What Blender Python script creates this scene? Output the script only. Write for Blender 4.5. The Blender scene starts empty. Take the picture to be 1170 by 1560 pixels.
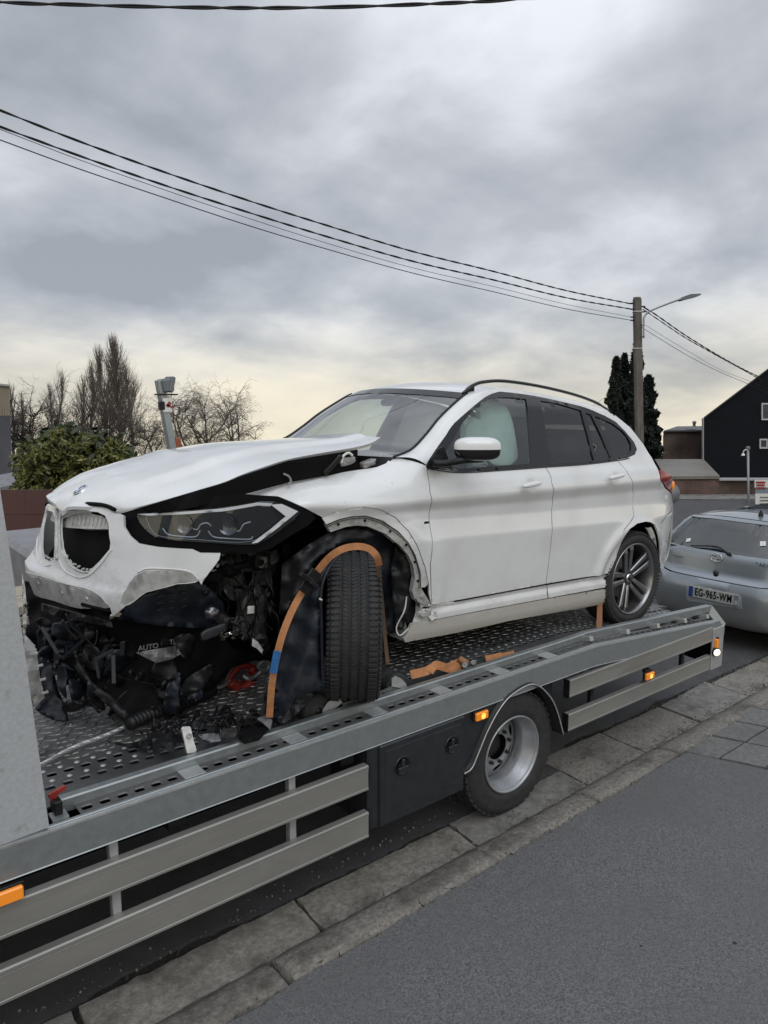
import bpy, bmesh, math, random
import numpy as np
from mathutils import Vector, Matrix
from mathutils.geometry import delaunay_2d_cdt
random.seed(7); rng = np.random.RandomState(7)
sc = bpy.context.scene
COL = sc.collection

# ------------------------------------------------------------------ camera
F_PX = 1126.0; CAM_H = 2.5234
_b = -170.0 / F_PX
_n = np.array([0, 1, _b]); _n /= np.linalg.norm(_n)
_x = np.array([1430.0, 170.0, F_PX]); _x /= np.linalg.norm(_x)
_y = np.cross(_x, _n); _y = _y if _y[2] > 0 else -_y
M = np.array([_x, _y, _n])                      # photo-camera axes (right, up, forward) -> world
EYE = np.array([0, 0, CAM_H])
cam_d = bpy.data.cameras.new('camera'); cam = bpy.data.objects.new('camera', cam_d); COL.objects.link(cam)
cam_d.sensor_fit = 'VERTICAL'; cam_d.sensor_height = 24.0; cam_d.sensor_width = 18.0
cam_d.lens = 24.0 * F_PX / 1560.0
cam_d.clip_start = 0.05; cam_d.clip_end = 3000
R_, U_, F_ = M[:, 0], M[:, 1], M[:, 2]
cam.matrix_world = Matrix(((R_[0], U_[0], -F_[0], 0), (R_[1], U_[1], -F_[1], 0), (R_[2], U_[2], -F_[2], CAM_H), (0, 0, 0, 1)))
sc.camera = cam
sc.render.resolution_x = 768; sc.render.resolution_y = 1024
sc.view_settings.view_transform = 'Standard'; sc.view_settings.look = 'None'
sc.view_settings.gamma = 1.0; sc.view_settings.use_curve_mapping = False
sc.view_settings.exposure = 0.27

# ------------------------------------------------------------------ sky and light (overcast)
SUN_EL = math.radians(48); SUN_AZ = math.radians(-112)        # soft light from behind the camera
w = bpy.data.worlds.new('World'); sc.world = w; w.use_nodes = True
nt = w.node_tree; N = nt.nodes; L = nt.links; N.clear()
def nd(t, **k):
    n = N.new(t)
    for a, v in k.items(): setattr(n, a, v)
    return n
def mth(op, a, b=None, clamp=False):
    n = nd('ShaderNodeMath', operation=op, use_clamp=clamp)
    for i, v in enumerate((a, b)):
        if v is None: continue
        if isinstance(v, (int, float)): n.inputs[i].default_value = v
        else: L.new(v, n.inputs[i])
    return n.outputs[0]
out = nd('ShaderNodeOutputWorld'); bg = nd('ShaderNodeBackground'); L.new(bg.outputs[0], out.inputs[0])
bg.inputs[1].default_value = 0.1
sky = nd('ShaderNodeTexSky', sky_type='NISHITA', sun_disc=False, sun_elevation=SUN_EL, sun_rotation=math.radians(90) - SUN_AZ)
tc = nd('ShaderNodeTexCoord')
def dot(vec):
    n = nd('ShaderNodeVectorMath', operation='DOT_PRODUCT'); L.new(tc.outputs['Generated'], n.inputs[0]); n.inputs[1].default_value = vec
    return n.outputs['Value']
g = M[:, 1]                                     # true vertical (the street itself climbs)
gx = np.array([1, 0, -g[0] / g[2]]); gx /= np.linalg.norm(gx); gy = np.cross(g, gx)
e = dot(tuple(g)); ex = dot(tuple(gx)); ey = dot(tuple(gy))
den = mth('ADD', mth('MAXIMUM', e, 0.0), 0.22)
cx = mth('DIVIDE', ex, den); cy = mth('DIVIDE', ey, den)
cmb = nd('ShaderNodeCombineXYZ'); L.new(cx, cmb.inputs[0]); L.new(cy, cmb.inputs[1]); cmb.inputs[2].default_value = 3.7
n1 = nd('ShaderNodeTexNoise'); L.new(cmb.outputs[0], n1.inputs['Vector'])
n1.inputs['Scale'].default_value = 1.9; n1.inputs['Detail'].default_value = 9; n1.inputs['Roughness'].default_value = 0.52; n1.inputs['Distortion'].default_value = 0.15
mp = nd('ShaderNodeMapping'); mp.inputs['Scale'].default_value = (0.5, 0.5, 1); mp.inputs['Location'].default_value = (4.2, 1.3, 0); L.new(cmb.outputs[0], mp.inputs[0])
n2 = nd('ShaderNodeTexNoise'); L.new(mp.outputs[0], n2.inputs['Vector'])
n2.inputs['Scale'].default_value = 1.3; n2.inputs['Detail'].default_value = 3; n2.inputs['Roughness'].default_value = 0.45
cl = mth('ADD', mth('MULTIPLY', n1.outputs[0], 0.55), mth('MULTIPLY', n2.outputs[0], 0.45))
cr = nd('ShaderNodeValToRGB'); L.new(cl, cr.inputs[0])
cr.color_ramp.elements[0].position = 0.41; cr.color_ramp.elements[0].color = (0.325, 0.35, 0.39, 1)
cr.color_ramp.elements[1].position = 0.60; cr.color_ramp.elements[1].color = (0.74, 0.765, 0.81, 1)
k = cr.color_ramp.elements.new(0.5); k.color = (0.48, 0.505, 0.545, 1)
# warm band low over the horizon, where the cloud deck ends
hz = nd('ShaderNodeMapRange', interpolation_type='SMOOTHSTEP'); L.new(mth('ADD', e, mth('MULTIPLY', mth('SUBTRACT', cl, 0.52), -0.45)), hz.inputs['Value'])
hz.inputs['From Min'].default_value = 0.07; hz.inputs['From Max'].default_value = 0.29; hz.inputs['To Min'].default_value = 1.0; hz.inputs['To Max'].default_value = 0.0
wr = nd('ShaderNodeMix', data_type='RGBA'); L.new(hz.outputs[0], wr.inputs['Factor']); L.new(cr.outputs[0], wr.inputs['A']); wr.inputs['B'].default_value = (0.88, 0.80, 0.62, 1)
# overcast deck: brighter towards the zenith
zg = mth('ADD', 0.92, mth('MULTIPLY', mth('POWER', mth('MAXIMUM', mth('SUBTRACT', e, 0.45), 0.0), 1.3), 1.7))
vm = nd('ShaderNodeVectorMath', operation='SCALE'); L.new(wr.outputs['Result'], vm.inputs[0]); L.new(mth('MULTIPLY', zg, 10.0), vm.inputs['Scale'])
mx = nd('ShaderNodeMix', data_type='RGBA'); mx.inputs['Factor'].default_value = 0.95; L.new(sky.outputs[0], mx.inputs['A']); L.new(vm.outputs[0], mx.inputs['B'])
L.new(mx.outputs['Result'], bg.inputs[0])
sd = bpy.data.lights.new('sun', 'SUN'); sd.energy = 0.9; sd.angle = math.radians(50); sd.color = (0.96, 0.98, 1.0)
sun = bpy.data.objects.new('sun', sd); COL.objects.link(sun)
sdir = Vector((math.cos(SUN_AZ) * math.cos(SUN_EL), math.sin(SUN_AZ) * math.cos(SUN_EL), math.sin(SUN_EL)))
sun.rotation_euler = sdir.to_track_quat('Z', 'Y').to_euler(); sun.location = (0, 0, 30)

# ------------------------------------------------------------------ picking and mesh helpers
def ray(px, py): return M @ np.array([(px - 585) / F_PX, (780 - py) / F_PX, 1.0])
def PY(px, py, y): q = ray(px, py); return q / q[1] * y + EYE
def PZ(px, py, z): q = ray(px, py); return q / q[2] * (z - CAM_H) + EYE
def PX(px, py, x): q = ray(px, py); return q / q[0] * x + EYE
HV = np.array([0.6229, 0.7823, 0.0])
E1 = np.array([M[0, 0], M[1, 0], 0.0]); E1 /= np.linalg.norm(E1)
def PV(px, py, D): q = ray(px, py); return q / (q @ HV) * D + EYE
def AT(px, py, d): return ray(px, py) * d + EYE
UPZ = np.array([0, 0, 1.0])

def mk(name, V, F, mat, parent=None, smooth=False, kind=None):
    me = bpy.data.meshes.new(name)
    V = np.asarray(V, float)
    me.from_pydata([tuple(v) for v in V], [], [tuple(int(i) for i in f) for f in F]); me.validate(); me.update()
    if smooth: me.polygons.foreach_set('use_smooth', [True] * len(me.polygons))
    if mat: me.materials.append(mat)
    o = bpy.data.objects.new(name, me); COL.objects.link(o)
    par(o, parent)
    if kind: o['kind'] = kind
    return o
def par(o, parent):
    if parent is not None:
        o.parent = parent
        if parent.type == 'EMPTY': o.matrix_parent_inverse = Matrix.Translation(-parent.location)
def thing(name, label, cat, loc=(0, 0, 0), group=None):
    o = bpy.data.objects.new(name, None); COL.objects.link(o); o.location = Vector([float(c) for c in loc]); o.empty_display_size = 0.2
    return tag(o, label, cat, group)
def tag(o, label=None, cat=None, group=None, kind=None):
    if label: o['label'] = label
    if cat: o['category'] = cat
    if group: o['group'] = group
    if kind: o['kind'] = kind
    return o
class MB:
    def __init__(s): s.V = []; s.F = []
    def add(s, V, F):
        b = len(s.V); s.V += [tuple(v) for v in V]; s.F += [tuple(i + b for i in f) for f in F]; return s
    def box(s, lo, hi, bev=0.0):
        lo = np.array(lo, float); hi = np.array(hi, float)
        return s.obox((lo + hi) / 2, (1, 0, 0), (0, 1, 0), (hi - lo) / 2, bev)
    def obox(s, c, ax, ay, h, bev=0.0):
        c = np.array(c, float); ax = np.array(ax, float); ax /= np.linalg.norm(ax); ay = np.array(ay, float); ay -= ax * (ay @ ax); ay /= np.linalg.norm(ay); az = np.cross(ax, ay)
        if bev <= 0:
            V = [c + ax * h[0] * i + ay * h[1] * j + az * h[2] * k for k in (-1, 1) for j in (-1, 1) for i in (-1, 1)]
            return s.add(V, [(0, 2, 3, 1), (4, 5, 7, 6), (0, 1, 5, 4), (2, 6, 7, 3), (0, 4, 6, 2), (1, 3, 7, 5)])
        V = []; 
        bev = min(bev, *[q * .49 for q in h])
        for k in (-1, 1):
            for j in (-1, 1):
                for i in (-1, 1):
                    for m in range(3):
                        t = [h[0], h[1], h[2]]
                        for q in range(3):
                            if q != m: t[q] -= bev
                        V.append(c + ax * t[0] * i + ay * t[1] * j + az * t[2] * k)
        def v(i, j, k, m): return ((k > 0) * 4 + (j > 0) * 2 + (i > 0)) * 3 + m
        F = []
        for m in range(3):
            o1, o2 = [q for q in range(3) if q != m]
            for sg in (-1, 1):
                quad = []
                for a, b in ((-1, -1), (1, -1), (1, 1), (-1, 1)):
                    t = [0, 0, 0]; t[m] = sg; t[o1] = a; t[o2] = b; quad.append(v(*t, m))
                F.append(quad if (sg > 0) ^ (m == 1) else quad[::-1])
        for m in range(3):
            o1, o2 = [q for q in range(3) if q != m]
            for a in (-1, 1):
                for b in (-1, 1):
                    t0 = [0, 0, 0]; t0[o1] = a; t0[o2] = b; t1 = t0[:]; t0[m] = -1; t1[m] = 1
                    F.append([v(*t0, o1), v(*t1, o1), v(*t1, o2), v(*t0, o2)])
        for k in (-1, 1):
            for j in (-1, 1):
                for i in (-1, 1): F.append([v(i, j, k, 0), v(i, j, k, 1), v(i, j, k, 2)])
        return s.add(V, F)
    def tube(s, P, r, n=6, cap=True):
        P = [np.array(p, float) for p in P]; rr = r if hasattr(r, '__len__') else [r] * len(P)
        b = len(s.V); ref = None
        for i, p in enumerate(P):
            t = P[min(i + 1, len(P) - 1)] - P[max(i - 1, 0)]; t /= (np.linalg.norm(t) + 1e-12)
            if ref is None: ref = np.array([0, 0, 1.0]) if abs(t[2]) < .9 else np.array([1.0, 0, 0])
            u = np.cross(ref, t); u /= (np.linalg.norm(u) + 1e-12); v = np.cross(t, u); ref = v
            # keep frame: v used as next reference
            for k in range(n):
                a = 2 * math.pi * k / n; s.V.append(tuple(p + rr[i] * (math.cos(a) * u + math.sin(a) * v)))
        for i in range(len(P) - 1):
            for k in range(n):
                a = b + i * n + k; c = b + i * n + (k + 1) % n; s.F.append((a, c, c + n, a + n))
        if cap and n > 2:
            s.F.append(tuple(range(b + n - 1, b - 1, -1))); e_ = b + (len(P) - 1) * n; s.F.append(tuple(range(e_, e_ + n)))
        return s
    def lathe(s, c, ax, prof, n=32, a0=0, a1=2 * math.pi, ref=None):   # prof: (radius, along-axis)
        c = np.array(c, float); ax = np.array(ax, float); ax /= np.linalg.norm(ax)
        ref = np.array(ref if ref is not None else ((0, 0, 1) if abs(ax[2]) < .9 else (1, 0, 0)), float)
        u = ref - ax * (ref @ ax); u /= np.linalg.norm(u); v = np.cross(ax, u)
        full = abs(a1 - a0 - 2 * math.pi) < 1e-6; m = n if full else n + 1
        b = len(s.V); K = len(prof)
        for i in range(m):
            a = a0 + (a1 - a0) * i / n; d = math.cos(a) * u + math.sin(a) * v
            for r, h in prof: s.V.append(tuple(c + d * r + ax * h))
        for i in range(n):
            j = (i + 1) % m
            for k in range(K - 1): s.F.append((b + i * K + k, b + i * K + k + 1, b + j * K + k + 1, b + j * K + k))
        return s
    def prism(s, P, d):   # polygon (ordered 3-D points) extruded by vector d
        n = len(P); b = len(s.V); d = np.array(d, float)
        s.V += [tuple(p) for p in P] + [tuple(np.array(p) + d) for p in P]
        s.F.append(tuple(range(b, b + n))); s.F.append(tuple(range(b + 2 * n - 1, b + n - 1, -1)))
        for i in range(n): j = (i + 1) % n; s.F.append((b + i, b + n + i, b + n + j, b + j))
        return s
    def ribbon(s, P, wv, th):     # strap: centre points P, half-width vectors wv, thickness vectors th
        b = len(s.V); n = len(P)
        for p, w_, t in zip(P, wv, th):
            for q in (p - w_, p + w_, p + w_ + t, p - w_ + t): s.V.append(tuple(q))
        for i in range(n - 1):
            for k in range(4): a = b + i * 4 + k; c = b + i * 4 + (k + 1) % 4; s.F.append((a, c, c + 4, a + 4))
        s.F.append((b, b + 1, b + 2, b + 3)); e_ = b + (n - 1) * 4; s.F.append((e_ + 3, e_ + 2, e_ + 1, e_))
        return s
    def build(s, name, mat, parent=None, smooth=False, kind=None):
        o = mk(name, s.V, s.F, mat, parent, smooth, kind); bm = bmesh.new(); bm.from_mesh(o.data)
        bmesh.ops.recalc_face_normals(bm, faces=bm.faces); bm.to_mesh(o.data); bm.free(); return o
def crv(P, n=8, closed=False):    # Catmull-Rom through points
    P = [np.array(p, float) for p in P]; out_ = []; m = len(P)
    for i in range(m if closed else m - 1):
        p0 = P[(i - 1) % m] if closed or i > 0 else 2 * P[0] - P[1]
        p1 = P[i]; p2 = P[(i + 1) % m]
        p3 = P[(i + 2) % m] if closed or i + 2 < m else 2 * P[-1] - P[-2]
        for k in range(n):
            t = k / n
            out_.append(.5 * ((2 * p1) + (p2 - p0) * t + (2 * p0 - 5 * p1 + 4 * p2 - p3) * t * t + (3 * p1 - p0 - 3 * p2 + p3) * t ** 3))
    if not closed: out_.append(P[-1])
    return out_
def inpoly(pts, poly):
    x = pts[:, 0]; y = pts[:, 1]; c = np.zeros(len(pts), bool); n = len(poly); j = n - 1
    for i in range(n):
        xi, yi = poly[i]; xj, yj = poly[j]
        t = ((yi > y) != (yj > y)) & (x < (xj - xi) * (y - yi) / (yj - yi + 1e-15) + xi); c ^= t; j = i
    return c
def densify(P, step):
    out_ = []; n = len(P)
    for i in range(n):
        a = np.array(P[i]); b = np.array(P[(i + 1) % n]); k = max(1, int(np.linalg.norm(b - a) / step))
        for q in range(k): out_.append(tuple(a + (b - a) * q / k))
    return out_
def tri2d(outline, holes, step):
    """points (Nx2), triangles and boundary loops of a polygon with holes, filled with a grid"""
    loops = [densify(outline, step)] + [densify(h, step) for h in holes]
    V = []; Ed = []; idx = []
    for lp in loops:
        b = len(V); V += lp; n = len(lp); Ed += [(b + i, b + (i + 1) % n) for i in range(n)]
    o = np.array(loops[0]); lo = o.min(0); hi = o.max(0)
    gx_ = np.arange(lo[0] + step * .5, hi[0], step); gy_ = np.arange(lo[1] + step * .5, hi[1], step)
    G = np.array([(x, y) for x in gx_ for y in gy_]) if len(gx_) and len(gy_) else np.zeros((0, 2))
    if len(G):
        m = inpoly(G, loops[0])
        for h in loops[1:]: m &= ~inpoly(G, h)
        G = G[m]
        B = np.array(V)
        if len(G): d = np.sqrt(((G[:, None, :] - B[None]) ** 2).sum(2)).min(1); G = G[d > step * .45]
        V += [tuple(p) for p in G]
    vo, eo, fo, ov, oe, of = delaunay_2d_cdt([Vector(v) for v in V], Ed, [], 0, 1e-6)
    vo = np.array([(v.x, v.y) for v in vo])
    T = np.array([f for f in fo if len(f) == 3]); c = vo[T].mean(1); m = inpoly(c, loops[0])
    for h in loops[1:]: m &= ~inpoly(c, h)
    T = T[m]
    # boundary edges = used once
    cnt = {}
    for t in T:
        for a, b in ((t[0], t[1]), (t[1], t[2]), (t[2], t[0])): cnt.setdefault((min(a, b), max(a, b)), []).append((a, b))
    bd = [v[0] for v in cnt.values() if len(v) == 1]
    return vo, T, bd
def shell(name, vo, T, bd, fn, thick, mat, parent=None, smooth=True, flip=False):
    """lift a 2-D mesh through fn(Nx2)->Nx3, give its edge a folded rim of vector/length thick"""
    P = fn(vo)
    e_ = 1e-3
    a = fn(vo + np.array([e_, 0])) - P; b = fn(vo + np.array([0, e_])) - P
    nrm = np.cross(a, b); nrm /= (np.linalg.norm(nrm, axis=1)[:, None] + 1e-12)
    if flip: nrm = -nrm
    V = list(P); F = [tuple(t) for t in T] if not flip else [tuple(t[::-1]) for t in T]
    nf = len(F)
    if thick:
        ids = {}
        for (p, q) in bd:
            for r in (p, q):
                if r not in ids: ids[r] = len(V); V.append(P[r]); V.append(P[r] - nrm[r] * thick)
        for (p, q) in bd:
            f = (ids[p], ids[p] + 1, ids[q] + 1, ids[q]); F.append(f if not flip else f[::-1])
    o = mk(name, V, F, mat, parent)
    o.data.polygons.foreach_set('use_smooth', [smooth] * nf + [False] * (len(o.data.polygons) - nf))
    return o
class Surf:
    """a parametric car surface f(s,t)->car-local point, with the inverse of its picture by search"""
    def __init__(s, f, s0, s1, t0, t1, l2w, n=160):
        s.f = f; s.l2w = l2w; s.dom = (s0, s1, t0, t1)
        S, T = np.meshgrid(np.linspace(s0, s1, n), np.linspace(t0, t1, n), indexing='ij'); s.ST = np.stack([S.ravel(), T.ravel()], 1)
        s.PX = s.proj(s.ST)
    def w(s, st): st = np.atleast_2d(st); return s.l2w(s.f(st[:, 0], st[:, 1]))
    def proj(s, st):
        c = (s.w(st) - EYE) @ M; return np.stack([585 + F_PX * c[:, 0] / c[:, 2], 780 - F_PX * c[:, 1] / c[:, 2]], 1)
    def inv(s, px, py):
        q = np.array([px, py], float); k = ((s.PX - q) ** 2).sum(1).argmin(); st = s.ST[k].copy()
        for _ in range(6):
            p = s.proj(st)[0]; h = 1e-4
            J = np.stack([(s.proj(st + np.array([h, 0]))[0] - p) / h, (s.proj(st + np.array([0, h]))[0] - p) / h], 1)
            try: d = np.linalg.solve(J, q - p)
            except Exception: break
            nn = np.linalg.norm(d); d = d if nn < .1 else d * .1 / nn
            st = st + d; st[0] = min(max(st[0], s.dom[0]), s.dom[1]); st[1] = min(max(st[1], s.dom[2]), s.dom[3])
        if np.linalg.norm(s.proj(st)[0] - q) > 3:
            st = s.ST[k]
        return tuple(st)
    def panel(s, name, outline, mat, parent=None, holes=(), step=.03, thick=.012, smooth_out=0, off=0.0, flip=False, fn=None, uv=False):
        cv = (lambda P: [tuple(p) for p in P]) if uv else (lambda P: [s.inv(*p) for p in P])
        O = cv(outline); Hs = [cv(h) for h in holes]
        if smooth_out: O = [tuple(p) for p in crv(O, smooth_out, True)]; Hs = [[tuple(p) for p in crv(h, smooth_out, True)] for h in Hs]
        vo, T, bd = tri2d(O, Hs, step)
        g_ = fn or s.f
        def lift(st):
            P = s.l2w(g_(st[:, 0], st[:, 1]))
            if off:
                h = 1e-3; a = s.l2w(g_(st[:, 0] + h, st[:, 1])) - P; b = s.l2w(g_(st[:, 0], st[:, 1] + h)) - P
                nn = np.cross(a, b); nn /= np.linalg.norm(nn, axis=1)[:, None]; P = P + nn * off * (-1 if flip else 1)
            return P
        return shell(name, vo, T, bd, lift, thick, mat, parent, True, flip)
def sheet(name, pts, mat, parent=None, thick=.004, step=12, noise=0.0, fold=0.0, smooth=False, kind=None):
    """irregular thin piece: pts are (px, py, Y) corners; Y is interpolated, with crumples"""
    P2 = [(p[0], p[1]) for p in pts]; Q = np.array(P2, float); Yv = np.array([p[2] for p in pts])
    vo, T, bd = tri2d(P2, [], step)
    V = []
    ph = rng.rand(6) * 6
    for x, y in vo:
        d = ((Q - (x, y)) ** 2).sum(1) + 4.0; wt = 1 / d ** 1.5; Y = (wt * Yv).sum() / wt.sum()
        Y += noise * (math.sin(x * .11 + y * .07 + ph[0]) * .5 + math.sin(x * .23 - y * .19 + ph[1]) * .3 + math.sin(y * .31 + ph[2]) * .3) + noise * (.12 if smooth else .4) * (rng.rand() - .5)
        V.append(PY(x, y, Y))
    n = len(V); V2 = V + [v + np.array([0, thick, 0]) for v in V]
    F = [tuple(t[::-1]) for t in T] + [tuple(t + n) for t in T] + [(p, q, q + n, p + n) for p, q in bd]
    return mk(name, V2, F, mat, parent, smooth, kind)

# ------------------------------------------------------------------ materials
MATS = {}
def mat(name, base, rough=.5, metal=0.0, var=0.0, vscale=8, bump=0.0, bscale=60, coat=0.0, spec=.5, emit=None, col2=None, c2lo=.5, c2hi=.6, c2scale=4, stretch=None, rvar=0.0):
    m = bpy.data.materials.new(name); m.use_nodes = True; t = m.node_tree; n = t.nodes; l = t.links
    p = n['Principled BSDF']; p.inputs['Roughness'].default_value = rough; p.inputs['Metallic'].default_value = metal
    p.inputs['Coat Weight'].default_value = coat; p.inputs['Coat Roughness'].default_value = .06; p.inputs['Specular IOR Level'].default_value = spec
    g_ = n.new('ShaderNodeNewGeometry'); vec = g_.outputs['Position']
    if stretch:
        mm = n.new('ShaderNodeMapping'); mm.inputs['Scale'].default_value = stretch; l.new(vec, mm.inputs[0]); vec = mm.outputs[0]
    c = (*base, 1); p.inputs['Base Color'].default_value = c; src = None
    if var:
        z = n.new('ShaderNodeTexNoise'); z.inputs['Scale'].default_value = vscale; z.inputs['Detail'].default_value = 6; z.inputs['Roughness'].default_value = .65; l.new(vec, z.inputs['Vector'])
        r = n.new('ShaderNodeMapRange'); r.inputs['From Min'].default_value = .3; r.inputs['From Max'].default_value = .7; r.inputs['To Min'].default_value = 1 - var; r.inputs['To Max'].default_value = 1 + var; l.new(z.outputs[0], r.inputs[0])
        s_ = n.new('ShaderNodeVectorMath'); s_.operation = 'SCALE'; s_.inputs[0].default_value = base; l.new(r.outputs[0], s_.inputs['Scale']); src = s_.outputs[0]
        if rvar:
            r2 = n.new('ShaderNodeMapRange'); r2.inputs['From Min'].default_value = .3; r2.inputs['From Max'].default_value = .7; r2.inputs['To Min'].default_value = rough - rvar; r2.inputs['To Max'].default_value = rough + rvar; l.new(z.outputs[0], r2.inputs[0]); l.new(r2.outputs[0], p.inputs['Roughness'])
    if col2:
        z = n.new('ShaderNodeTexNoise'); z.inputs['Scale'].default_value = c2scale; z.inputs['Detail'].default_value = 7; z.inputs['Roughness'].default_value = .7; l.new(vec, z.inputs['Vector'])
        r = n.new('ShaderNodeMapRange'); r.inputs['From Min'].default_value = c2lo; r.inputs['From Max'].default_value = c2hi; l.new(z.outputs[0], r.inputs[0])
        x = n.new('ShaderNodeMix'); x.data_type = 'RGBA'; l.new(r.outputs[0], x.inputs['Factor'])
        if src: l.new(src, x.inputs['A'])
        else: x.inputs['A'].default_value = c
        x.inputs['B'].default_value = (*col2, 1); src = x.outputs['Result']
    if src: l.new(src, p.inputs['Base Color'])
    if bump:
        z = n.new('ShaderNodeTexNoise'); z.inputs['Scale'].default_value = bscale; z.inputs['Detail'].default_value = 5; l.new(vec, z.inputs['Vector'])
        b_ = n.new('ShaderNodeBump'); b_.inputs['Strength'].default_value = 1.0; b_.inputs['Distance'].default_value = bump; l.new(z.outputs[0], b_.inputs['Height']); l.new(b_.outputs[0], p.inputs['Normal'])
    if emit: p.inputs['Emission Color'].default_value = (*emit[0], 1); p.inputs['Emission Strength'].default_value = emit[1]
    MATS[name] = m; return m
def glass(name, tint, refl=1.0, rough=.01, ior=1.75):
    m = bpy.data.materials.new(name); m.use_nodes = True; t = m.node_tree; n = t.nodes; l = t.links; n.clear()
    o = n.new('ShaderNodeOutputMaterial'); a = n.new('ShaderNodeBsdfTransparent'); a.inputs[0].default_value = (*tint, 1)
    b_ = n.new('ShaderNodeBsdfGlossy'); b_.inputs['Roughness'].default_value = rough; b_.inputs[0].default_value = (refl, refl, refl, 1)
    lw = n.new('ShaderNodeLayerWeight'); lw.inputs[0].default_value = .5; pw = n.new('ShaderNodeMath'); pw.operation = 'POWER'; pw.inputs[1].default_value = 4.0; l.new(lw.outputs['Facing'], pw.inputs[0])
    f0 = ((ior - 1) / (ior + 1)) ** 2 * 1.6; fr = n.new('ShaderNodeMath'); fr.operation = 'MULTIPLY_ADD'; fr.inputs[1].default_value = 1 - f0; fr.inputs[2].default_value = f0; l.new(pw.outputs[0], fr.inputs[0]); x = n.new('ShaderNodeMixShader')
    l.new(fr.outputs[0], x.inputs[0]); l.new(a.outputs[0], x.inputs[1]); l.new(b_.outputs[0], x.inputs[2]); l.new(x.outputs[0], o.inputs[0]); return m
def paint(name, base, coat=.7, dirt_lo=.75, dirt_hi=1.35, dirt=(.30, .27, .23), metal=0, amount=.8, rough=.35, car=(0, 0, 0, 0)):
    """car paint with road grime in blotches near the sills (height measured up the car) and spots"""
    m = bpy.data.materials.new(name); m.use_nodes = True; t = m.node_tree; n = t.nodes; l = t.links; p = n['Principled BSDF']
    p.inputs['Roughness'].default_value = rough; p.inputs['Coat Weight'].default_value = coat; p.inputs['Coat Roughness'].default_value = .05; p.inputs['Metallic'].default_value = metal
    g_ = n.new('ShaderNodeNewGeometry'); sp = n.new('ShaderNodeSeparateXYZ'); l.new(g_.outputs['Position'], sp.inputs[0])
    h = n.new('ShaderNodeMath'); h.operation = 'MULTIPLY_ADD'; h.inputs[1].default_value = car[0]; l.new(sp.outputs[0], h.inputs[0]); l.new(sp.outputs[2], h.inputs[2])
    z = n.new('ShaderNodeTexNoise'); z.inputs['Scale'].default_value = 7; z.inputs['Detail'].default_value = 8; z.inputs['Roughness'].default_value = .75
    mm = n.new('ShaderNodeMapping'); mm.inputs['Scale'].default_value = (1, 1, 1.6); mm.inputs['Rotation'].default_value = (0, .5, 0); l.new(g_.outputs['Position'], mm.inputs[0]); l.new(mm.outputs[0], z.inputs['Vector'])
    a = n.new('ShaderNodeMath'); a.operation = 'MULTIPLY_ADD'; a.inputs[1].default_value = -.9; l.new(z.outputs[0], a.inputs[0]); l.new(h.outputs[0], a.inputs[2])
    r = n.new('ShaderNodeMapRange'); r.inputs['From Min'].default_value = dirt_lo - .45; r.inputs['From Max'].default_value = dirt_hi - .45; r.inputs['To Min'].default_value = amount; r.inputs['To Max'].default_value = 0; l.new(a.outputs[0], r.inputs[0])
    # splash spots
    z2 = n.new('ShaderNodeTexNoise'); z2.inputs['Scale'].default_value = 55; z2.inputs['Detail'].default_value = 2; l.new(g_.outputs['Position'], z2.inputs['Vector'])
    r2 = n.new('ShaderNodeMapRange'); r2.inputs['From Min'].default_value = .69; r2.inputs['From Max'].default_value = .76; r2.inputs['To Max'].default_value = .4; l.new(z2.outputs[0], r2.inputs[0])
    z3 = n.new('ShaderNodeTexNoise'); z3.inputs['Scale'].default_value = 3.3; z3.inputs['Detail'].default_value = 6; l.new(g_.outputs['Position'], z3.inputs['Vector'])
    r3 = n.new('ShaderNodeMapRange'); r3.inputs['From Min'].default_value = .45; r3.inputs['From Max'].default_value = .75; r3.inputs['To Max'].default_value = .22; l.new(z3.outputs[0], r3.inputs[0])
    ad = n.new('ShaderNodeMath'); ad.operation = 'MAXIMUM'; l.new(r.outputs[0], ad.inputs[0]); l.new(r2.outputs[0], ad.inputs[1])
    ad2 = n.new('ShaderNodeMath'); ad2.operation = 'MAXIMUM'; l.new(ad.outputs[0], ad2.inputs[0]); l.new(r3.outputs[0], ad2.inputs[1])
    x = n.new('ShaderNodeMix'); x.data_type = 'RGBA'; x.inputs['A'].default_value = (*base, 1); x.inputs['B'].default_value = (*dirt, 1); l.new(ad2.outputs[0], x.inputs['Factor']); l.new(x.outputs['Result'], p.inputs['Base Color'])
    cm = n.new('ShaderNodeMath'); cm.operation = 'MULTIPLY_ADD'; cm.inputs[1].default_value = -coat * .9; cm.inputs[2].default_value = coat; l.new(ad2.outputs[0], cm.inputs[0]); l.new(cm.outputs[0], p.inputs['Coat Weight'])
    return m
white = paint('white_paint', (.71, .72, .725), rough=.26, coat=1.0, dirt_lo=1.10, dirt_hi=1.55, amount=.5, car=(.045, 0, 0, 0))
sillw = paint('dirty_white_paint', (.60, .59, .56), rough=.6, coat=.15, dirt_lo=1.2, dirt_hi=1.9, amount=.75, dirt=(.33, .31, .27))
bumpw = paint('scuffed_white_paint', (.71, .715, .72), rough=.45, coat=.4, dirt_lo=1.3, dirt_hi=1.72, amount=.75, dirt=(.16, .15, .14))
silver = paint('silver_paint', (.26, .295, .33), rough=.30, coat=.8, metal=.6, dirt_lo=.25, dirt_hi=.7, amount=.5)
flange = mat('grey_primer', (.46, .46, .44), .6, var=.3, vscale=30, bump=.002)
black = mat('black_plastic', (.010, .010, .011), .45, var=.4, vscale=20, bump=.0008, bscale=80, spec=.3)
bluebl = mat('blue_black_liner', (.008, .011, .017), .45, var=.6, vscale=14, bump=.003, bscale=18, spec=.35, col2=(.030, .034, .040), c2lo=.55, c2hi=.75, c2scale=10)
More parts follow.
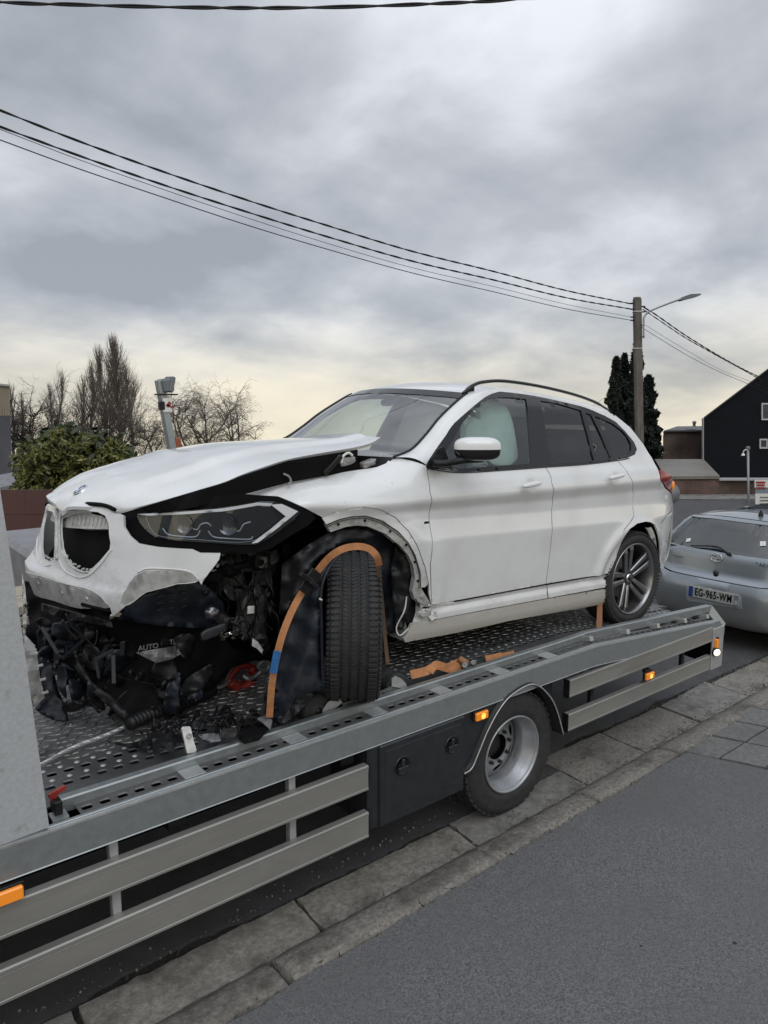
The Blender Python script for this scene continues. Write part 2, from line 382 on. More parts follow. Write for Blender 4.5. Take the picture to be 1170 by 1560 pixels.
gloss = mat('gloss_black_trim', (.008, .008, .009), .12, coat=.3)
dark = mat('dark_void_plastic', (.004, .004, .0045), .8, spec=.15)
rubber = mat('tyre_rubber', (.022, .022, .023), .75, var=.35, vscale=25, bump=.0012, bscale=120, col2=(.07, .062, .052), c2lo=.58, c2hi=.8, c2scale=10)
galv = mat('galvanised_steel', (.32, .345, .35), .42, .7, var=.07, vscale=26, bump=.0005, bscale=120, rvar=.06, col2=(.17, .165, .15), c2lo=.62, c2hi=.8, c2scale=16)
hbm = mat('pale_galvanised_plate', (.45, .47, .49), .5, .3, var=.10, vscale=60, bump=.0008, bscale=120, col2=(.27, .28, .28), c2lo=.58, c2hi=.75, c2scale=18)
galvl = mat('galvanised_bracket', (.46, .47, .47), .45, .6, var=.15, vscale=14)
alu = mat('dull_aluminium', (.285, .28, .262), .5, .5, var=.12, vscale=7, bump=.0004, bscale=200, stretch=(.25, 1, 1), col2=(.20, .196, .185), c2lo=.56, c2hi=.8, c2scale=4)
deckm = mat('worn_deck_steel', (.16, .16, .16), .45, .65, var=.35, vscale=6, rvar=.12, bump=.0015, bscale=40, col2=(.05, .048, .045), c2lo=.5, c2hi=.68, c2scale=3)
treadm = mat('polished_tread', (.25, .24, .225), .42, .7, var=.3, vscale=5, rvar=.1, col2=(.10, .095, .09), c2lo=.52, c2hi=.68, c2scale=3)
alloy = mat('grey_alloy', (.26, .26, .27), .28, .9, var=.15, vscale=12)
alloyd = mat('dark_alloy', (.06, .06, .065), .4, .7)
steelr = mat('silver_rim_paint', (.36, .37, .39), .36, .65, var=.12, vscale=12, bump=.0006, col2=(.2, .17, .14), c2lo=.6, c2hi=.8, c2scale=18)
strapm = mat('orange_webbing', (.40, .175, .070), .8, var=.2, vscale=30, bump=.001, bscale=300)
bluew = mat('blue_webbing', (.02, .12, .32), .8, var=.2, vscale=30)
redm = mat('red_painted_steel', (.27, .022, .016), .45, var=.3, vscale=30, bump=.001)
chrome = mat('chrome', (.75, .75, .75), .12, 1.0)
castm = mat('cast_aluminium', (.20, .20, .20), .5, .7, var=.4, vscale=30, bump=.004, bscale=40)
toolm = mat('charcoal_plastic', (.020, .022, .026), .38, var=.25, vscale=15, bump=.0006, bscale=200)
orange = mat('amber_lens', (.9, .28, .02), .25, coat=.6, emit=((1.0, .30, .02), .10))
ambhot = mat('amber_bulb_glow', (1.0, .6, .1), .3, emit=((1.0, .5, .08), .9))
redl = mat('red_lens', (.22, .008, .010), .2, coat=.15)
whitepl = mat('white_plastic', (.62, .62, .60), .5, var=.15, vscale=40)
airbag = mat('airbag_cloth', (.74, .82, .79), .9, var=.08, vscale=10, bump=.006, bscale=14)
seatm = mat('dark_seat', (.02, .02, .022), .7)
glassf = glass('tinted_side_glass', (.60, .69, .67))
glassw = glass('windscreen_glass', (.70, .76, .74), ior=2.1)
glassr = glass('privacy_glass', (.06, .065, .07), ior=1.6)
glassl = glass('lamp_lens_glass', (.86, .90, .94), ior=1.5)
glassy = glass('hatch_glass', (.36, .46, .50))
# ------------------------------------------------------------------ setting: ground
def ease(d): d = np.maximum(d, 0); return np.where(d < 10, d * d / 20, d - 5)
def gz(X, Y): return -.075 * ease((np.asarray(X) * HV[0] + np.asarray(Y) * HV[1]) - 22)
asph = mat('road_asphalt', (.060, .060, .062), .85, var=.22, vscale=5, bump=.004, bscale=140, col2=(.036, .035, .034), c2lo=.5, c2hi=.72, c2scale=1.1)
asphp = mat('pavement_asphalt', (.108, .108, .111), .82, var=.75, vscale=130, bump=.0025, bscale=190, col2=(.094, .094, .096), c2lo=.42, c2hi=.75, c2scale=1.2)
conc = mat('worn_concrete', (.205, .190, .168), .8, var=.42, vscale=38, bump=.005, bscale=110, col2=(.085, .075, .063), c2lo=.47, c2hi=.66, c2scale=3.6)
concb = mat('worn_concrete_grey', (.180, .172, .158), .8, var=.3, vscale=14, bump=.005, bscale=75, col2=(.055, .050, .045), c2lo=.5, c2hi=.72, c2scale=4.5)
kerbm = mat('kerb_concrete', (.175, .163, .145), .85, var=.5, vscale=45, bump=.006, bscale=110, col2=(.060, .055, .047), c2lo=.48, c2hi=.66, c2scale=3.0)
tilem = mat('paving_tile', (.135, .134, .131), .8, var=.3, vscale=30, bump=.003, bscale=120, col2=(.085, .082, .078), c2lo=.5, c2hi=.75, c2scale=2.5)
dirtm = mat('joint_dirt', (.022, .021, .018), .95, var=.5, vscale=40, bump=.01, bscale=60, col2=(.03, .035, .018), c2lo=.55, c2hi=.7, c2scale=9)
earth = mat('grey_ground', (.10, .098, .09), .95, var=.3, vscale=2, bump=.02, bscale=8)
xs = np.concatenate([np.linspace(-900, -40, 12), np.linspace(-30, 60, 46), np.linspace(80, 1400, 16)])
ys = np.concatenate([np.linspace(-900, -40, 12), np.linspace(-30, 60, 46), np.linspace(80, 1400, 16)])
V = [(x, y, float(gz(x, y)) - .06) for x in xs for y in ys]; n_ = len(ys)
F = [(i * n_ + j, (i + 1) * n_ + j, (i + 1) * n_ + j + 1, i * n_ + j + 1) for i in range(len(xs) - 1) for j in range(n_ - 1)]
mk('ground', V, F, earth, None, True, 'structure')
# road: a sheet with a ragged edge against the gutter slabs
rx = np.arange(-12, 44, .04)
ed = np.where(rx < 4.2, 3.0, 3.19) + .020 * np.interp(rx, np.arange(-12, 44, .35), rng.randn(160)[:160]) + .006 * rng.randn(len(rx))
V = []; F = []; yy = [0, .25, 1, 3, 6.2]
for i, x in enumerate(rx):
    for k_, d in enumerate(yy): V.append((x, ed[i] + d if k_ < 4 else 9.6, 0.0))
    V.append((x, ed[i], -.05))
m_ = len(yy) + 1
for i in range(len(rx) - 1):
    for k_ in range(len(yy) - 1): F.append((i * m_ + k_, (i + 1) * m_ + k_, (i + 1) * m_ + k_ + 1, i * m_ + k_ + 1))
    F.append((i * m_, i * m_ + m_ - 1, (i + 1) * m_ + m_ - 1, (i + 1) * m_))
mk('road', V, F, asph, None, False, 'structure')
mk('gutter_bed', [(-12, 2.3, -.022), (44, 2.3, -.022), (44, 3.35, -.022), (-12, 3.35, -.022)], [(0, 1, 2, 3)], dirtm, None, False, 'structure')
def rag(P, z, step, j):      # ragged polygon outline
    D = densify(P, step); return [(x + rng.randn() * j, y + rng.randn() * j, z) for x, y in D]
gut = mk('gutter', [(-12, 2.64, -.018), (44, 2.64, -.018), (44, 3.2, -.018), (-12, 3.2, -.018)], [(0, 1, 2, 3)], dirtm, None, False, 'structure')
jx = [-3.6, -2.5, -1.45, -.38, .68, 1.765, 2.84, 3.90, 4.62, 5.42, 6.24, 7.2, 8.2, 9.3, 10.4, 11.5]
for i in range(len(jx) - 1):
    a, b_ = jx[i] + .012, jx[i + 1] - .012; yi = 2.955 if b_ < 4.3 else 3.15; yo = 2.655 + .02 * a
    t_ = .004 * rng.randn()
    P = [(a, yo), (b_, yo + .02), (b_ + .02, yi + rng.randn() * .012), (a + .02, yi + rng.randn() * .012)]
    o = MB().prism([(x, y, z + t_) for x, y, z in rag(P, .004, .05, .0035)], (0, 0, -.03)).build('slab', conc if i % 3 else concb, gut)
kb = mk('kerb', [(-12, 2.44, -.02), (44, 2.44, -.02), (44, 2.66, -.02), (-12, 2.66, -.02)], [(0, 1, 2, 3)], dirtm, None, False, 'structure')
kx = [-3.3, -2.2, -1.15, -.1, .45, 1.47, 2.78, 3.72, 4.69, 5.75, 6.8, 7.9, 9.0, 10.1, 11.2]
for i in range(len(kx) - 1):
    a, b_ = kx[i] + .003, kx[i + 1] - .003; q = np.arange(a, b_ + .001, .035); V = []; F = []
    dz = rng.randn() * .003
    for x in q:
        y0 = 2.41 + .022 * x; r = lambda s=.003: rng.randn() * s
        pr = [(2.655 + .02 * x, -.03), (2.65 + .02 * x + r(), .008), (2.60 + .02 * x + r(), .040 + r(.002)), (2.55 + .022 * x + r(), .056 + r(.002)), (2.49 + .022 * x, .062 + r(.0015)), (y0 + .02 + r(.005), .060), (y0 + .015 + r(), -.02)]
        V += [(x, y_, z_ + dz) for y_, z_ in pr]
    for i2 in range(len(q) - 1):
        for k_ in range(6): F.append((i2 * 7 + k_, (i2 + 1) * 7 + k_, (i2 + 1) * 7 + k_ + 1, i2 * 7 + k_ + 1))
    F += [tuple(range(7)), tuple(range(len(V) - 1, len(V) - 8, -1))]
    MB().add(V, F).build('kerb_stone', kerbm, kb, True)
# pavement (asphalt) up to the tiled strip
px_ = np.arange(-8, 4.76, .05); edge = [(x, 2.415 + .022 * x + rng.randn() * .004 + .006 * math.sin(x * 9)) for x in px_]
P = [(x, y, .058) for x, y in edge] + [(5.9, -.4, .058), (9, -8, .058), (-8, -8, .058)]
MB().prism(P, (0, 0, -.09)).build('pavement', asphp, None, False, 'structure')
pb = mk('pavement_tiles', [(4.6, 2.56, .035), (16, 2.75, .035), (16, -8, .035), (8.6, -8, .035), (5.6, -.4, .035)], [(0, 4, 3, 2, 1)], dirtm, None, False, 'structure')
for r_ in range(9):
    y1 = -.262 * r_; x0 = 4.735 + .40 * .262 * r_
    ln = .385; nx = 14 if r_ < 5 else 8
    for c_ in range(nx):
        a = x0 + c_ * ln + (rng.rand() * .02); b_ = x0 + (c_ + 1) * ln - .010; t_ = rng.randn() * .0022
        top = 2.50 + y1; s_ = .018
        P = [(a, top + s_ * a - .004), (b_, top + s_ * b_ - .004), (b_ + .10, top + s_ * b_ - .252), (a + .10, top + s_ * a - .252)]
        MB().prism(rag(P, .058 + t_, .12, .0015), (0, 0, -.03)).build('tile', tilem, pb)
# small litter and grit in the joints
mb = MB()
for i in range(900):
    x = rng.rand() * 8 - .5; y = 2.66 + .02 * x + abs(rng.randn()) * .05 + (.32 if rng.rand() < .35 else 0); r = .002 + .004 * rng.rand()
    mb.obox((x, y, .008), rng.randn(3), rng.randn(3), (r, r * .8, r * .6))
for i in range(260):
    x = rng.rand() * 5; y = 2.3 * rng.rand(); r = .0015 + .0025 * rng.rand(); mb.obox((x, y, .059), rng.randn(3), rng.randn(3), (r, r, r * .6))
tag(mb.build('grit', conc), 'pale grit and small stones scattered along the kerb joints', 'grit', kind='stuff')
mb = MB()
for i in range(520):
    x = rng.rand() * 9 - .5; base = [2.665 + .02 * x, (2.985 if x < 4.2 else 3.17), 2.43 + .022 * x][rng.randint(3)]
    p = np.array([x, base + rng.randn() * .008, .0 if base > 2.6 else .055]); q = rng.randn(3) * .012; q[2] = abs(q[2]) * .8 + .003; s_ = rng.randn(3) * .004
    mb.add([p - s_, p + s_, p + q], [(0, 1, 2)])
tag(mb.build('moss', mat('moss', (.035, .045, .018), .95)), 'tiny dark moss growing in the joints beside the kerb', 'moss', kind='stuff')
tag(MB().add([(2.02, 1.52, .0595), (2.07, 1.53, .0595), (2.085, 1.56, .0595), (2.05, 1.585, .0595), (2.01, 1.56, .0595)], [(0, 1, 2, 3, 4)]).build('chewing_gum_spot', mat('dark_spot', (.02, .02, .02), .7)), 'small dark blot stuck on the grey asphalt pavement', 'spot')

for nm, m_, n_, lab in (('pale_specks', tilem, 24, 'small pale worn marks scattered over the asphalt pavement'), ('dark_specks', dirtm, 34, 'small dark pits and crumbs scattered over the asphalt pavement')):
    mb = MB()
    for i in range(n_):
        x = .8 + 5.2 * rng.rand(); y = 2.25 - 2.2 * rng.rand(); r0 = .0015 + .0065 * rng.rand() ** 3
        if x > 4.4: continue
        P = [(x + r0 * (.5 + rng.rand()) * math.cos(a) * 1.6, y + r0 * (.5 + rng.rand()) * math.sin(a), .0592) for a in np.linspace(0, 6.28, 8)[:-1]]; b0 = len(mb.V); mb.V += P; mb.F.append(tuple(range(b0, b0 + 7)))
    tag(mb.build(nm, m_), lab, 'specks', kind='stuff')
# ------------------------------------------------------------------ recovery truck
KX = 4.03
def dz(x): return .92 - .0865 * max(0.0, x - KX)
truck = thing('tow_truck', 'flatbed recovery truck with galvanised deck carrying the crashed white car', 'tow truck', (3.3, 3.95, 0))
def rail(name, y0, y1, top, bot, x0, x1, m, bev=.004, lift=0.0, kx=KX, parent=truck, dzf=True):
    """a bar along the deck edge that follows the kink; z given relative to the deck"""
    xs_ = [x0] + ([kx] if x0 < kx < x1 else []) + [x1]; V = []; F = []
    zf = (lambda x: dz(x)) if dzf else (lambda x: .92)
    for x in xs_:
        l_ = lift if (x > kx + .01 and lift) else 0
        z = zf(x); V += [(x, y0, z + bot + l_), (x, y0, z + top - bev + l_), (x, y0 + bev, z + top + l_), (x, y1 - bev, z + top + l_), (x, y1, z + top - bev + l_), (x, y1, z + bot + l_)]
    for i in range(len(xs_) - 1):
        for k_ in range(6): a = i * 6 + k_; c = i * 6 + (k_ + 1) % 6; F.append((a, c, c + 6, a + 6))
    F += [(0, 1, 2, 3, 4, 5), tuple(range((len(xs_) - 1) * 6 + 5, (len(xs_) - 1) * 6 - 1, -1))]
    return MB().add(V, F).build(name, m, parent)
rail('side_beam', 2.80, 2.812, .004, -.135, -1.4, 5.64, galv)
rail('beam_flange', 2.8125, 2.834, .007, -.004, -1.4, 5.64, galv)
rail('beam_lip', 2.797, 2.7995, .003, -.010, -1.4, 5.6, galvl)
rail('beam_lip', 2.797, 2.840, -.1355, -.140, -1.4, 5.6, galv)
# chamfered beam end
e0 = 5.642; z0 = dz(5.64)
P = [(e0, 2.80, z0 + .0), (e0 + .02, 2.80, z0 + .0), (e0 + .10, 2.80, z0 - .07), (e0 + .10, 2.80, z0 - .115), (e0, 2.80, z0 - .135)]
MB().prism(P, (0, .012, 0)).build('beam_end_plate', galv, truck)
MB().prism([(e0 + .10, 2.80, z0 - .07), (e0 + .10, 5.15, z0 - .07), (e0 + .10, 5.15, z0 - .135), (e0 + .10, 2.80, z0 - .135)], (.012, 0, 0)).build('rear_cross_beam', galv, truck)
# inner tube rail, lifting off the deck behind the kink
V = []; F = []
xs_ = [.69, 3.95, 4.10, 5.80 - .05]; lf = [0, 0, .012, .052]
for x, l_ in zip(xs_, lf):
    z = dz(x); V += [(x, 2.928, z - .018 + l_), (x, 2.928, z + .034 + l_), (x, 2.934, z + .040 + l_), (x, 2.968, z + .040 + l_), (x, 2.974, z + .034 + l_), (x, 2.974, z - .018 + l_)]
for i in range(3):
    for k_ in range(6): a = i * 6 + k_; c = i * 6 + (k_ + 1) % 6; F.append((a, c, c + 6, a + 6))
F += [(0, 1, 2, 3, 4, 5), (23, 22, 21, 20, 19, 18)]
MB().add(V, F).build('tube_rail', galv, truck)
ze = dz(5.75)
MB().prism([(5.75, 2.925, ze + .09), (5.77, 2.925, ze + .09), (5.85, 2.84, z0 - .07), (5.80, 2.84, z0 - .11), (5.73, 2.925, ze + .02)], (.0, .02, 0)).build('rail_end_plate', galv, truck)
for bx in [1.224, 1.746, 2.237, 2.70, 3.175, 3.62]:
    MB().obox((bx, 2.881, .9205), (1, .0, 0), (0, 1, 0), (.048, .046, .004), .002).build('rail_bracket', galvl, truck)
for bx in [4.06, 4.489, 4.879, 5.262, 5.60]:
    MB().obox((bx, 2.90, dz(bx) + .018), (1, 0, 0), (0, 1, -.3), (.018, .035, .016)).build('rail_post', galvl, truck)
# perforated strips (every hole is cut)
hole_pts = [(.0205 * math.copysign(abs(math.cos(a)) ** .6, math.cos(a)), .0150 * math.copysign(abs(math.sin(a)) ** .6, math.sin(a))) for a in [math.pi * 2 * k_ / 12 for k_ in range(12)]]
def perf(name, y0, y1, rows, x0, x1, pitch, m, oz=0.0, kind=None):
    V = []; F = []; rows = sorted(rows)
    cuts = [y0] + [(rows[i][0] + rows[i + 1][0]) / 2 for i in range(len(rows) - 1)] + [y1]
    for (ry, ph), a_, b_ in zip(rows, cuts[:-1], cuts[1:]):
        n0 = int((x1 - x0) / pitch)
        for i in range(n0):
            cx_ = x0 + ph * pitch + (i + .5) * pitch; hx = pitch / 2
            b0 = len(V)
            outer = []
            for hx_, hy_ in hole_pts:
                s_ = min(hx / abs(hx_) if abs(hx_) > 1e-6 else 9e9, ((b_ - ry) if hy_ > 0 else (ry - a_)) / abs(hy_) if abs(hy_) > 1e-6 else 9e9)
                outer.append((cx_ + hx_ * s_, ry + hy_ * s_))
            V += [(x, y, dz(x) + oz) for x, y in outer]
            V += [(cx_ + x * 1.18, ry + y * 1.25, dz(cx_) + oz + .0004) for x, y in hole_pts]
            V += [(cx_ + x, ry + y, dz(cx_) + oz - .003) for x, y in hole_pts]
            V += [(cx_ + x, ry + y, dz(cx_) + oz - .0055) for x, y in hole_pts]
            for k_ in range(12):
                j = (k_ + 1) % 12
                for q in range(3): F.append((b0 + q * 12 + k_, b0 + q * 12 + j, b0 + q * 12 + 12 + j, b0 + q * 12 + 12 + k_))
            cs = [(cx_ - hx, a_), (cx_ + hx, a_), (cx_ + hx, b_), (cx_ - hx, b_)]
            b1 = len(V); V += [(x, y, dz(x) + oz) for x, y in cs]
            # corner triangles (nearest outer points)
            oa = np.array(outer)
            for q, cpt in enumerate(cs):
                for k_ in range(12):
                    j = (k_ + 1) % 12; A = oa[k_]; B = oa[j]
                    onx = lambda p: abs(abs(p[0] - cx_) - hx) < 1e-6
                    if onx(A) != onx(B) and abs((A + B) / 2 - cpt).max() < pitch and np.sign(((A + B) / 2 - (cx_, ry)) * (np.array(cpt) - (cx_, ry))).min() > 0:
                        F.append((b0 + k_, b1 + q, b0 + j))
    return MB().add(V, F).build(name, m, truck, False, kind)
perf('outer_perforated_strip', 2.8345, 2.927, [(2.882, 0)], .745, 5.6, .0711, deckm)
perf('inner_perforated_plank', 2.975, 3.31, [(3.13, 0), (3.243, .5)], .60, 5.6, .0711, deckm)
mb = MB()
for i in range(69):
    for ry, ph in ((3.02, 0), (3.187, .25), (3.292, .1)):
        x = .64 + (i + ph) * .0711; r = .010
        mb.lathe((x, ry, dz(x) - .001), (0, 0, 1), [(.0135, 0), (.010, .0035), (.005, .005), (.0, .0052)], 8)
mb.build('anti_slip_dimples', galvl, truck, True, 'stuff')
# tread plate with raised bars
V = []
for x in (-1.4, KX, 5.74): V += [(x, 3.3105, dz(x) - .001), (x, 5.15, dz(x) - .001), (x, 5.15, dz(x) - .02), (x, 3.3105, dz(x) - .02)]
F = []
for i in range(2):
    for k_ in range(4): a = i * 4 + k_; c = i * 4 + (k_ + 1) % 4; F.append((a, a + 4, c + 4, c))
MB().add(V, F).build('tread_plate', deckm, truck)
V = []; F = []
for i, x in enumerate(np.arange(.5, 5.7, .060)):
    for j, y in enumerate(np.arange(3.34, 5.12, .050)):
        xx = x + (.03 if j % 2 else 0); b0 = len(V); z = dz(xx) - .001
        d1 = np.array([.026, .010 if (i + j) % 2 else -.010]); d2 = np.array([-.004, .0085])
        for sc_, h in ((1, 0), (.72, .0035)):
            for p in (-d1, d2 * 1.0, d1, -d2): V.append((xx + p[0] * sc_, y + p[1] * sc_, z + h))
        for k_ in range(4): F.append((b0 + k_, b0 + (k_ + 1) % 4, b0 + 4 + (k_ + 1) % 4, b0 + 4 + k_))
        F.append((b0 + 4, b0 + 5, b0 + 6, b0 + 7))
MB().add(V, F).build('tread_bars', treadm, truck, False, 'stuff')
rail('far_side_beam', 5.15, 5.17, .06, -.135, -1.4, 5.74, galv)
MB().box((-1.4, 2.84, .78), (-.2, 5.15, .90)).build('deck_front_frame', galv, truck)
rail('deck_under_frame', 3.2, 3.26, -.03, -.13, -1.4, 5.64, galv)
# chassis
MB().box((-1.6, 3.45, .48), (3.95, 3.53, .74)).box((-1.6, 4.40, .48), (3.95, 4.48, .74)).build('chassis_rail', black, truck)
MB().box((-1.2, 3.55, .30), (1.9, 4.35, .70), ).build('fuel_tank', dark, truck)
MB().box((-1.4, 3.0, .765), (3.7, 3.06, .783)).box((-1.4, 2.86, .755), (2.1, 5.1, .764)).build('under_tray', dark, truck)
for cx_ in (.2, 1.1, 2.0, 2.6, 3.9): MB().box((cx_, 2.86, .70), (cx_ + .08, 5.1, .785)).build('cross_member', black, truck)
# side guards: extruded planks with a lipped profile
def plank(x0, x1, z0, z1, xe=None):
    h = z1 - z0; pr = [(2.800, 0), (2.790, .004), (2.790, .014), (2.7925, .016), (2.7925, h - .030), (2.790, h - .028), (2.790, h - .026), (2.7925, h - .0245), (2.790, h - .023), (2.789, h - .006), (2.795, h), (2.830, h), (2.830, 0)]
    V = [(x0, y, z0 + z) for y, z in pr] + [(x1, y, z0 + z) for y, z in pr]; n = len(pr)
    F = [(i, (i + 1) % n, n + (i + 1) % n, n + i) for i in range(n)] + [tuple(range(n)), tuple(range(2 * n - 1, n - 1, -1))]
    return MB().add(V, F).build('guard_plank', alu, truck)
plank(-1.4, 2.122, .562, .698); plank(-1.4, 2.122, .302, .444)
plank(3.74, 5.545, .632, .752); plank(3.74, 5.545, .402, .520)
for x in (.86, 1.70):
    MB().box((x - .018, 2.832, .28), (x + .018, 2.872, .78), .003).build('guard_post', galvl, truck)
    MB().lathe((x - .03, 2.835, .68), (0, -1, 0), [(.0, .02), (.007, .02), (.007, 0)], 8).build('bolt', galv, truck)
for x in (4.05, 5.2): MB().box((x - .018, 2.832, .40), (x + .018, 2.862, .80), .003).build('guard_post', black, truck)
for z in (.632, .402): MB().box((3.733, 2.788, z - .001), (3.741, 2.832, z + .121)).build('plank_end_cap', black, truck)
MB().box((5.548, 2.786, .395), (5.72, 2.80, .735), .003).build('rear_corner_plate', galvl, truck)
MB().prism([(5.6, 2.80, z0 - .13), (5.6, 3.6, z0 - .13), (5.6, 3.55, z0 - .3), (5.6, 2.80, z0 - .36)], (.02, 0, 0)).build('rear_board', dark, truck)
# lamps
def marker(c, hx, hz, tilt=0, lit=True):
    b_ = MB().box((c[0] - hx * 1.12, c[1] - .004, c[2] - hz * 1.2), (c[0] + hx * 1.12, c[1] + .01, c[2] + hz * 1.2), .003).build('lamp_base', black, truck)
    l_ = MB().box((c[0] - hx, c[1] - .026, c[2] - hz), (c[0] + hx, c[1] - .0045, c[2] + hz), .006).build('amber_lamp', orange, truck)
    if lit: MB().lathe((c[0] + .004, c[1] - .0268, c[2]), (0, -1, 0), [(0, .001), (hz * .75, .0005)], 14).build('glow', ambhot, l_)
    return l_
marker((2.932, 2.80, .772 - .03), .048, .024); marker((4.636, 2.784, .575), .048, .024); marker((.448, 2.785, .738), .060, .026, lit=False)
MB().obox((4.636, 2.80, .607), (1, 0, 0), (0, 1, 0), (.03, .012, .012)).build('lamp_bracket', black, truck)
MB().box((5.575, 2.76, .52), (5.60, 2.786, .65), .004).build('amber_reflector', orange, truck)
MB().box((5.60, 2.77, .515), (5.612, 2.786, .66)).build('lamp_bracket', black, truck)
c = PY(1092, 994, 2.76)
hl = MB().lathe(c, (-.55, -.83, 0), [(0, -.05), (.034, -.045), (.036, 0.0), (.030, .006)], 20).build('round_marker_lamp', black, truck, True)
MB().lathe(c, (-.55, -.83, 0), [(.030, .002), (.022, .014), (0, .018)], 20).build('lens', mat('clear_lamp', (.9, .88, .8), .2, emit=((1, .9, .75), .8)), hl, True)
# tool box
tb = MB().obox((2.48, 2.985, .555), (1, 0, 0), (0, 1, 0), (.345, .185, .236), .02).build('tool_box', toolm, truck)
lid = MB().obox((2.495, 2.795, .556), (1, 0, 0), (0, 1, 0), (.302, .012, .222), .010).build('lid', toolm, tb)
MB().obox((2.495, 2.7835, .556), (1, 0, 0), (0, 1, 0), (.268, .003, .188), .0025).build('lid_panel', toolm, tb)
MB().obox((2.70, 2.7795, .40), (1, 0, 0), (0, 1, 0), (.055, .0015, .012), .001).build('embossed_logo', toolm, tb)
for lx, lz in ((2.336, .633), (2.694, .641)):
    la = MB().lathe((lx, 2.781, lz), (0, -1, 0), [(.050, -.004), (.052, .004), (.046, .007), (.043, .001), (.0, -.0)], 24).build('latch', gloss, tb, True)
for lx, lz in ((2.336, .633), (2.694, .641)):
    MB().obox((lx, 2.770, lz - .018), (1, 0, 0), (0, 1, 0), (.034, .006, .016), .005).obox((lx, 2.772, lz + .014), (1, 0, 0), (0, 1, 0), (.010, .007, .024), .004).build('latch_paddle', toolm, tb)
geb0 = mat('greasy_hub', (.02, .018, .016), .6, var=.4, vscale=40)
# rear wheel (outer one of a pair) and its mate behind
def truck_wheel(yo, sgn, parent):
    R = .383; cx_, cz_ = 3.262, .383
    prof = [(.240, -.20), (.30, -.205), (.355, -.195), (.376, -.175), (R, -.15), (R, -.035), (.376, -.012), (.352, .004), (.335, .008), (.31, .006), (.29, .010), (.262, .006), (.242, -.006)]
    t_ = MB().lathe((cx_, yo, cz_), (0, -sgn, 0), prof, 72).build('tyre', rubber, parent, True)
    mb = MB()
    for i in range(46):
        a = 2 * math.pi * i / 46
        for off, wd in ((-.030, .030), (-.150, .030)):
            rr = np.array([math.cos(a), 0, math.sin(a)]); tt = np.array([-math.sin(a), 0, math.cos(a)])
            mb.obox(np.array([cx_, yo - sgn * (off + .0), cz_]) + rr * (R - .002), rr, tt, (.010, .017, wd * .55), .002)
    mb.build('tread_blocks', rubber, t_, False, 'stuff')
    rim = [(.240, -.20), (.238, -.19), (.215, -.185), (.204, -.15), (.202, -.085), (.208, -.080), (.2085, -.056), (.216, -.050), (.2165, -.026), (.2245, -.020), (.225, -.004), (.230, .003), (.238, .008), (.243, .004), (.242, -.004)]
    rm = MB().lathe((cx_, yo, cz_), (0, -sgn, 0), rim, 72).build('rim', steelr, parent, True)
    # disc with slots
    O = [(.206 * math.cos(a), .206 * math.sin(a)) for a in [2 * math.pi * k_ / 64 for k_ in range(64)]]
    H = []
    for k_ in range(7):
        a = 2 * math.pi * (k_ + .45) / 7; c_ = np.array([math.cos(a), math.sin(a)]); tv = np.array([-math.sin(a), math.cos(a)])
        H.append([tuple(c_ * (.158 + .024 * math.sin(b_)) + tv * (.038 * math.copysign(abs(math.cos(b_)) ** .7, math.cos(b_)))) for b_ in [2 * math.pi * q / 14 for q in range(14)]])
    H.append([(.082 * math.cos(a), .082 * math.sin(a)) for a in [2 * math.pi * k_ / 24 for k_ in range(24)]])
    vo, T, bd = tri2d(O, H, .03)
    def fn(st):
        r = np.hypot(st[:, 0], st[:, 1]); h = np.interp(r, [0, .08, .115, .15, .185, .206], [-.125, -.125, -.128, -.142, -.160, -.168])
        return np.stack([cx_ + st[:, 0], yo - sgn * h, cz_ + st[:, 1]], 1)
    shell('wheel_disc', vo, T, bd, fn, .004, steelr, rm, True, flip=(sgn < 0))
    MB().lathe((cx_, yo + sgn * .02, cz_), (0, -sgn, 0), [(.080, -.20), (.078, -.150), (.060, -.145), (.0, -.145)], 24).build('hub', geb0, rm, True)
    mb = MB()
    for k_ in range(8):
        a = 2 * math.pi * k_ / 8 + .2; mb.lathe((cx_ + .102 * math.cos(a), yo, cz_ + .102 * math.sin(a)), (0, -sgn, 0), [(.013, -.135), (.012, -.105), (0, -.103)], 6)
        mb.build('wheel_nut', geb0, rm, False); mb = MB()
    MB().lathe((cx_, yo, cz_), (0, -sgn, 0), [(.0, -.1795), (.211, -.1795)], 24).build('brake_backing', dark, rm)
wl = thing('wheel_tmp', 'x', 'x'); bpy.data.objects.remove(wl)
truck_wheel(2.835, 1, truck); truck_wheel(5.12, -1, truck)
# mudguard
arc = [(2.745, .50), (2.765, .43), (2.80, .425), (2.86, .44), (2.915, .52), (2.985, .63), (3.08, .735), (3.181, .795), (3.335, .822), (3.43, .79), (3.51, .725), (3.575, .65), (3.63, .55), (3.69, .40)]
AP = [np.array(p) for p in crv([(x, 0, z) for x, z in arc[2:]], 5)]
V = []; F = []
for p in AP: V += [(p[0], 2.79, p[2]), (p[0], 3.32, p[2]), (p[0] + .0, 3.32, p[2] + .012), (p[0], 2.79, p[2] + .012)]
for i in range(len(AP) - 1):
    for k_ in range(4): a = i * 4 + k_; c_ = i * 4 + (k_ + 1) % 4; F.append((a, c_, c_ + 4, a + 4))
mg = MB().add(V, F).build('mudguard', black, truck, True)
MB().tube([(p[0], 2.785, p[2] + .004) for p in AP], .0045, 6).build('trim_bead', galvl, mg, True)
MB().prism([(2.74, 2.815, .80)] + [(p[0], 2.815, p[2] + .013) for p in AP if p[0] < 3.3] + [(3.3, 2.815, .83), (2.74, 2.815, .83)], (0, .012, 0)).build('mudguard_panel', toolm, mg)
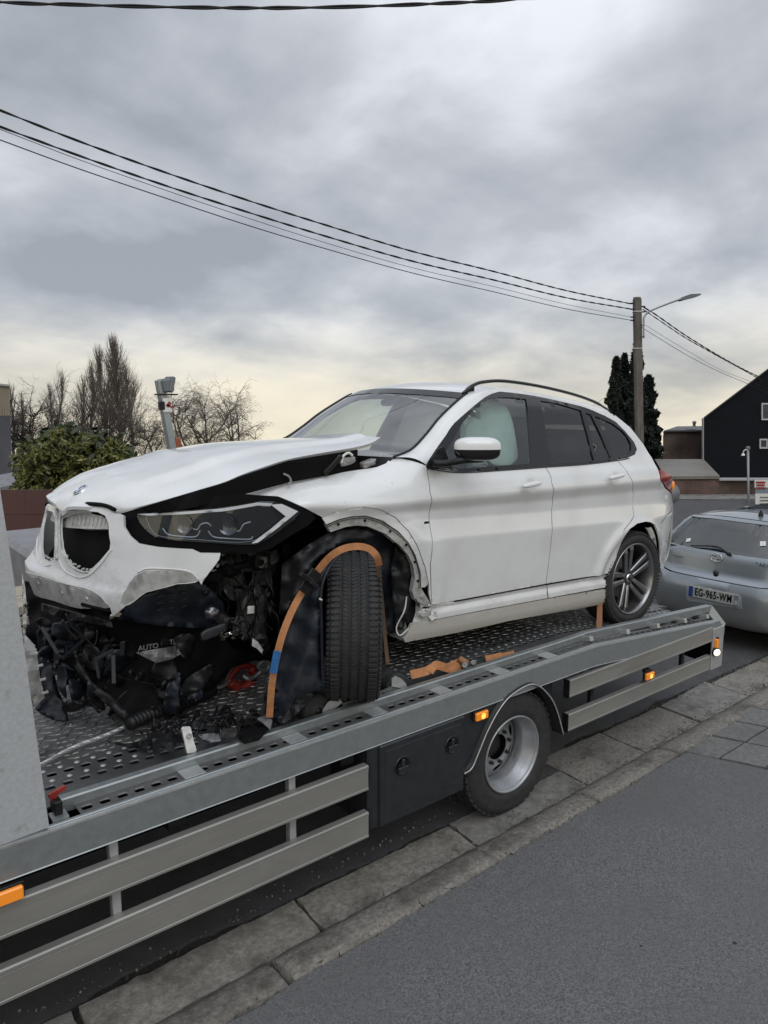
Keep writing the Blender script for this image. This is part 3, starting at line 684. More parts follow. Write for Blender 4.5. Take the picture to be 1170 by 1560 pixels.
MB().prism([(3.36, 2.90, .79)] + [(p[0], 2.90, p[2] + .013) for p in AP if p[0] > 3.36] + [(3.73, 2.90, .40), (3.70, 2.90, .79)], (0, .012, 0)).build('mudguard_panel', toolm, mg)
# headboard side plate and bits at its foot
MB().prism([PY(-140, 560, 2.785), PY(-12, 660, 2.785), PY(0, 745, 2.785), PY(30, 940, 2.785), PY(75, 1260, 2.785), PY(0, 1288, 2.785), PY(-140, 1330, 2.785)], (0, .012, 0)).build('headboard_plate', hbm, truck)
MB().prism([PY(0, 745, 2.7975), PY(30, 940, 2.7975), PY(75, 1260, 2.7975), PY(72, 1261, 2.7975), PY(26, 940, 2.7975), PY(-4, 745, 2.7975)], (0, .05, 0)).build('plate_edge', galv, truck)
MB().box((.655, 2.86, .925), (.685, 2.93, .99), .004).build('rail_socket', black, truck)
MB().obox(PY(87, 1206, 2.90), (1, .15, .2), (0, 1, 0), (.034, .006, .010), .002).obox(PY(82, 1216, 2.90), (1, 0, 1.5), (0, 1, 0), (.014, .005, .009), .002).build('red_latch', redm, truck)
MB().box((.64, 2.835, .925), (.70, 2.90, .935)).build('latch_plate', galv, truck)
# work light mast on the far side of the headboard
MB().obox((PY(247, 604, 5.3) + PY(263, 690, 5.3)) / 2, PY(247, 604, 5.3) - PY(263, 690, 5.3) + np.array([0, 0, -.0]), (0, 1, 0), (.33, .03, .026), .004).build('lamp_mast', galv, truck)
wlp = PY(252, 590, 5.3)
lamp = MB().obox(wlp + np.array([0, 0, .012]), (.9, .1, .12), (0, 1, 0), (.042, .06, .05), .014).obox(wlp + np.array([.028, 0, .02]), (.25, 0, 1), (0, 1, 0), (.058, .07, .016), .008).build('work_light', mat('grey_lamp_housing', (.13, .14, .145), .5), truck)
MB().box(wlp + np.array([-.07, -.05, -.057]), wlp + np.array([.075, .05, -.047]), .003).build('lamp_bracket', black, truck)
MB().box(PY(255, 617, 5.26) - np.array([.035, .002, .05]), PY(255, 617, 5.26) + np.array([.035, .002, .05])).build('warning_sticker', whitepl, truck)
MB().obox(PY(257, 616, 5.255), (1, 0, 1), (0, 1, 0), (.02, .0015, .012)).obox(PY(259, 619, 5.255), (1, 0, -.4), (0, 1, 0), (.024, .0015, .006)).build('sticker_print', redm, truck)
MB().box(PY(248, 618, 5.27) - np.array([.03, .02, .03]), PY(248, 618, 5.27) + np.array([.01, .02, .03]), .005).build('junction_box', black, truck)
MB().box(PY(269, 677, 5.3) - np.array([.02, .02, .06]), PY(269, 677, 5.3) + np.array([.03, .02, .05]), .005).build('amber_marker', mat('rust_red_reflector', (.28, .08, .03), .5), truck)
MB().box((-.9, 2.85, .93), (-.8, 5.15, 2.2)).build('headboard', galv, truck)
# ------------------------------------------------------------------ the crashed white car on the deck
CO = np.array([4.80, 3.97, .845]); PH = math.radians(2.6)
RC = np.array([[math.cos(PH), 0, math.sin(PH)], [0, 1, 0], [-math.sin(PH), 0, math.cos(PH)]])
def L2W(P): P = np.asarray(P, float); return P @ RC.T + CO
def W2L(P): return (np.asarray(P, float) - CO) @ RC
suv = thing('crashed_car', 'white crashed car with torn front bumper strapped on the flatbed deck', 'car', L2W([-1.3, 0, 0]))
_tw = np.array([.10, .20, .30, .42, .60, .80, 0.915, .985, 1.05, 1.08, 1.14, 1.20, 1.26, 1.45, 1.60, 1.68, 1.74, 1.9])
_tv = np.array([.80, .850, .868, .880, .895, .909, .886, .889, .922, .9195, .8985, .868, .842, .765, .700, .650, .60, .42])
_w = np.linspace(0, 1.9, 1901); _v = np.interp(_w, _tw, _tv); _k = np.exp(-.5 * (np.arange(-40, 41) / 4.0) ** 2); _k /= _k.sum()
_v = np.convolve(np.pad(_v, 40, 'edge'), _k, 'valid')
def Vs(u, w):
    u = np.asarray(u, float); w = np.asarray(w, float)
    crs = np.clip((u + 1.2) * .028, -.03, .045); wb = np.clip((w - .9) / .12, 0, 1) * np.clip((1.3 - w) / .14, 0, 1)
    v = np.interp(w - crs * wb, _w, _v)
    v = v - .215 * np.clip(-2.35 - u, 0, 2) ** 2 - .43 * np.clip(u - .15, 0, 2) ** 2
    wt = np.interp(u, [-3.3, -3.2, -2.9, -2.5, -2.27, -2.0], [1.07, 1.09, 1.147, 1.20, 1.25, 1.36])
    fd = np.clip((-1.95 - u) / .25, 0, 1)
    v = v - fd * .14 * np.clip((w - wt + .15) / .15, 0, 1.4) ** 2.2
    for hu_, hw_ in ((-1.222, 1.098), (-.300, 1.125)): v = v - .013 * np.exp(-(((u - hu_) / .052) ** 2 + ((w - hw_) / .034) ** 2) ** 1.5)
    r = np.hypot(u - .02, w - .33); v = v + .022 * np.exp(-((r - .43) / .05) ** 2) * (u > -.6) * (w < 1.0)
    r = np.hypot(u + 2.50, w - .45); v = v + .016 * np.exp(-((r - .53) / .07) ** 2) * (u < -1.8) * (w < 1.05)
    return v
side = Surf(lambda u, w: np.stack([u, -Vs(u, w), w], 1), -3.4, .95, .12, 1.85, L2W, 190)
_pc = np.array([(0, -3.80), (.30, -3.775), (.50, -3.70), (.635, -3.60), (.745, -3.47), (.835, -3.27), (.875, -3.06), (.89, -2.80)])
_ps = np.array([0, .3, .51, .68, .85, 1.08, 1.29, 1.55])
_sf = np.linspace(0, 1.55, 311); _kk = np.exp(-.5 * (np.arange(-20, 21) / 8.0) ** 2); _kk /= _kk.sum()
def _sm(a): b = np.interp(_sf, _ps, a); ext = np.concatenate([b[1:21][::-1] * (1 if a[0] != 0 else -1), b, 2 * b[-1] - b[-21:-1][::-1]]); return np.convolve(ext, _kk, 'valid')
_cv, _cu = _sm(_pc[:, 0]), _sm(_pc[:, 1])
_pf = _pc.copy(); _pf[:, 1] = [-3.80, -3.788, -3.755, -3.725, -3.685, -3.56, -3.35, -3.05]; _cu2 = _sm(_pf[:, 1])
def Fr(s, w, ins=0.0):
    s = np.asarray(s, float); w = np.asarray(w, float); a = np.abs(s); v = np.interp(a, _sf, _cv) * np.sign(s); u = np.where(s >= 0, np.interp(a, _sf, _cu), np.interp(a, _sf, _cu2))
    d = np.interp(w, [.25, .35, .42, .50, .57, .61, .64, .72, .87, 1.0, 1.1], [.03, -.02, -.035, -.048, -.058, -.058, -.038, -.025, 0, .045, .10])
    d = np.where((s < 0) & (d < 0), d * (1 + 1.9 * np.clip(a / .5, 0, 1)), d)
    c = .0 * w
    sc = 1 - ins
    return np.stack([(u + d * np.clip(1.2 - a, .2, 1) - c * 0 + 3.8) * 1.0 - 3.8 + ins * 1.0, -v * sc, w], 1)
front = Surf(lambda s, w: Fr(s, w), -.62, 1.5, .25, 1.15, L2W, 190)
def shrink(P, d):
    P = [np.array(p) for p in P]; n = len(P); ar = sum(P[i][0] * P[(i + 1) % n][1] - P[(i + 1) % n][0] * P[i][1] for i in range(n)); sg = 1 if ar > 0 else -1
    out_ = []
    for i in range(n):
        a = P[i] - P[i - 1]; b = P[(i + 1) % n] - P[i]
        na = np.array([-a[1], a[0]]) / (np.linalg.norm(a) + 1e-9); nb = np.array([-b[1], b[0]]) / (np.linalg.norm(b) + 1e-9)
        m = na + nb; m /= max(.5, (m @ m) / 2); out_.append(tuple(P[i] + sg * d * m))
    return out_
def spanel(name, outline, m, parent=suv, sh=.003, surf=side, **k):
    O = shrink([surf.inv(*p) for p in outline], sh)
    H = [shrink([surf.inv(*p) for p in h], -.001) for h in k.pop('holes', ())]
    return surf.panel(name, O, m, parent, holes=H, uv=True, **k)
# --- picked outlines (photo pixels)
ARCHF_O = [(491, 789), (508, 781), (530, 775), (555, 772.5), (580, 777), (603, 789), (622, 809), (637, 835), (648, 865), (653, 890)]
ARCHF_I = [(505.5, 811), (528, 803), (545, 801), (562, 802), (589, 813), (613, 833.5), (624, 847), (631, 862), (634, 881), (630, 902)]
fender = [(361, 753), (400, 742), (440, 732), (470, 727), (496, 722.5), (543.6, 715), (572, 711), (587, 705), (592.6, 698.6), (606, 697), (630, 702), (649.5, 709),
          (653, 730), (655, 751), (655, 775), (654.5, 799), (655.5, 860), (657.7, 922), (653, 905), (653, 890)] + ARCHF_O[::-1][1:] + [(488.5, 787.5), (472, 779), (448, 767), (424, 757), (400, 756)]
fn_ = spanel('front_wing', fender, white, step=.014)
ARCHF_M = [tuple(np.array(a) * .55 + np.array(b) * .45) for a, b in zip(ARCHF_O, ARCHF_I)]
spanel('wing_arch_band', ARCHF_O + [(648, 895)] + ARCHF_M[::-1], bumpw, step=.02, sh=0, off=-.004, thick=.01)
flm = mat('dull_flange', (.34, .34, .325), .65, var=.3, vscale=30, bump=.002)
spanel('wing_flange', ARCHF_M + [(658, 921), (653, 925), (640, 918), (634, 915.6)] + ARCHF_I[::-1] + [(500, 803)], flm, step=.02, sh=0, off=-.010, thick=.03)
for dd, r_ in ((.50, .0016), (.60, .0016)):
    A = [np.array(side.inv(*p)) for p in ARCHF_O]; B = [np.array(side.inv(*p)) for p in ARCHF_I]
    C_ = crv([a * (1 - dd) + b * dd for a, b in zip(A, B)], 5)
    MB().tube([L2W([[c[0], -Vs(c[0], c[1]) + .006, c[1]]])[0] for c in C_], r_, 5).build('flange_seam', dark, suv)
for i, t in enumerate((.08, .33, .50, .64, .80, .95)):
    A = np.array(side.inv(*crv(ARCHF_O, 10)[int(t * 89)])); B = np.array(side.inv(*crv(ARCHF_I, 10)[int(t * 89)])); c = A * .28 + B * .72
    MB().lathe(L2W([[c[0], -Vs(c[0], c[1]) + .006, c[1]]])[0], (0, -1, 0), [(.0, .003), (.007, .0035), (.007, -.002)], 10).build('clip_hole', dark, suv)
door_f = [(651, 712), (700, 718), (768, 714.5), (830, 710), (838.5, 724), (841, 738), (842, 765), (841, 799), (838.5, 833.5), (834.5, 868), (831.6, 890), (768, 902), (700, 914.5), (657.7, 922), (655.5, 860), (654.5, 799), (655, 775), (655, 751), (653, 730)]
fd = spanel('front_door', door_f, white, step=.0125, sh=.0038)
door_r = [(830, 710), (891, 706), (939, 700), (951, 713), (960, 727.5), (965, 751), (966, 786), (951, 807), (944, 825), (939, 848), (934, 862), (927, 874), (831.6, 890), (834.5, 868), (838.5, 833.5), (841, 799), (842, 765), (841, 738), (838.5, 724)]
rd = spanel('rear_door', door_r, white, step=.0125, sh=.0038)
ARCHR = [(927, 893), (931, 876), (936, 861), (941, 842), (947, 826), (953, 815), (960, 806), (971, 798), (984, 795), (992, 796), (998, 800), (1003, 812), (1006, 830), (1006, 846), (1004, 858)]
quarter = [(939, 700), (955, 697), (967, 692), (970, 684), (966, 674), (953, 658), (938, 643), (919, 632.5), (905, 626), (922, 625), (939, 633.5), (960, 650.6), (980, 676), (993, 697), (1003, 716), (1006, 731), (1014.5, 744.6), (1024, 755),
           (1026, 779), (1026, 806), (1024, 830), (1020, 850), (1014, 868), (1008, 880)] + ARCHR[::-1] + [(927, 874), (934, 862), (939, 848), (944, 825), (951, 807), (966, 786), (965, 751), (960, 727.5), (951, 713)]
spanel('rear_quarter', quarter, white, step=.014)
spanel('arch_liner_edge', [(998, 802), (1003, 812), (1006, 830), (1006, 846), (1004, 858), (1007, 876), (1000, 872), (997, 856), (999, 840), (996, 822), (990, 808)], flange, step=.02, sh=0, off=-.03, thick=.02)
for p in [(1001, 822), (1001, 842), (1000, 852), (1001, 866)]:
    c = side.inv(*p); MB().lathe(L2W([[c[0], -Vs(c[0], c[1]) + .026, c[1]]])[0], (0, -1, 0), [(0, .004), (.007, .003), (.008, 0)], 8).build('clip', dark, suv)
# bumper seam on the rear corner
bs = [side.inv(*p) for p in [(1007, 797), (1016, 785), (1025, 772)]]
MB().tube([L2W([[c[0], -Vs(c[0], c[1]) - .0005, c[1]]])[0] for c in crv(bs, 4)], .002, 5).build('bumper_seam', dark, suv)
# A-pillar and roof side: loft between the glass edge and the door frame edge
def pl(px, py, v): return W2L(PY(px, py, CO[1] - v))
Acur = [pl(600, 697, .745), pl(627, 685, .715), pl(650, 661, .685), pl(668, 638.6, .66), pl(690, 617, .635), pl(712, 599.5, .615), np.array([-1.40, -.612, 1.685]), np.array([-1.2, -.612, 1.70]), np.array([-.86, -.612, 1.685]), np.array([-.49, -.61, 1.65]), np.array([-.2, -.60, 1.605]), np.array([.03, -.59, 1.555])]
Bpx = [(649.5, 708), (660, 694), (678, 665), (692, 645), (722.6, 618), (740, 604.5), (755, 598), (768, 597), (813, 603), (860, 613), (892, 621), (919, 632.5)]
Bcur = []
for p in Bpx: s_ = side.inv(*p); Bcur.append(np.array([s_[0], -float(Vs(s_[0], s_[1])), s_[1]]))
A2, B2 = crv(Acur, 6), crv(Bcur, 6); V = []; F = []; K = 8
for a, b in zip(A2, B2):
    for k_ in range(K + 1):
        t = k_ / K; p = a * (1 - t) + b * t; h = math.sin(math.pi * t) * .14 * np.linalg.norm(a - b); p = p + np.array([0, -h * .7, h * .7]); V.append(p)
for i in range(len(A2) - 1):
    for k_ in range(K): F.append((i * (K + 1) + k_, i * (K + 1) + k_ + 1, (i + 1) * (K + 1) + k_ + 1, (i + 1) * (K + 1) + k_))
aps = MB().add(L2W(V), F).build('roof_side_frame', white, suv, True)
# windscreen, roof and tail, symmetric lofts
def loftc(name, E, bow, crown, m, parent=suv, K=24, pw=2.0, split=None):
    V = []; F = []
    for i, e_ in enumerate(E):
        for k_ in range(K + 1):
            t = -1 + 2 * k_ / K; q = 1 - abs(t) ** pw
            V.append((e_[0] - bow[i] * q, e_[1] * -t if False else abs(e_[1]) * t, e_[2] + crown[i] * q))
    for i in range(len(E) - 1):
        for k_ in range(K): F.append((i * (K + 1) + k_, (i + 1) * (K + 1) + k_, (i + 1) * (K + 1) + k_ + 1, i * (K + 1) + k_ + 1))
    return MB().add(L2W(V), F).build(name, m, parent, True)
W_ = A2[0:31]; n_ = len(W_)
ws = loftc('windscreen', W_, np.linspace(.24, .17, n_), np.linspace(.00, .025, n_), glassw, K=32)
for sgn in (1, -1):   # black ceramic edge and pillars seal
    MB().tube([L2W([[e_[0] - .0, -sgn * abs(e_[1]) * (1.0 if sgn > 0 else 1.0), e_[2] + .002]])[0] for e_ in W_], .009 if sgn > 0 else .013, 6).build('windscreen_seal', black, ws, True)
cow = [np.array(W_[0]) + [-.12, 0, -.05], np.array(W_[0]) + [0.0, 0, -.001]]
loftc('cowl_panel', [np.array(W_[0]) + [-.10, -.0, -.085], np.array(W_[0]) + [-.0, -.0, .001]], [.24, .24], [0, 0], black, K=24)
mb = MB()   # dark band along the top and mirror mount
for k_ in range(24):
    t0, t1 = -1 + k_ / 12, -1 + (k_ + 1) / 12
    e0_, e1_ = W_[-1], W_[-4]
    q = lambda e_, t, j: (e_[0] - .168 * (1 - t * t) - .002, abs(e_[1]) * t, e_[2] + .027 * (1 - t * t) + .003)
    mb.add(L2W([q(e0_, t0, 0), q(e0_, t1, 0), q(e1_, t1, 0), q(e1_, t0, 0)]), [(0, 1, 2, 3)])
mb.obox(L2W([[-1.66, 0, 1.60]])[0], (1, 0, .4), (0, 1, 0), (.05, .05, .02), .01)
mb.build('mirror_mount_band', gloss, ws)
RE = A2[30:]; n2 = len(RE)
bow = np.interp(np.arange(n2), [0, 10, n2 - 1], [.17, .02, -.08]); crn = np.interp(np.arange(n2), [0, 8, n2 - 1], [.025, .05, .03])
loftc('roof', RE, bow, crn, white, K=28)
TE = [np.array([.03, -.59, 1.555]), np.array([.20, -.60, 1.51]), np.array([.30, -.61, 1.47])]
loftc('roof_spoiler', TE, [-.08, -.12, -.14], [.03, .02, .02], white, K=20)
TG = [np.array([.32, -.62, 1.45]), np.array([.50, -.68, 1.28]), np.array([.62, -.70, 1.15])]
loftc('rear_window', TG, [-.10, -.10, -.12], [0, 0, 0], glassr, K=20)
TB = [np.array([.62, -.70, 1.15]), np.array([.72, -.73, 1.02]), np.array([.78, -.74, .85]), np.array([.80, -.74, .62]), np.array([.80, -.72, .42]), np.array([.72, -.68, .26])]
loftc('tailgate', TB, [-.12, -.13, -.13, -.14, -.14, -.12], [0] * 6, white, K=20)
# --- side glazing
FR_O = [(649, 708), (668, 679), (692, 644.5), (722.6, 617.5), (740, 604.5), (755, 598.5), (768, 597.3), (813, 603.3), (871, 616.3), (919, 633.5), (938, 644), (953, 659), (966, 675), (970, 684), (967, 692), (955, 697), (939, 700.5), (891, 706.3), (830, 710.5), (768, 715), (700, 718.5), (651, 712)]
GF = [(664, 706), (687, 676), (705.5, 642), (720, 627), (734, 613), (745, 607.5), (758, 605.5), (780, 606), (801, 608.5), (806, 660), (809.4, 706), (751, 710), (700, 713.5)]
GR = [(823, 611), (847, 614.5), (884.6, 625.5), (895, 664), (904.5, 701.5), (870, 704.5), (841, 706.5), (833, 670)]
GS = [(892, 629.5), (900, 632), (916, 665), (930, 698), (919, 699.5), (909.5, 700.5), (900, 662)]
GQ = [(906, 634), (932.5, 645.5), (947, 656), (955, 665), (961, 677), (961, 686), (956, 692), (937, 696.5), (922, 664)]
spanel('window_surround', FR_O, gloss, holes=[GF, GR, GS, GQ], step=.03, sh=0, off=.002, thick=.02)
def grow(P, f=1.05): c = np.mean(P, 0); return [tuple(c + (np.array(p) - c) * f) for p in P]
spanel('window', grow(GF), glassf, fd, sh=0, off=-.006, thick=0, step=.04)
spanel('window', grow(GR, 1.04), glassr, rd, sh=0, off=-.006, thick=0, step=.04)
spanel('quarter_light', grow(GS, 1.03), glassr, rd, sh=0, off=-.006, thick=0, step=.04)
spanel('quarter_window', grow(GQ, 1.03), glassr, suv, sh=0, off=-.006, thick=0, step=.04)
bb = [side.inv(*p) for p in [(651, 714), (700, 719.5), (768, 716), (830, 711.5), (891, 707.3), (939, 701.5), (958, 698)]]
MB().tube([L2W([[c[0], -Vs(c[0], c[1]) - .003, c[1]]])[0] for c in crv(bb, 5)], .0045, 6).build('waist_trim', galvl if False else gloss, suv, True)
# far side: mirrored skin
def mirror(o, name=None, m=None):
    me = o.data.copy(); co = np.zeros(len(me.vertices) * 3); me.vertices.foreach_get('co', co); P = W2L(co.reshape(-1, 3)); P[:, 1] *= -1
    me.vertices.foreach_set('co', L2W(P).ravel()); me.flip_normals(); q = bpy.data.objects.new(name or o.name.split('.')[0], me); COL.objects.link(q); par(q, suv); return q
for o in list(suv.children):
    if o.name.split('.')[0] in ('front_wing', 'front_door', 'rear_door', 'rear_quarter', 'roof_side_frame', 'window_surround', 'quarter_window'): mirror(o)
for o in (fd, rd):
    for ch in o.children: mirror(ch)
# roof rails
rp = [pl(705, 599, .60), pl(713, 592, .61), pl(722, 586.5, .615), pl(736, 582, .62), pl(768, 580.5, .62), pl(820, 588, .62), pl(871, 600, .62), pl(905, 612, .61), pl(926, 624, .60)]
for sg in (1, -1):
    C_ = crv([(p[0] + (0 if sg > 0 else .35), p[1] * sg, p[2] - (0 if sg > 0 else .055)) for p in rp], 6); mb = MB(); n = len(C_)
    rr = [.0115 * (1 if 4 < i < n - 4 else .75) for i in range(n)]
    mb.tube(L2W(np.array(C_)), rr, 8); mb.build('roof_rail', gloss, suv, True)
    mb = MB(); mb.prism(L2W([(p[0], p[1] + sg * .004, p[2]) for p in C_[:14]] + [(C_[13][0], C_[13][1] + sg * .004, C_[13][2] - .05)]), (0, .006, 0)).build('rail_foot', black, suv) if sg > 0 else None
MB().tube(L2W([(.0, .0, 1.64), (.06, 0, 1.70), (.10, 0, 1.705)]), [.02, .012, .004], 6).build('roof_aerial', black, suv)
# --- sill
V1 = Surf(lambda u, w: np.stack([u, -(np.interp(w, [.12, .17, .21, .25, .355, .375, .392, .40, .42], [.80, .835, .862, .872, .876, .866, .850, .874, .872])) + 0 * u, w], 1), -2.4, 0, .12, .46, L2W, 120)
V1.panel('sill_strip', [(656, 923.5), (700, 916.5), (768, 903.5), (831.6, 891.8), (925, 875.5), (928.5, 893.5), (834.6, 911), (732, 930), (655, 945)], white, suv, step=.012, thick=.02)
V1.panel('sill', [(628, 950.5), (655, 946), (732, 931.5), (834.6, 912.5), (929.7, 896.5), (926, 914), (922, 919.5), (880, 927.5), (847, 933), (775, 946), (703.6, 962.6), (617, 978.5), (615.6, 974)], sillw, suv, step=.014, thick=.02)
mb = MB(); P0 = PY(655, 945, 3.125); P1 = PY(930, 896.5, 3.125); mb.obox((P0 + P1) / 2 + [0, .02, 0], P1 - P0, (0, 1, 0), (np.linalg.norm(P1 - P0) / 2, .012, .012)).build('sill_groove_shadow', black, suv)  # black bar put in for the shadow inside the groove
P0 = PY(833, 890, 3.092); P1 = PY(835, 911, 3.092); MB().tube([P0, P1], .0022, 5).build('sill_seam', dark, suv)
MB().add(L2W([(-2.15, -.86, .20), (-2.15, -.80, .38), (-2.15, -.60, .38), (-2.15, -.60, .2)]), [(0, 1, 2, 3)]).build('sill_end', flange, suv)
# crumpled bracket at the foot of the front wing
for q in range(9):
    c = np.array([636 + rng.rand() * 26, 908 + rng.rand() * 40]); a = rng.rand() * 3
    P = [(c[0] + 9 * math.cos(a + t) * (.5 + rng.rand() * .7), c[1] + 9 * math.sin(a + t) * (.5 + rng.rand() * .7), 3.07 + .05 * rng.rand()) for t in (0, 1.3, 2.6, 3.9, 5.1)]
    sheet('bent_bracket', P, flange if q % 3 else black, suv, .002, 5, .01)
sheet('bent_bracket', [(634, 916, 3.10), (648, 912, 3.10), (656, 930, 3.09), (655, 944, 3.11), (640, 952, 3.12), (628, 950, 3.12), (633, 934, 3.13)], flange, suv, .003, 5, .012)
MB().tube(crv([PY(620, 905, 3.15), PY(616, 930, 3.1), PY(604, 955, 3.12), PY(609, 968, 3.1), PY(622, 958, 3.1)], 5), .004, 5).build('torn_edge', whitepl, suv)
# hidden bodywork that blocks the light
UB = MB()
def lbox(mb, lo, hi, bev=0): lo = np.array(lo, float); hi = np.array(hi, float); return mb.obox(L2W([(lo + hi) / 2])[0], RC[:, 0], (0, 1, 0), (hi - lo) / 2, bev)
lbox(UB, (-2.05, -.78, .17), (-.35, .78, .30)); lbox(UB, (.42, -.66, .30), (.78, .66, .95)); lbox(UB, (-.5, -.60, .35), (.45, .60, 1.02))
UB.build('floor_pan', dark, suv)
mb = MB(); lbox(mb, (-2.12, -.80, .30), (-2.02, .80, 1.12)); lbox(mb, (-2.08, -.76, 1.02), (-1.72, .76, 1.19), .03); mb.build('dashboard', seatm, suv)
mb = MB(); lbox(mb, (-2.0, -.84, .30), (-.3, -.80, 1.10)); mb.build('door_lining', seatm, suv); mb = MB(); lbox(mb, (-2.0, .80, .30), (-.3, .84, 1.10)); mb.build('door_lining', seatm, suv)
for yy_ in (-.38, .38):
    mb = MB(); lbox(mb, (-1.35, yy_ - .25, .55), (-.85, yy_ + .25, .75), .06); mb.obox(L2W([[-.80, yy_, 1.05]])[0], (.25, 0, 1), (0, 1, 0), (.33, .24, .07), .06); lbox(mb, (-.78, yy_ - .13, 1.34), (-.66, yy_ + .13, 1.53), .05); mb.build('front_seat', seatm, suv, True)
mb = MB(); lbox(mb, (.0, -.62, .6), (.16, .62, 1.24), .06); 
for yy_ in (-.40, 0, .40): lbox(mb, (.04, yy_ - .12, 1.24), (.14, yy_ + .12, 1.40), .04)
mb.build('rear_bench', seatm, suv)
MB().lathe(L2W([[-1.62, -.38, 1.12]])[0], (-1, 0, .35), [(.19, -.012), (.175, 0), (.19, .012), (.205, 0), (.19, -.012)], 28).build('steering_wheel', seatm, suv, True)
def blob(name, c, ax, ay, az, m, parent, e=.7, n=20, cut=None, noise=0, ns=9):
    ax, ay, az = [np.array(q, float) for q in (ax, ay, az)]; V = []; F = []
    f = lambda q: math.copysign(abs(q) ** e, q)
    ph = rng.rand(3) * 6
    for i in range(n + 1):
        a = -math.pi / 2 + math.pi * i / n
        for j in range(2 * n):
            b_ = math.pi * j / n; x, y, z = f(math.cos(a)) * f(math.cos(b_)), f(math.cos(a)) * f(math.sin(b_)), f(math.sin(a))
            k_ = 1 + noise * (math.sin(ns * x + ph[0]) * math.sin(ns * z + ph[1]) + .6 * math.sin(ns * 1.7 * y + ph[2] + 3 * x))
            V.append(np.array(c) + k_ * (ax * x + ay * y + az * z))
    for i in range(n):
        for j in range(2 * n): F.append((i * 2 * n + j, i * 2 * n + (j + 1) % (2 * n), (i + 1) * 2 * n + (j + 1) % (2 * n), (i + 1) * 2 * n + j))
    if cut: F = [f_ for f_ in F if cut(f_[0] // (2 * n), n)]
    o = MB().add(V, F).build(name, m, parent, True); return o
blob('curtain_airbag', PY(757, 662, 3.375), (.150, 0, 0), (0, .05, 0), (.0, .06, .205), airbag, suv, .5, 28, noise=.035, ns=6)
blob('curtain_airbag', PY(722, 673, 3.37), (.10, 0, 0), (0, .04, 0), (.03, .04, .15), airbag, suv, .6, 20, noise=.05, ns=6)
# mirror
mc = PY(727, 684, 2.90)
e1 = E1 * .130; up = np.array([.0, 0, .068]); dp = HV * .08
mh = blob('door_mirror', mc, e1, dp, up, white, suv, .62, 26, cut=lambda i, n: i >= n * .47)
blob('mirror_lower_shell', mc - UPZ * .002, e1 * .985, dp * .98, up * .93, gloss, mh, .62, 26, cut=lambda i, n: i <= n * .50)
Mp = crv([PY(660, 706, 3.03), PY(680, 706, 2.98), PY(705, 701, 2.92), PY(735, 699, 2.90)], 5)
MB().tube(Mp, [.020] * 8 + [.022] * (len(Mp) - 8), 8).build('mirror_arm', black, mh, True)
sheet('mirror_triangle', [(651, 709, 3.055), (668, 684, 3.07), (676, 680, 3.075), (684, 700, 3.06), (690, 714, 3.05), (660, 712, 3.05)], black, suv, .01, 8)
# handles
for (hx, hy, par_) in ((811, 738, fd), (940, 726, rd)):
    c = PY(hx, hy, 3.015); blob('door_handle', c, (.086, 0, .006), (0, .020, 0), (0, 0, .0165), white, par_, .75, 14)
    s_ = side.inv(hx - 2, hy - 1); cc = L2W([[s_[0], -Vs(s_[0], s_[1]) - .001, s_[1]]])[0]
    MB().lathe(cc + [0, .004, 0], (0, -1, .12), [(.062, .0), (.05, .004), (.0, .0045)], 20).build('handle_dish', mat('handle_shade', (.42, .42, .42), .4), par_, True) if False else None
# badge on the wing
MB().obox(PY(650, 796, 3.03), (1, 0, 0), (0, 1, 0), (.018, .002, .007), .001).build('badge', gloss, suv)
MB().obox(PY(653.2, 796, 3.027), (1, 0, .8), (0, 1, 0), (.004, .002, .006)).build('badge_stripe', chrome, suv)
# tail lamp
spanel('tail_lamp', [(1004, 716), (1011, 717.5), (1021, 724), (1025, 755), (1014.5, 743), (1006, 731)], redl, sh=0, step=.02, off=.004, thick=.02)
blob('broken_amber_lens', AT(1024, 739, 6.0), E1 * .018, HV * .02, (0, 0, .035), orange, suv, .8, 8)
# --- bonnet (sprung open at the rear near corner)
hn = [pl(184, 780, .43), pl(205, 773.5, .50), pl(235, 766, .58), pl(270, 756, .645), pl(305, 745.5, .68), pl(340, 735, .70), pl(370, 722.5, .71), pl(400, 712, .715), pl(440, 699.5, .72), pl(490, 690, .72), pl(540, 681.5, .715), pl(566, 674.5, .70), pl(580, 666, .66)]
He = crv(hn, 6); nH = len(He); K = 44; V = []; F = []
tt = np.linspace(0, 1, nH)
cr_ = np.interp(tt, [0, .02, .05, .10, .2, .5, .8, 1], [-.030, .000, .022, .042, .062, .075, .045, .020]); bw = np.interp(tt, [0, .1, .3, .75, 1], [.15, .10, .03, 0.0, -.02])
farh = np.interp(tt, [0, .4, 1], [.0, -.01, -.10])
for i, e_ in enumerate(He):
    for k_ in range(K + 1):
        t = -1 + 2 * k_ / K; v = abs(e_[1]) * t                 # t=-1 near side
        q = 1 - abs(t) ** 2.2; dome = .019 * (1 / (1 + math.exp((abs(v) - .40 - .08 * tt[i]) / .013))) * min(1, tt[i] * 5)
        z = e_[2] + cr_[i] * q + dome + farh[i] * (t + 1) / 2
        if i < 3: z += .030 * (1 - i / 3) * min(1, max(0, math.sin(math.pi * min(1, max(0, (abs(v) - .03) / .37)))) ** .5 * 1.05)
        V.append((e_[0] - bw[i] * q - .10 * max(t, 0) * max(0, 1 - tt[i] * 1.6), v, z))
for i in range(nH - 1):
    for k_ in range(K): F.append((i * (K + 1) + k_, (i + 1) * (K + 1) + k_, (i + 1) * (K + 1) + k_ + 1, i * (K + 1) + k_ + 1))
nb = len(V)
under = [(p[0] + .002, p[1] * .985, p[2] - .016) for p in V]; V2 = V + under
F2 = list(F) + [tuple(q + nb for q in f[::-1]) for f in F]
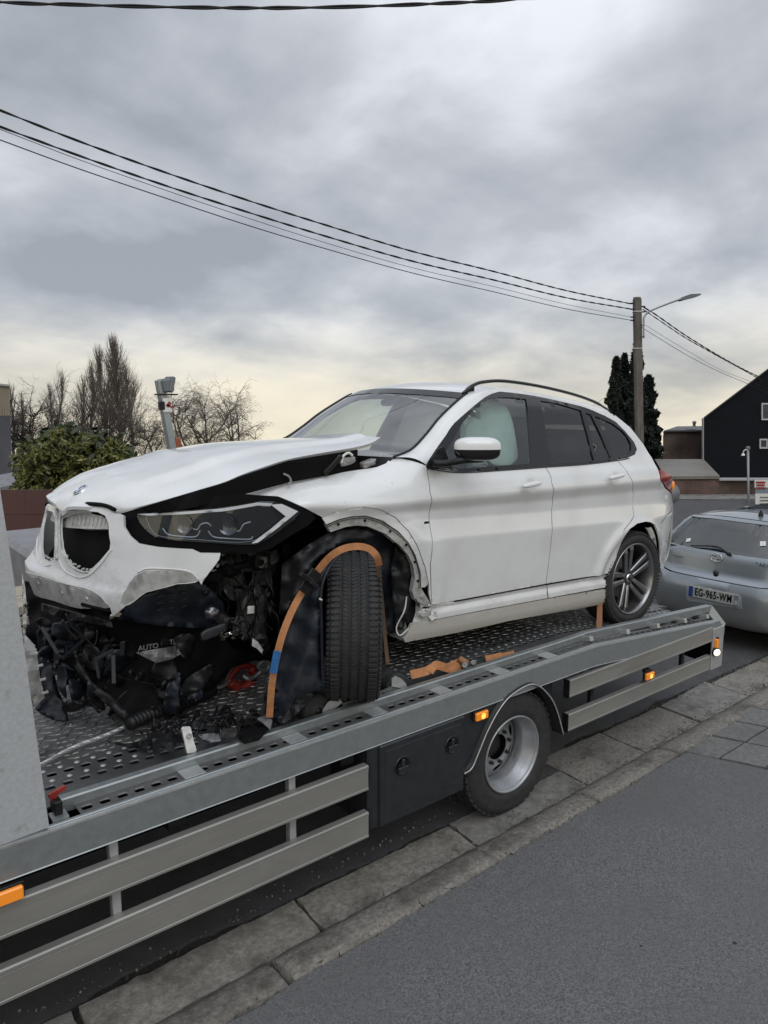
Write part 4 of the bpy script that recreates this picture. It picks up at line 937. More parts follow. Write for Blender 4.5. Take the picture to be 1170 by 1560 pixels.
for i in range(nH - 1):
    for k_ in (0, K): a = i * (K + 1) + k_; b = (i + 1) * (K + 1) + k_; F2.append((a, b, b + nb, a + nb))
for k_ in range(K):
    for i in (0, nH - 1): a = i * (K + 1) + k_; F2.append((a, a + 1, a + 1 + nb, a + nb))
bonnet = MB().add(L2W(V2), F2).build('bonnet', white, suv, True)
bm = bmesh.new(); bm.from_mesh(bonnet.data)
for e_ in bm.edges:
    if len(e_.link_faces) == 2 and e_.calc_face_angle(0) > .7: e_.smooth = False
bm.to_mesh(bonnet.data); bm.free()
# nose lip of the bonnet down to the grille arches, on the front surface
noseO = [(184, 781), (205, 774), (190, 766), (150, 757), (110, 758), (80, 757), (63, 771), (69, 765), (76.4, 762), (86, 764), (91, 769), (93.3, 777), (101, 775.5), (114, 770), (133, 766), (151.6, 766.5), (166.7, 769), (177, 774.5)]
# roundel
def hp(px, py):   # point on the bonnet under a pixel
    d = ray(px, py); best = None
    bv = bonnet.data.vertices; P = np.array([bv[i].co for i in range(nb)]); q = (P - EYE) @ M; sx = 585 + F_PX * q[:, 0] / q[:, 2]; sy = 780 - F_PX * q[:, 1] / q[:, 2]
    i = ((sx - px) ** 2 + (sy - py) ** 2 + 0 * sy).argmin(); n_ = np.array(bonnet.data.vertices[int(i)].normal); return P[i], n_
bp, bn = hp(122, 749)
bn = bn if bn[2] > 0 else -bn
rb = MB().lathe(bp + bn * .001, bn, [(.041, -.004), (.041, .003), (.037, .006), (.036, .004)], 32).build('roundel', chrome, bonnet, True)
MB().lathe(bp + bn * .001, bn, [(.036, .0035), (.024, .004)], 32).build('roundel_ring', gloss, rb)
for k_ in range(4):
    MB().lathe(bp + bn * .001, bn, [(.024, .0045), (0, .005)], 6, k_ * math.pi / 2, (k_ + 1) * math.pi / 2).build('roundel_quarter', whitepl if k_ % 2 else mat('roundel_blue', (.03, .20, .5), .3), rb)
# --- front bumper cover
bumpd = mat('grimy_shaded_bumper', (.34, .335, .325), .6, var=.3, vscale=12, bump=.001, col2=(.15, .145, .135), c2lo=.5, c2hi=.68, c2scale=9)  # grime, plus the shade of down-facing facets put into the grey
bump = [(188, 783), (189, 803), (197, 816), (210, 828), (240, 833.5), (293, 837), (305.6, 842.6), (336, 843), (334, 852), (327, 862), (322, 868), (314, 878.5), (310, 883), (307, 891), (303, 885), (297, 887.5), (287, 889), (270, 890), (256.4, 894), (240, 898), (222, 902.5), (212, 910), (205, 916), (198, 921), (191.5, 923), (182, 931), (172.5, 939), (170, 934), (167.5, 925), (125, 926.5), (100, 920), (75, 912), (50, 901), (37, 896), (34.5, 873.5), (43, 839), (56, 815), (61.5, 784.6), (65, 775), (76, 768), (88, 772), (94, 780), (110, 774), (135, 771), (160, 774), (172, 782)]
kidR = [(92.4, 787), (93.3, 833), (99, 850), (110, 863), (125, 871), (134.7, 871), (151.6, 854.5), (166.7, 836.6), (168, 827), (165, 797), (160, 786), (148, 780), (125, 778), (104, 781)]
kidL = [(64.5, 787), (62.5, 820), (65, 850), (76.4, 856), (82, 851.6), (83.5, 825), (84.5, 792), (80, 780), (72, 777), (67, 780)]
bo = spanel('front_bumper', bump, bumpw, surf=front, holes=[kidR, kidL], step=.016, sh=0, thick=.014)
front.panel('bumper_far_corner', [(-1.3, .46), (-.60, .46), (-.60, .88), (-.9, .92), (-1.3, .9)], bumpw, suv, uv=True, step=.05, thick=.014)
# grooves and edges in the bumper face
def fline(name, P, r, m, ins=-.002, par_=bo):
    C_ = crv([front.inv(*p) for p in P], 5); MB().tube([L2W(Fr([c[0]], [c[1]]))[0] + np.array([ins, ins, 0]) for c in C_], r, 5).build(name, m, par_, True)
fline('lower_lip_crease', [(36, 871), (60, 877), (82, 884), (125, 895), (151.6, 907), (165, 922)], .003, flange)
fline('grille_rim', [(55, 815), (56, 843), (66, 861), (78, 860)], .003, white); fline('grille_rim', [(90, 852), (98, 868), (118, 879), (136, 876), (155, 858), (171, 836)], .003, white)
fline('kidney_rim', [(93, 783), (93.3, 833), (99, 850), (110, 863), (125, 871), (134.7, 871)], .005, flange)
fline('bar_between_kidneys', [(88, 776), (87.5, 800), (87, 830), (88, 852)], .013, flange)
fline('crease', [(210, 872), (225, 866), (255, 866.5), (275, 868), (292, 872), (303, 884)], .0035, white)
for p in [(96, 903), (133, 912), (60, 888)]:
    c = front.inv(*p); MB().lathe(L2W(Fr([c[0]], [c[1]]))[0] - np.array([.002, .0, 0]), (-1, -.3, 0), [(.010, -.003), (.010, .002), (0, .003)], 12).build('parking_sensor_hole', flange, bo, True)
c0 = front.inv(126, 920); c1 = front.inv(167, 930)
MB().tube([L2W(Fr([q_[0]], [q_[1]]))[0] - [.004, .002, 0] for q_ in (c0, c1)], .009, 6).build('torn_slot', dark, bo)
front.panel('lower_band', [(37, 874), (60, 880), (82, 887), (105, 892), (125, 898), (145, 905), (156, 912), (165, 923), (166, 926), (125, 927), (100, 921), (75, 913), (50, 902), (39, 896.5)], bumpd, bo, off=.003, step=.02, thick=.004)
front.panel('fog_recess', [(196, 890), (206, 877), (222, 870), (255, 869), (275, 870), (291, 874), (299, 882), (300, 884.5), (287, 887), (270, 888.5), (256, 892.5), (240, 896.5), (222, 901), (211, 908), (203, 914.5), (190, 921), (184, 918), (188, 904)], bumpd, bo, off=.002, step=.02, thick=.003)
fline('bonnet_gap', [(113, 774), (120, 769.5), (133, 767.5), (151, 768.5), (165, 771.5), (176, 776.5)], .011, dark, -.004); fline('bonnet_gap', [(67, 769), (74, 765.5), (84, 766.5), (90, 771)], .007, dark, -.006)
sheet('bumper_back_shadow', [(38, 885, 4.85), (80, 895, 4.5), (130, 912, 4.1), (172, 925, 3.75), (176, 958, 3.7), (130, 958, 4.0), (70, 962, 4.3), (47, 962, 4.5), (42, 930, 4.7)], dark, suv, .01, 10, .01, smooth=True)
# torn clips along the kidney lower edges
for k_ in range(12):
    p = [(99, 851), (104, 858), (110, 862), (116, 866), (123, 870), (130, 871), (136, 870), (67, 850), (71, 853), (75, 855), (79, 854), (82, 851)][k_]; c = front.inv(p[0], p[1] - 1)
    MB().obox(L2W(Fr([c[0]], [c[1]]))[0] + [.012, .0, .004], rng.randn(3), rng.randn(3), (.009, .006, .003)).build('torn_clip', flange, bo)
# air guide bulges behind the kidneys' top
_fs = {}
def fin(name, O, m, ins, par_=suv, **k):
    if ins not in _fs: _fs[ins] = Surf(lambda s, w, i=ins: Fr(s, w, i), -.62, 1.5, .25, 1.15, L2W, 150)
    return _fs[ins].panel(name, O, m, par_, **k)
fin('air_guide', [(94, 803), (165, 806), (163, 793), (155, 786), (135, 781), (112, 783), (97, 792)], flange, .035, step=.02, thick=.03)
fin('air_guide', [(64, 788), (84, 796), (83, 784), (75, 777), (67, 779)], flange, .035, step=.02, thick=.03)
for k_ in range(10):
    x = 100 + k_ * 6.3; c0 = front.inv(x, 801); c1 = front.inv(x + 2, 789)
    MB().tube([L2W(Fr([q_[0]], [q_[1]], .03))[0] for q_ in (c0, c1)], .003, 5).build('air_guide_rib', flange, suv)
fin('radiator_shutter', [(50, 780), (200, 775), (330, 800), (330, 860), (180, 900), (60, 880)], dark, .09, step=.08, thick=.02)
for k_ in range(0):
    y_ = 812 + k_ * 8; a = front.inv(96 + k_ * 3, y_); b = front.inv(164, y_ - 2); MB().tube([L2W(Fr([q_[0]], [q_[1]], .07))[0] for q_ in (a, b)], .004, 4).build('shutter_vane', black, suv)
sheet('upper_rail_cover', [(184, 783, 3.42), (270, 757, 3.25), (345, 735, 3.2), (372, 724, 3.2), (440, 702, 3.2), (545, 685, 3.22), (545, 716, 3.24), (440, 735, 3.22), (361, 756, 3.2), (300, 772, 3.22), (200, 790, 3.4)], dark, suv, .01, 14)
# headlamp
hl_o = [(207, 783), (260, 779), (310, 776), (340, 773), (364.6, 769), (393, 763.5), (418.5, 764), (440, 771), (458, 780), (449, 791), (430, 806), (411, 819.5), (390, 830), (360, 829.5), (323.6, 827), (264.6, 823), (236, 818), (222, 808), (212, 795)]
fin('headlamp_surround', [(188, 783), (230, 772), (300, 760), (361, 752), (400, 755), (424, 756.5), (448, 767), (472, 779), (490, 790), (470, 800), (440, 818), (412, 836), (385, 843), (336, 845), (293, 838), (240, 835), (210, 829), (197, 817), (189, 803)], dark, .035, step=.04, thick=.02)
hd = fin('headlamp', hl_o, mat('lamp_bowl', (.012, .013, .016), .25, .2), .028, step=.03, thick=.03)
fin('lamp_lens', hl_o, glassl, .004, hd, step=.04, thick=.03)
fin('chrome_corner', [(413, 769), (430, 768), (454, 779), (425, 803), (393, 826.5), (384, 828), (411, 808), (436, 787)], mat('silver_reflector', (.62, .64, .66), .4, .0), .0, hd, step=.03, thick=.01)
fin('brow_trim', [(209, 783), (340, 774.5), (393, 765.5), (415, 767), (412, 771), (393, 770), (340, 779), (225, 785.5)], mat('brow_grey', (.55, .58, .62), .3, .2), -.001, hd, step=.03, thick=.005)
def hline(name, P, r, m, ins=.016): 
    fin_s = _fs.setdefault(ins, Surf(lambda s, w, i=ins: Fr(s, w, i), -.62, 1.5, .25, 1.15, L2W, 150)); C_ = crv([fin_s.inv(*p) for p in P], 5); MB().tube([L2W(Fr([c[0]], [c[1]], ins))[0] for c in C_], r, 5).build(name, m, hd, True)
lg = mat('light_guide', (.30, .32, .35), .25, .2)
hline('light_guide', [(248, 805), (256, 814), (275, 817), (298, 817.5), (305, 808)], .004, lg); hline('light_guide', [(290, 803), (300, 807), (306, 799), (316, 797), (322, 802)], .004, lg)
hline('light_guide', [(317, 809), (326, 818), (350, 820.5), (380, 821.5), (385, 817)], .004, lg); hline('light_guide', [(352, 807), (364, 809), (371, 799), (382, 795)], .004, lg)
hline('lens_outline', [(222, 787), (230, 806), (245, 817), (300, 822), (380, 825), (415, 806), (432, 790)], .0013, lg, .006)
for x, y, r_ in ((278, 799, .045), (345, 800, .05)):
    c = front.inv(x, y); MB().lathe(L2W(Fr([c[0]], [c[1]], .03))[0] + np.array([-.010, -.010, 0]), (-.75, -.66, 0), [(r_, .012), (r_ * .85, .004), (r_ * .3, .002), (0, .001)], 24).build('projector', mat('smoked_chrome', (.14, .14, .15), .18, .9), hd, True)
fin('lamp_divider', [(262, 786), (272, 785.5), (270, 812), (264, 812)], gloss, .014, hd, step=.03, thick=.01)
# bay clutter under the bonnet edge
lb = MB(); lbox(lb, (-3.42, -.28, .30), (-2.9, .76, .90)); lbox(lb, (-3.42, -.70, .88), (-2.25, .72, 1.0)); lbox(lb, (-2.35, -.62, .9), (-2.15, .7, 1.2)); lb.build('engine_block_cover', dark, suv)
tower = castm
mb = MB()
for i in range(10): mb.obox(PY(468 + i * 4.6, 711 - i * .9, 3.28), (0, 0, 1), (1, 0, 0), (.014, .004, .01))
mb.build('scuttle_vent', whitepl, suv)
blob('hinge_casting', PY(528, 702, 3.24), (.05, 0, .01), (0, .03, 0), (0, 0, .022), mat('grey_casting', (.30, .30, .29), .45, .4, var=.3, vscale=40, bump=.001), suv, .6, 14, noise=.10, ns=4)
blob('hinge_casting', PY(560, 706, 3.24), (.045, 0, .01), (0, .03, 0), (0, 0, .018), MATS['grey_casting'], suv, .6, 12, noise=.1, ns=4)
MB().tube(crv([PY(520, 706, 3.2), PY(523, 695, 3.2), PY(531, 690, 3.2), PY(537, 694, 3.2)], 5), .007, 8).build('bonnet_hinge', whitepl, suv, True)
MB().obox(PY(507, 708, 3.2), PY(500, 717, 3.2) - PY(518, 698, 3.2), (0, 1, 0), (.07, .01, .012), .003).build('gas_strut', black, suv)
MB().tube(crv([PY(432, 722, 3.2), PY(440, 726, 3.2), PY(443, 734, 3.2), PY(438, 738, 3.2)], 5), .006, 6).build('hose', mat('grey_hose', (.25, .25, .25), .5), suv, True)
sheet('grey_panel', [(467, 706, 3.24), (485, 702, 3.24), (500, 706, 3.24), (498, 711, 3.24), (470, 711, 3.24)], mat('grey_insulation', (.16, .16, .17), .6), suv, .004, 6)
geb = mat('grimy_casting', (.060, .058, .056), .55, .4, var=.5, vscale=18, bump=.008, bscale=22, col2=(.03, .03, .03), c2lo=.45, c2hi=.6, c2scale=12)
# --- torn front end: liners, hoses, castings
sheet('duct_panel', [(200, 918, 3.38), (222, 903, 3.36), (256, 890, 3.33), (290, 887, 3.30), (312, 890, 3.28), (328, 904, 3.27), (340, 918, 3.3), (345, 940, 3.32), (325, 958, 3.35), (300, 957, 3.36), (240, 953, 3.4), (180, 944, 3.45)], bluebl, suv, .01, 9, .012, smooth=True)
for k_ in range(9):
    x, y = 243 + (k_ % 3) * 18, 908 + (k_ // 3) * 10 - (k_ % 3) * 2.5; MB().obox(PY(x, y, 3.285), PY(x + 9, y - 1.5, 3.285) - PY(x, y, 3.285), (0, 1, 0), (.016, .008, .0035)).build('vent_slot', gloss, suv)
sheet('under_tray', [(60, 930, 3.95), (120, 935, 3.7), (175, 940, 3.5), (300, 955, 3.42), (340, 962, 3.4), (352, 985, 3.42), (398, 1003, 3.45), (384, 1008, 3.45), (352, 1018, 3.45), (338, 1038, 3.45), (318, 1052, 3.45), (300, 1062, 3.45), (250, 1084, 3.42), (204, 1101, 3.4), (190, 1100, 3.42), (150, 1060, 3.5), (138, 1056, 3.55), (128, 1070, 3.6), (112, 1060, 3.65), (116, 1020, 3.65), (96, 985, 3.7), (88, 962, 3.8), (70, 955, 3.9)], dark, suv, .012, 12, .02, smooth=True)  # black tray sheet also stands in for the shadowed hollow under the bumper
sheet('tray_rib', [(74, 958, 3.72), (92, 952, 3.7), (118, 1000, 3.55), (140, 1040, 3.48), (172, 1062, 3.42), (206, 1096, 3.36), (196, 1103, 3.36), (150, 1063, 3.44), (122, 1030, 3.52), (100, 996, 3.6)], black, suv, .02, 8, .012, smooth=True)
sheet('crash_beam', [(66, 921, 3.75), (100, 930, 3.6), (170, 948, 3.45), (172, 956, 3.45), (130, 948, 3.55), (90, 940, 3.65), (66, 932, 3.75)], black, suv, .04, 8, .008)
sheet('bumper_carrier', [(53.7, 961.5, 4.0), (66, 960, 3.98), (76, 963, 3.97), (79, 1002, 3.9), (84, 1030, 3.86), (89.6, 1054, 3.82), (100, 1075, 3.76), (105, 1098, 3.70), (96, 1100, 3.71), (80, 1097, 3.74), (66, 1090, 3.78), (53.7, 1081, 3.8), (62, 1070, 3.82), (68, 1063, 3.84), (63, 1040, 3.87), (59.6, 1019, 3.9), (56, 990, 3.95)], bluebl, suv, .008, 7, .012, smooth=True)
sheet('torn_white_trim', [(36, 964, 4.02), (53, 966, 4.0), (57, 1000, 3.92), (61, 1030, 3.88), (68, 1062, 3.83), (60, 1073, 3.82), (53.5, 1079, 3.8), (48, 1060, 3.83), (43, 1030, 3.88), (38, 1000, 3.93)], bumpw, suv, .006, 6, .006)
for k_, (x, y) in enumerate([(58, 995), (61, 1014), (65, 1035), (69, 1055), (77, 974), (77, 1005)]):
    MB().obox(PY(x, y, 3.83), (1, 0, .1), (0, 1, 0), (.014, .005, .005)).build('fixing_pin', whitepl, suv)
sheet('white_corner_strip', [(34, 875, 4.3), (38, 895, 4.28), (40, 925, 4.2), (41, 958, 4.1), (47, 966, 4.05), (36, 966, 4.05), (35, 930, 4.15)], bumpw, suv, .01, 7, .004)
MB().tube(crv([PY(38, 922, 4.1), PY(44, 925, 4.08), PY(42, 919, 4.05)], 4), .006, 5).build('clip', black, suv)
for P, r_, m_ in (([(100, 935), (110, 955), (130, 972), (142, 983), (147, 975), (148, 960)], .004, black), ([(116, 952), (128, 970), (145, 990), (160, 1012), (185, 1032), (220, 1040), (235, 1043)], .0028, black), ([(95, 945), (104, 960), (118, 975)], .006, black)):
    MB().tube(crv([PY(x, y, 3.42) for x, y in P], 6), r_, 5).build('loose_cable', m_, suv, True)
blob('headlamp_motor', PY(130, 967, 3.6), (.05, 0, .01), (0, .04, 0), (0, 0, .03), black, suv, .7, 10, noise=.1)
hs = crv([PY(196, 1103, 3.33), PY(230, 1088, 3.38), PY(265, 1077, 3.45), (PY(300, 1062, 3.52)), PY(325, 1050, 3.58)], 24)
MB().tube(hs, [.030 + (.006 if (i // 2) % 2 else 0) for i in range(len(hs))], 10).build('corrugated_hose', black, suv, True)
bl_ = blob('fog_lamp_reflector', PY(323, 934, 3.22), (.038, 0, -.01), (0, .03, 0), (.01, 0, .032), MATS['smoked_chrome'], suv, .9, 14, noise=.10, ns=5)
blob('fog_lamp_body', PY(338, 944, 3.25), (.05, 0, -.02), (0, .03, 0), (0, 0, .035), black, suv, .8, 12, noise=.12)
blob('lamp_bracket', PY(326, 962, 3.22), (.07, 0, .012), (0, .012, 0), (0, 0, .026), MATS['charcoal_plastic'], suv, .5, 10, noise=.05)
mb = MB()
for k_ in range(60):
    x, y = 336 + rng.rand() * 36, 940 + rng.rand() * 34; p = PY(x, y, 3.20 + rng.rand() * .12); mb.obox(p, rng.randn(3), rng.randn(3), (.012 * rng.rand() + .004, .004, .002 + .004 * rng.rand()))
mb.build('broken_fittings', geb, suv, False, 'stuff')
mb = MB()
for k_ in range(12):
    x, y = 338 + rng.rand() * 26, 940 + rng.rand() * 26; p = PY(x, y, 3.18 + rng.rand() * .1); mb.obox(p, rng.randn(3), rng.randn(3), (.010 * rng.rand() + .002, .0018, .0018))
mb.build('bright_shards', chrome, suv, False, 'stuff')
# inner wing and gearbox seen through the missing corner
sheet('inner_wing', [(312, 880, 3.5), (335, 845, 3.45), (380, 842, 3.42), (425, 838, 3.4), (420, 870, 3.42), (405, 893, 3.42), (370, 897, 3.45), (340, 900, 3.48), (330, 910, 3.5)], geb, suv, .02, 7, .02, smooth=True)
MB().obox(PY(398, 856, 3.34), (1, 0, -.08), (0, 1, 0), (.022, .03, .030), .006).build('mounting_block', castm, suv)
MB().lathe(PY(398, 857, 3.30), (0, -1, 0), [(0, .003), (.014, .004), (.018, .0)], 14).build('bore', dark, suv)
for (x, y, a, b_) in ((357, 878, .10, .05), (390, 880, .09, .045), (372, 905, .07, .03)):
    MB().obox(PY(x, y, 3.40), (1, 0, -.12), (0, 1, 0), (a, .02, b_), .008).build('bracket_plate', geb, suv)
blob('starter_housing', PY(383, 935, 3.36), (.075, 0, -.03), (0, .06, 0), (.02, 0, .13), geb, suv, .6, 16, noise=.10, ns=7)
MB().obox(PY(382, 929, 3.28), (1, 0, -.1), (0, 1, 0), (.020, .004, .020), .002).build('paper_label', whitepl, suv)
sheet('drive_shaft_cover', [(385, 945, 3.3), (400, 950, 3.3), (412, 985, 3.3), (402, 1000, 3.32), (388, 985, 3.3), (376, 965, 3.3)], black, suv, .02, 8, .02)
sheet('torn_bracket', [(385, 972, 3.2), (393, 978, 3.2), (401, 990, 3.2), (399, 996, 3.2), (392, 988, 3.2), (384, 984, 3.2)], flange, suv, .003, 4, .006)
blob('wiring_lump', PY(352, 868, 3.30), (.05, 0, 0), (0, .03, 0), (0, 0, .035), dark, suv, .9, 12, noise=.25)
blob('connector_block', PY(365, 862, 3.28), (.05, 0, 0), (0, .03, 0), (0, 0, .014), dark, suv, .4, 8)
for k_ in range(12):
    x0, y0 = 330 + rng.rand() * 90, 850 + rng.rand() * 40; P = [PY(x0, y0, 3.3)]
    for q in range(4): x0 += rng.randn() * 9 + 1.5; y0 += 10 + rng.rand() * 22; P.append(PY(min(x0, 425), y0, 3.22 + rng.rand() * .1))
    MB().tube(crv(P, 5), .0022 + .003 * rng.rand() ** 2, 5).build('loose_cable', [black, dark, MATS['grey_hose'], castm][rng.choice(4, p=[.5, .4, .1, .0])], suv, True)
sheet('bay_backing', [(300, 845, 3.75), (500, 790, 3.6), (560, 790, 3.6), (640, 810, 3.5), (660, 930, 3.5), (640, 965, 3.5), (560, 990, 3.6), (430, 1010, 3.7), (300, 1000, 3.8)], dark, suv, .02, 20, .03)

# broken plastic hanging in jagged layers under the bumper
def torn(cx_, cy_, r_, Y, m_, nm='torn_plastic', el=1.0, rot=None):
    n = rng.randint(5, 9); a0 = rng.rand() * 6.28 if rot is None else rot; P = []
    for k_ in range(n):
        a = 2 * math.pi * k_ / n; q = r_ * (.35 + .75 * rng.rand()); x, y = q * math.cos(a) * el, q * math.sin(a)
        P.append((cx_ + x * math.cos(a0) - y * math.sin(a0), cy_ + x * math.sin(a0) + y * math.cos(a0), Y + rng.randn() * .03))
    P = [tuple(q) for q in crv(P, 2, True)]; return sheet(nm, P, m_, suv, .004, 5, .014, smooth=True)
tm = [black, bluebl, MATS['charcoal_plastic'], dark, geb]
for k_ in range(58):
    t = rng.rand() ** 1.8; x = 62 + 250 * t; top = np.interp(x, [60, 170, 300, 400], [955, 955, 965, 1000]); bot = np.interp(x, [60, 120, 200, 300, 400], [985, 1050, 1095, 1062, 1010])
    y = top + (bot - top) * rng.rand() ** .8; torn(x, y, 8 + 13 * rng.rand(), 3.32 + .3 * (1 - t) + .06 * rng.rand(), tm[rng.choice(5, p=[.40, .16, .10, .33, .01])], el=1 + 1.6 * rng.rand())
for (x, y, r_, rot) in ((116, 1062, 16, 1.2), (128, 1070, 12, .4), (95, 1040, 14, 1.3), (150, 1075, 12, 1.0), (182, 1100, 14, .7), (213, 1096, 10, .2), (110, 1078, 9, .1), (88, 1000, 12, 1.4), (98, 968, 13, .8), (66, 948, 12, .3), (140, 1058, 15, 1.1), (232, 1085, 10, 2.8), (302, 1058, 10, 2.7)):
    torn(x, y, r_, 3.42 + (200 - x) * .0012, tm[rng.randint(3)], el=2.0, rot=rot)
for k_ in range(12):     # ribs and struts
    x = 75 + 130 * rng.rand(); y = np.interp(x, [60, 200, 330], [965, 1020, 985]) + rng.randn() * 14; a = rng.rand() * 3.1; l_ = 8 + 16 * rng.rand(); Y = 3.34 + .25 * rng.rand()
    p0, p1 = PY(x - l_ * math.cos(a), y - l_ * math.sin(a), Y), PY(x + l_ * math.cos(a), y + l_ * math.sin(a), Y + .05 * rng.randn()); MB().obox((p0 + p1) / 2, p1 - p0, (0, 1, 0), (np.linalg.norm(p1 - p0) / 2, .003, .004 + .007 * rng.rand()), .001).build('broken_strut', tm[rng.randint(3)], suv)
for k_ in range(16):
    x = 410 + 60 * rng.rand(); y = 1060 + 50 * rng.rand() - (x - 410) * .4; torn(x, y, 6 + 8 * rng.rand(), 2.99, tm[rng.randint(4)], el=1.5)
for (x, y) in ((318, 905), (330, 880), (420, 850), (436, 838), (350, 900), (405, 905), (415, 925), (372, 850), (344, 856), (392, 900)):
    torn(x, y, 7 + 7 * rng.rand(), 3.3, [geb, black, dark][rng.randint(3)], 'torn_bracket', 1.4)
# chips hanging from the torn bumper edge
for k_ in range(20):
    e_ = [(336, 844), (331, 860), (322, 870), (313, 879), (307, 891), (222, 903), (205, 916), (191, 924), (172, 939), (256, 894)][k_ % 10]; torn(e_[0] + rng.randn() * 2, e_[1] + rng.randn() * 1.5, 2.2 + 2 * rng.rand(), 3.30 + (336 - e_[0]) * .0011, bumpw if k_ % 3 else flange, 'bumper_chip', 1.4)
# wheel-arch liners
sheet('arch_liner', [(495, 815, 3.3), (520, 804, 3.25), (562, 800, 3.2), (590, 810, 3.2), (615, 832, 3.2), (630, 856, 3.2), (634, 900, 3.2), (626, 930, 3.2), (608, 962, 3.2), (585, 968, 3.25), (560, 940, 3.3), (500, 900, 3.4)], bluebl, suv, .006, 9, .02, smooth=True)
sheet('liner_fold', [(604, 830, 3.13), (618, 842, 3.12), (629, 862, 3.12), (632, 900, 3.12), (624, 930, 3.12), (613, 960, 3.14), (602, 958, 3.17), (598, 900, 3.17), (596, 860, 3.17)], black, suv, .005, 6, .018, smooth=True)
sheet('liner_fold', [(430, 860, 3.22), (470, 830, 3.16), (500, 812, 3.13), (540, 806, 3.12), (578, 812, 3.12), (560, 822, 3.10), (520, 828, 3.08), (490, 845, 3.06), (470, 870, 3.06), (455, 905, 3.08), (440, 930, 3.1), (425, 940, 3.16), (428, 900, 3.2)], black, suv, .006, 8, .015, smooth=True)
lin = sheet('torn_wheel_liner', [(520, 838, 2.93), (512, 850, 2.90), (500, 868, 2.88), (492, 885, 2.87), (488, 910, 2.86), (489, 950, 2.86), (490, 1000, 2.86), (491, 1040, 2.86), (492, 1053, 2.87), (476, 1054, 2.87), (470, 1064, 2.88), (452, 1082, 2.92), (432, 1102, 2.95), (416, 1100, 2.99), (404, 1086, 3.02), (412, 1040, 3.02), (420, 1000, 3.00), (434, 950, 3.00), (450, 915, 3.00), (468, 888, 3.0), (482, 866, 2.98), (500, 845, 2.96)], bluebl, suv, .006, 8, .010, smooth=True)
MB().tube(crv([PY(519, 842, 2.92), PY(500, 868, 2.87), PY(489.5, 900, 2.85), PY(490, 960, 2.85), PY(491.5, 1050, 2.86)], 8), .008, 6).build('liner_lip', bluebl, suv, True)
MB().tube([PY(487, 912, 2.845), PY(490, 914, 2.845)], .006, 5).build('clip', whitepl, suv)
sheet('liner_flap', [(474, 1056, 2.86), (478, 1060, 2.86), (455, 1085, 2.88), (433, 1103, 2.9), (425, 1106, 2.92), (440, 1080, 2.93), (455, 1062, 2.9)], black, suv, .004, 7, .006)
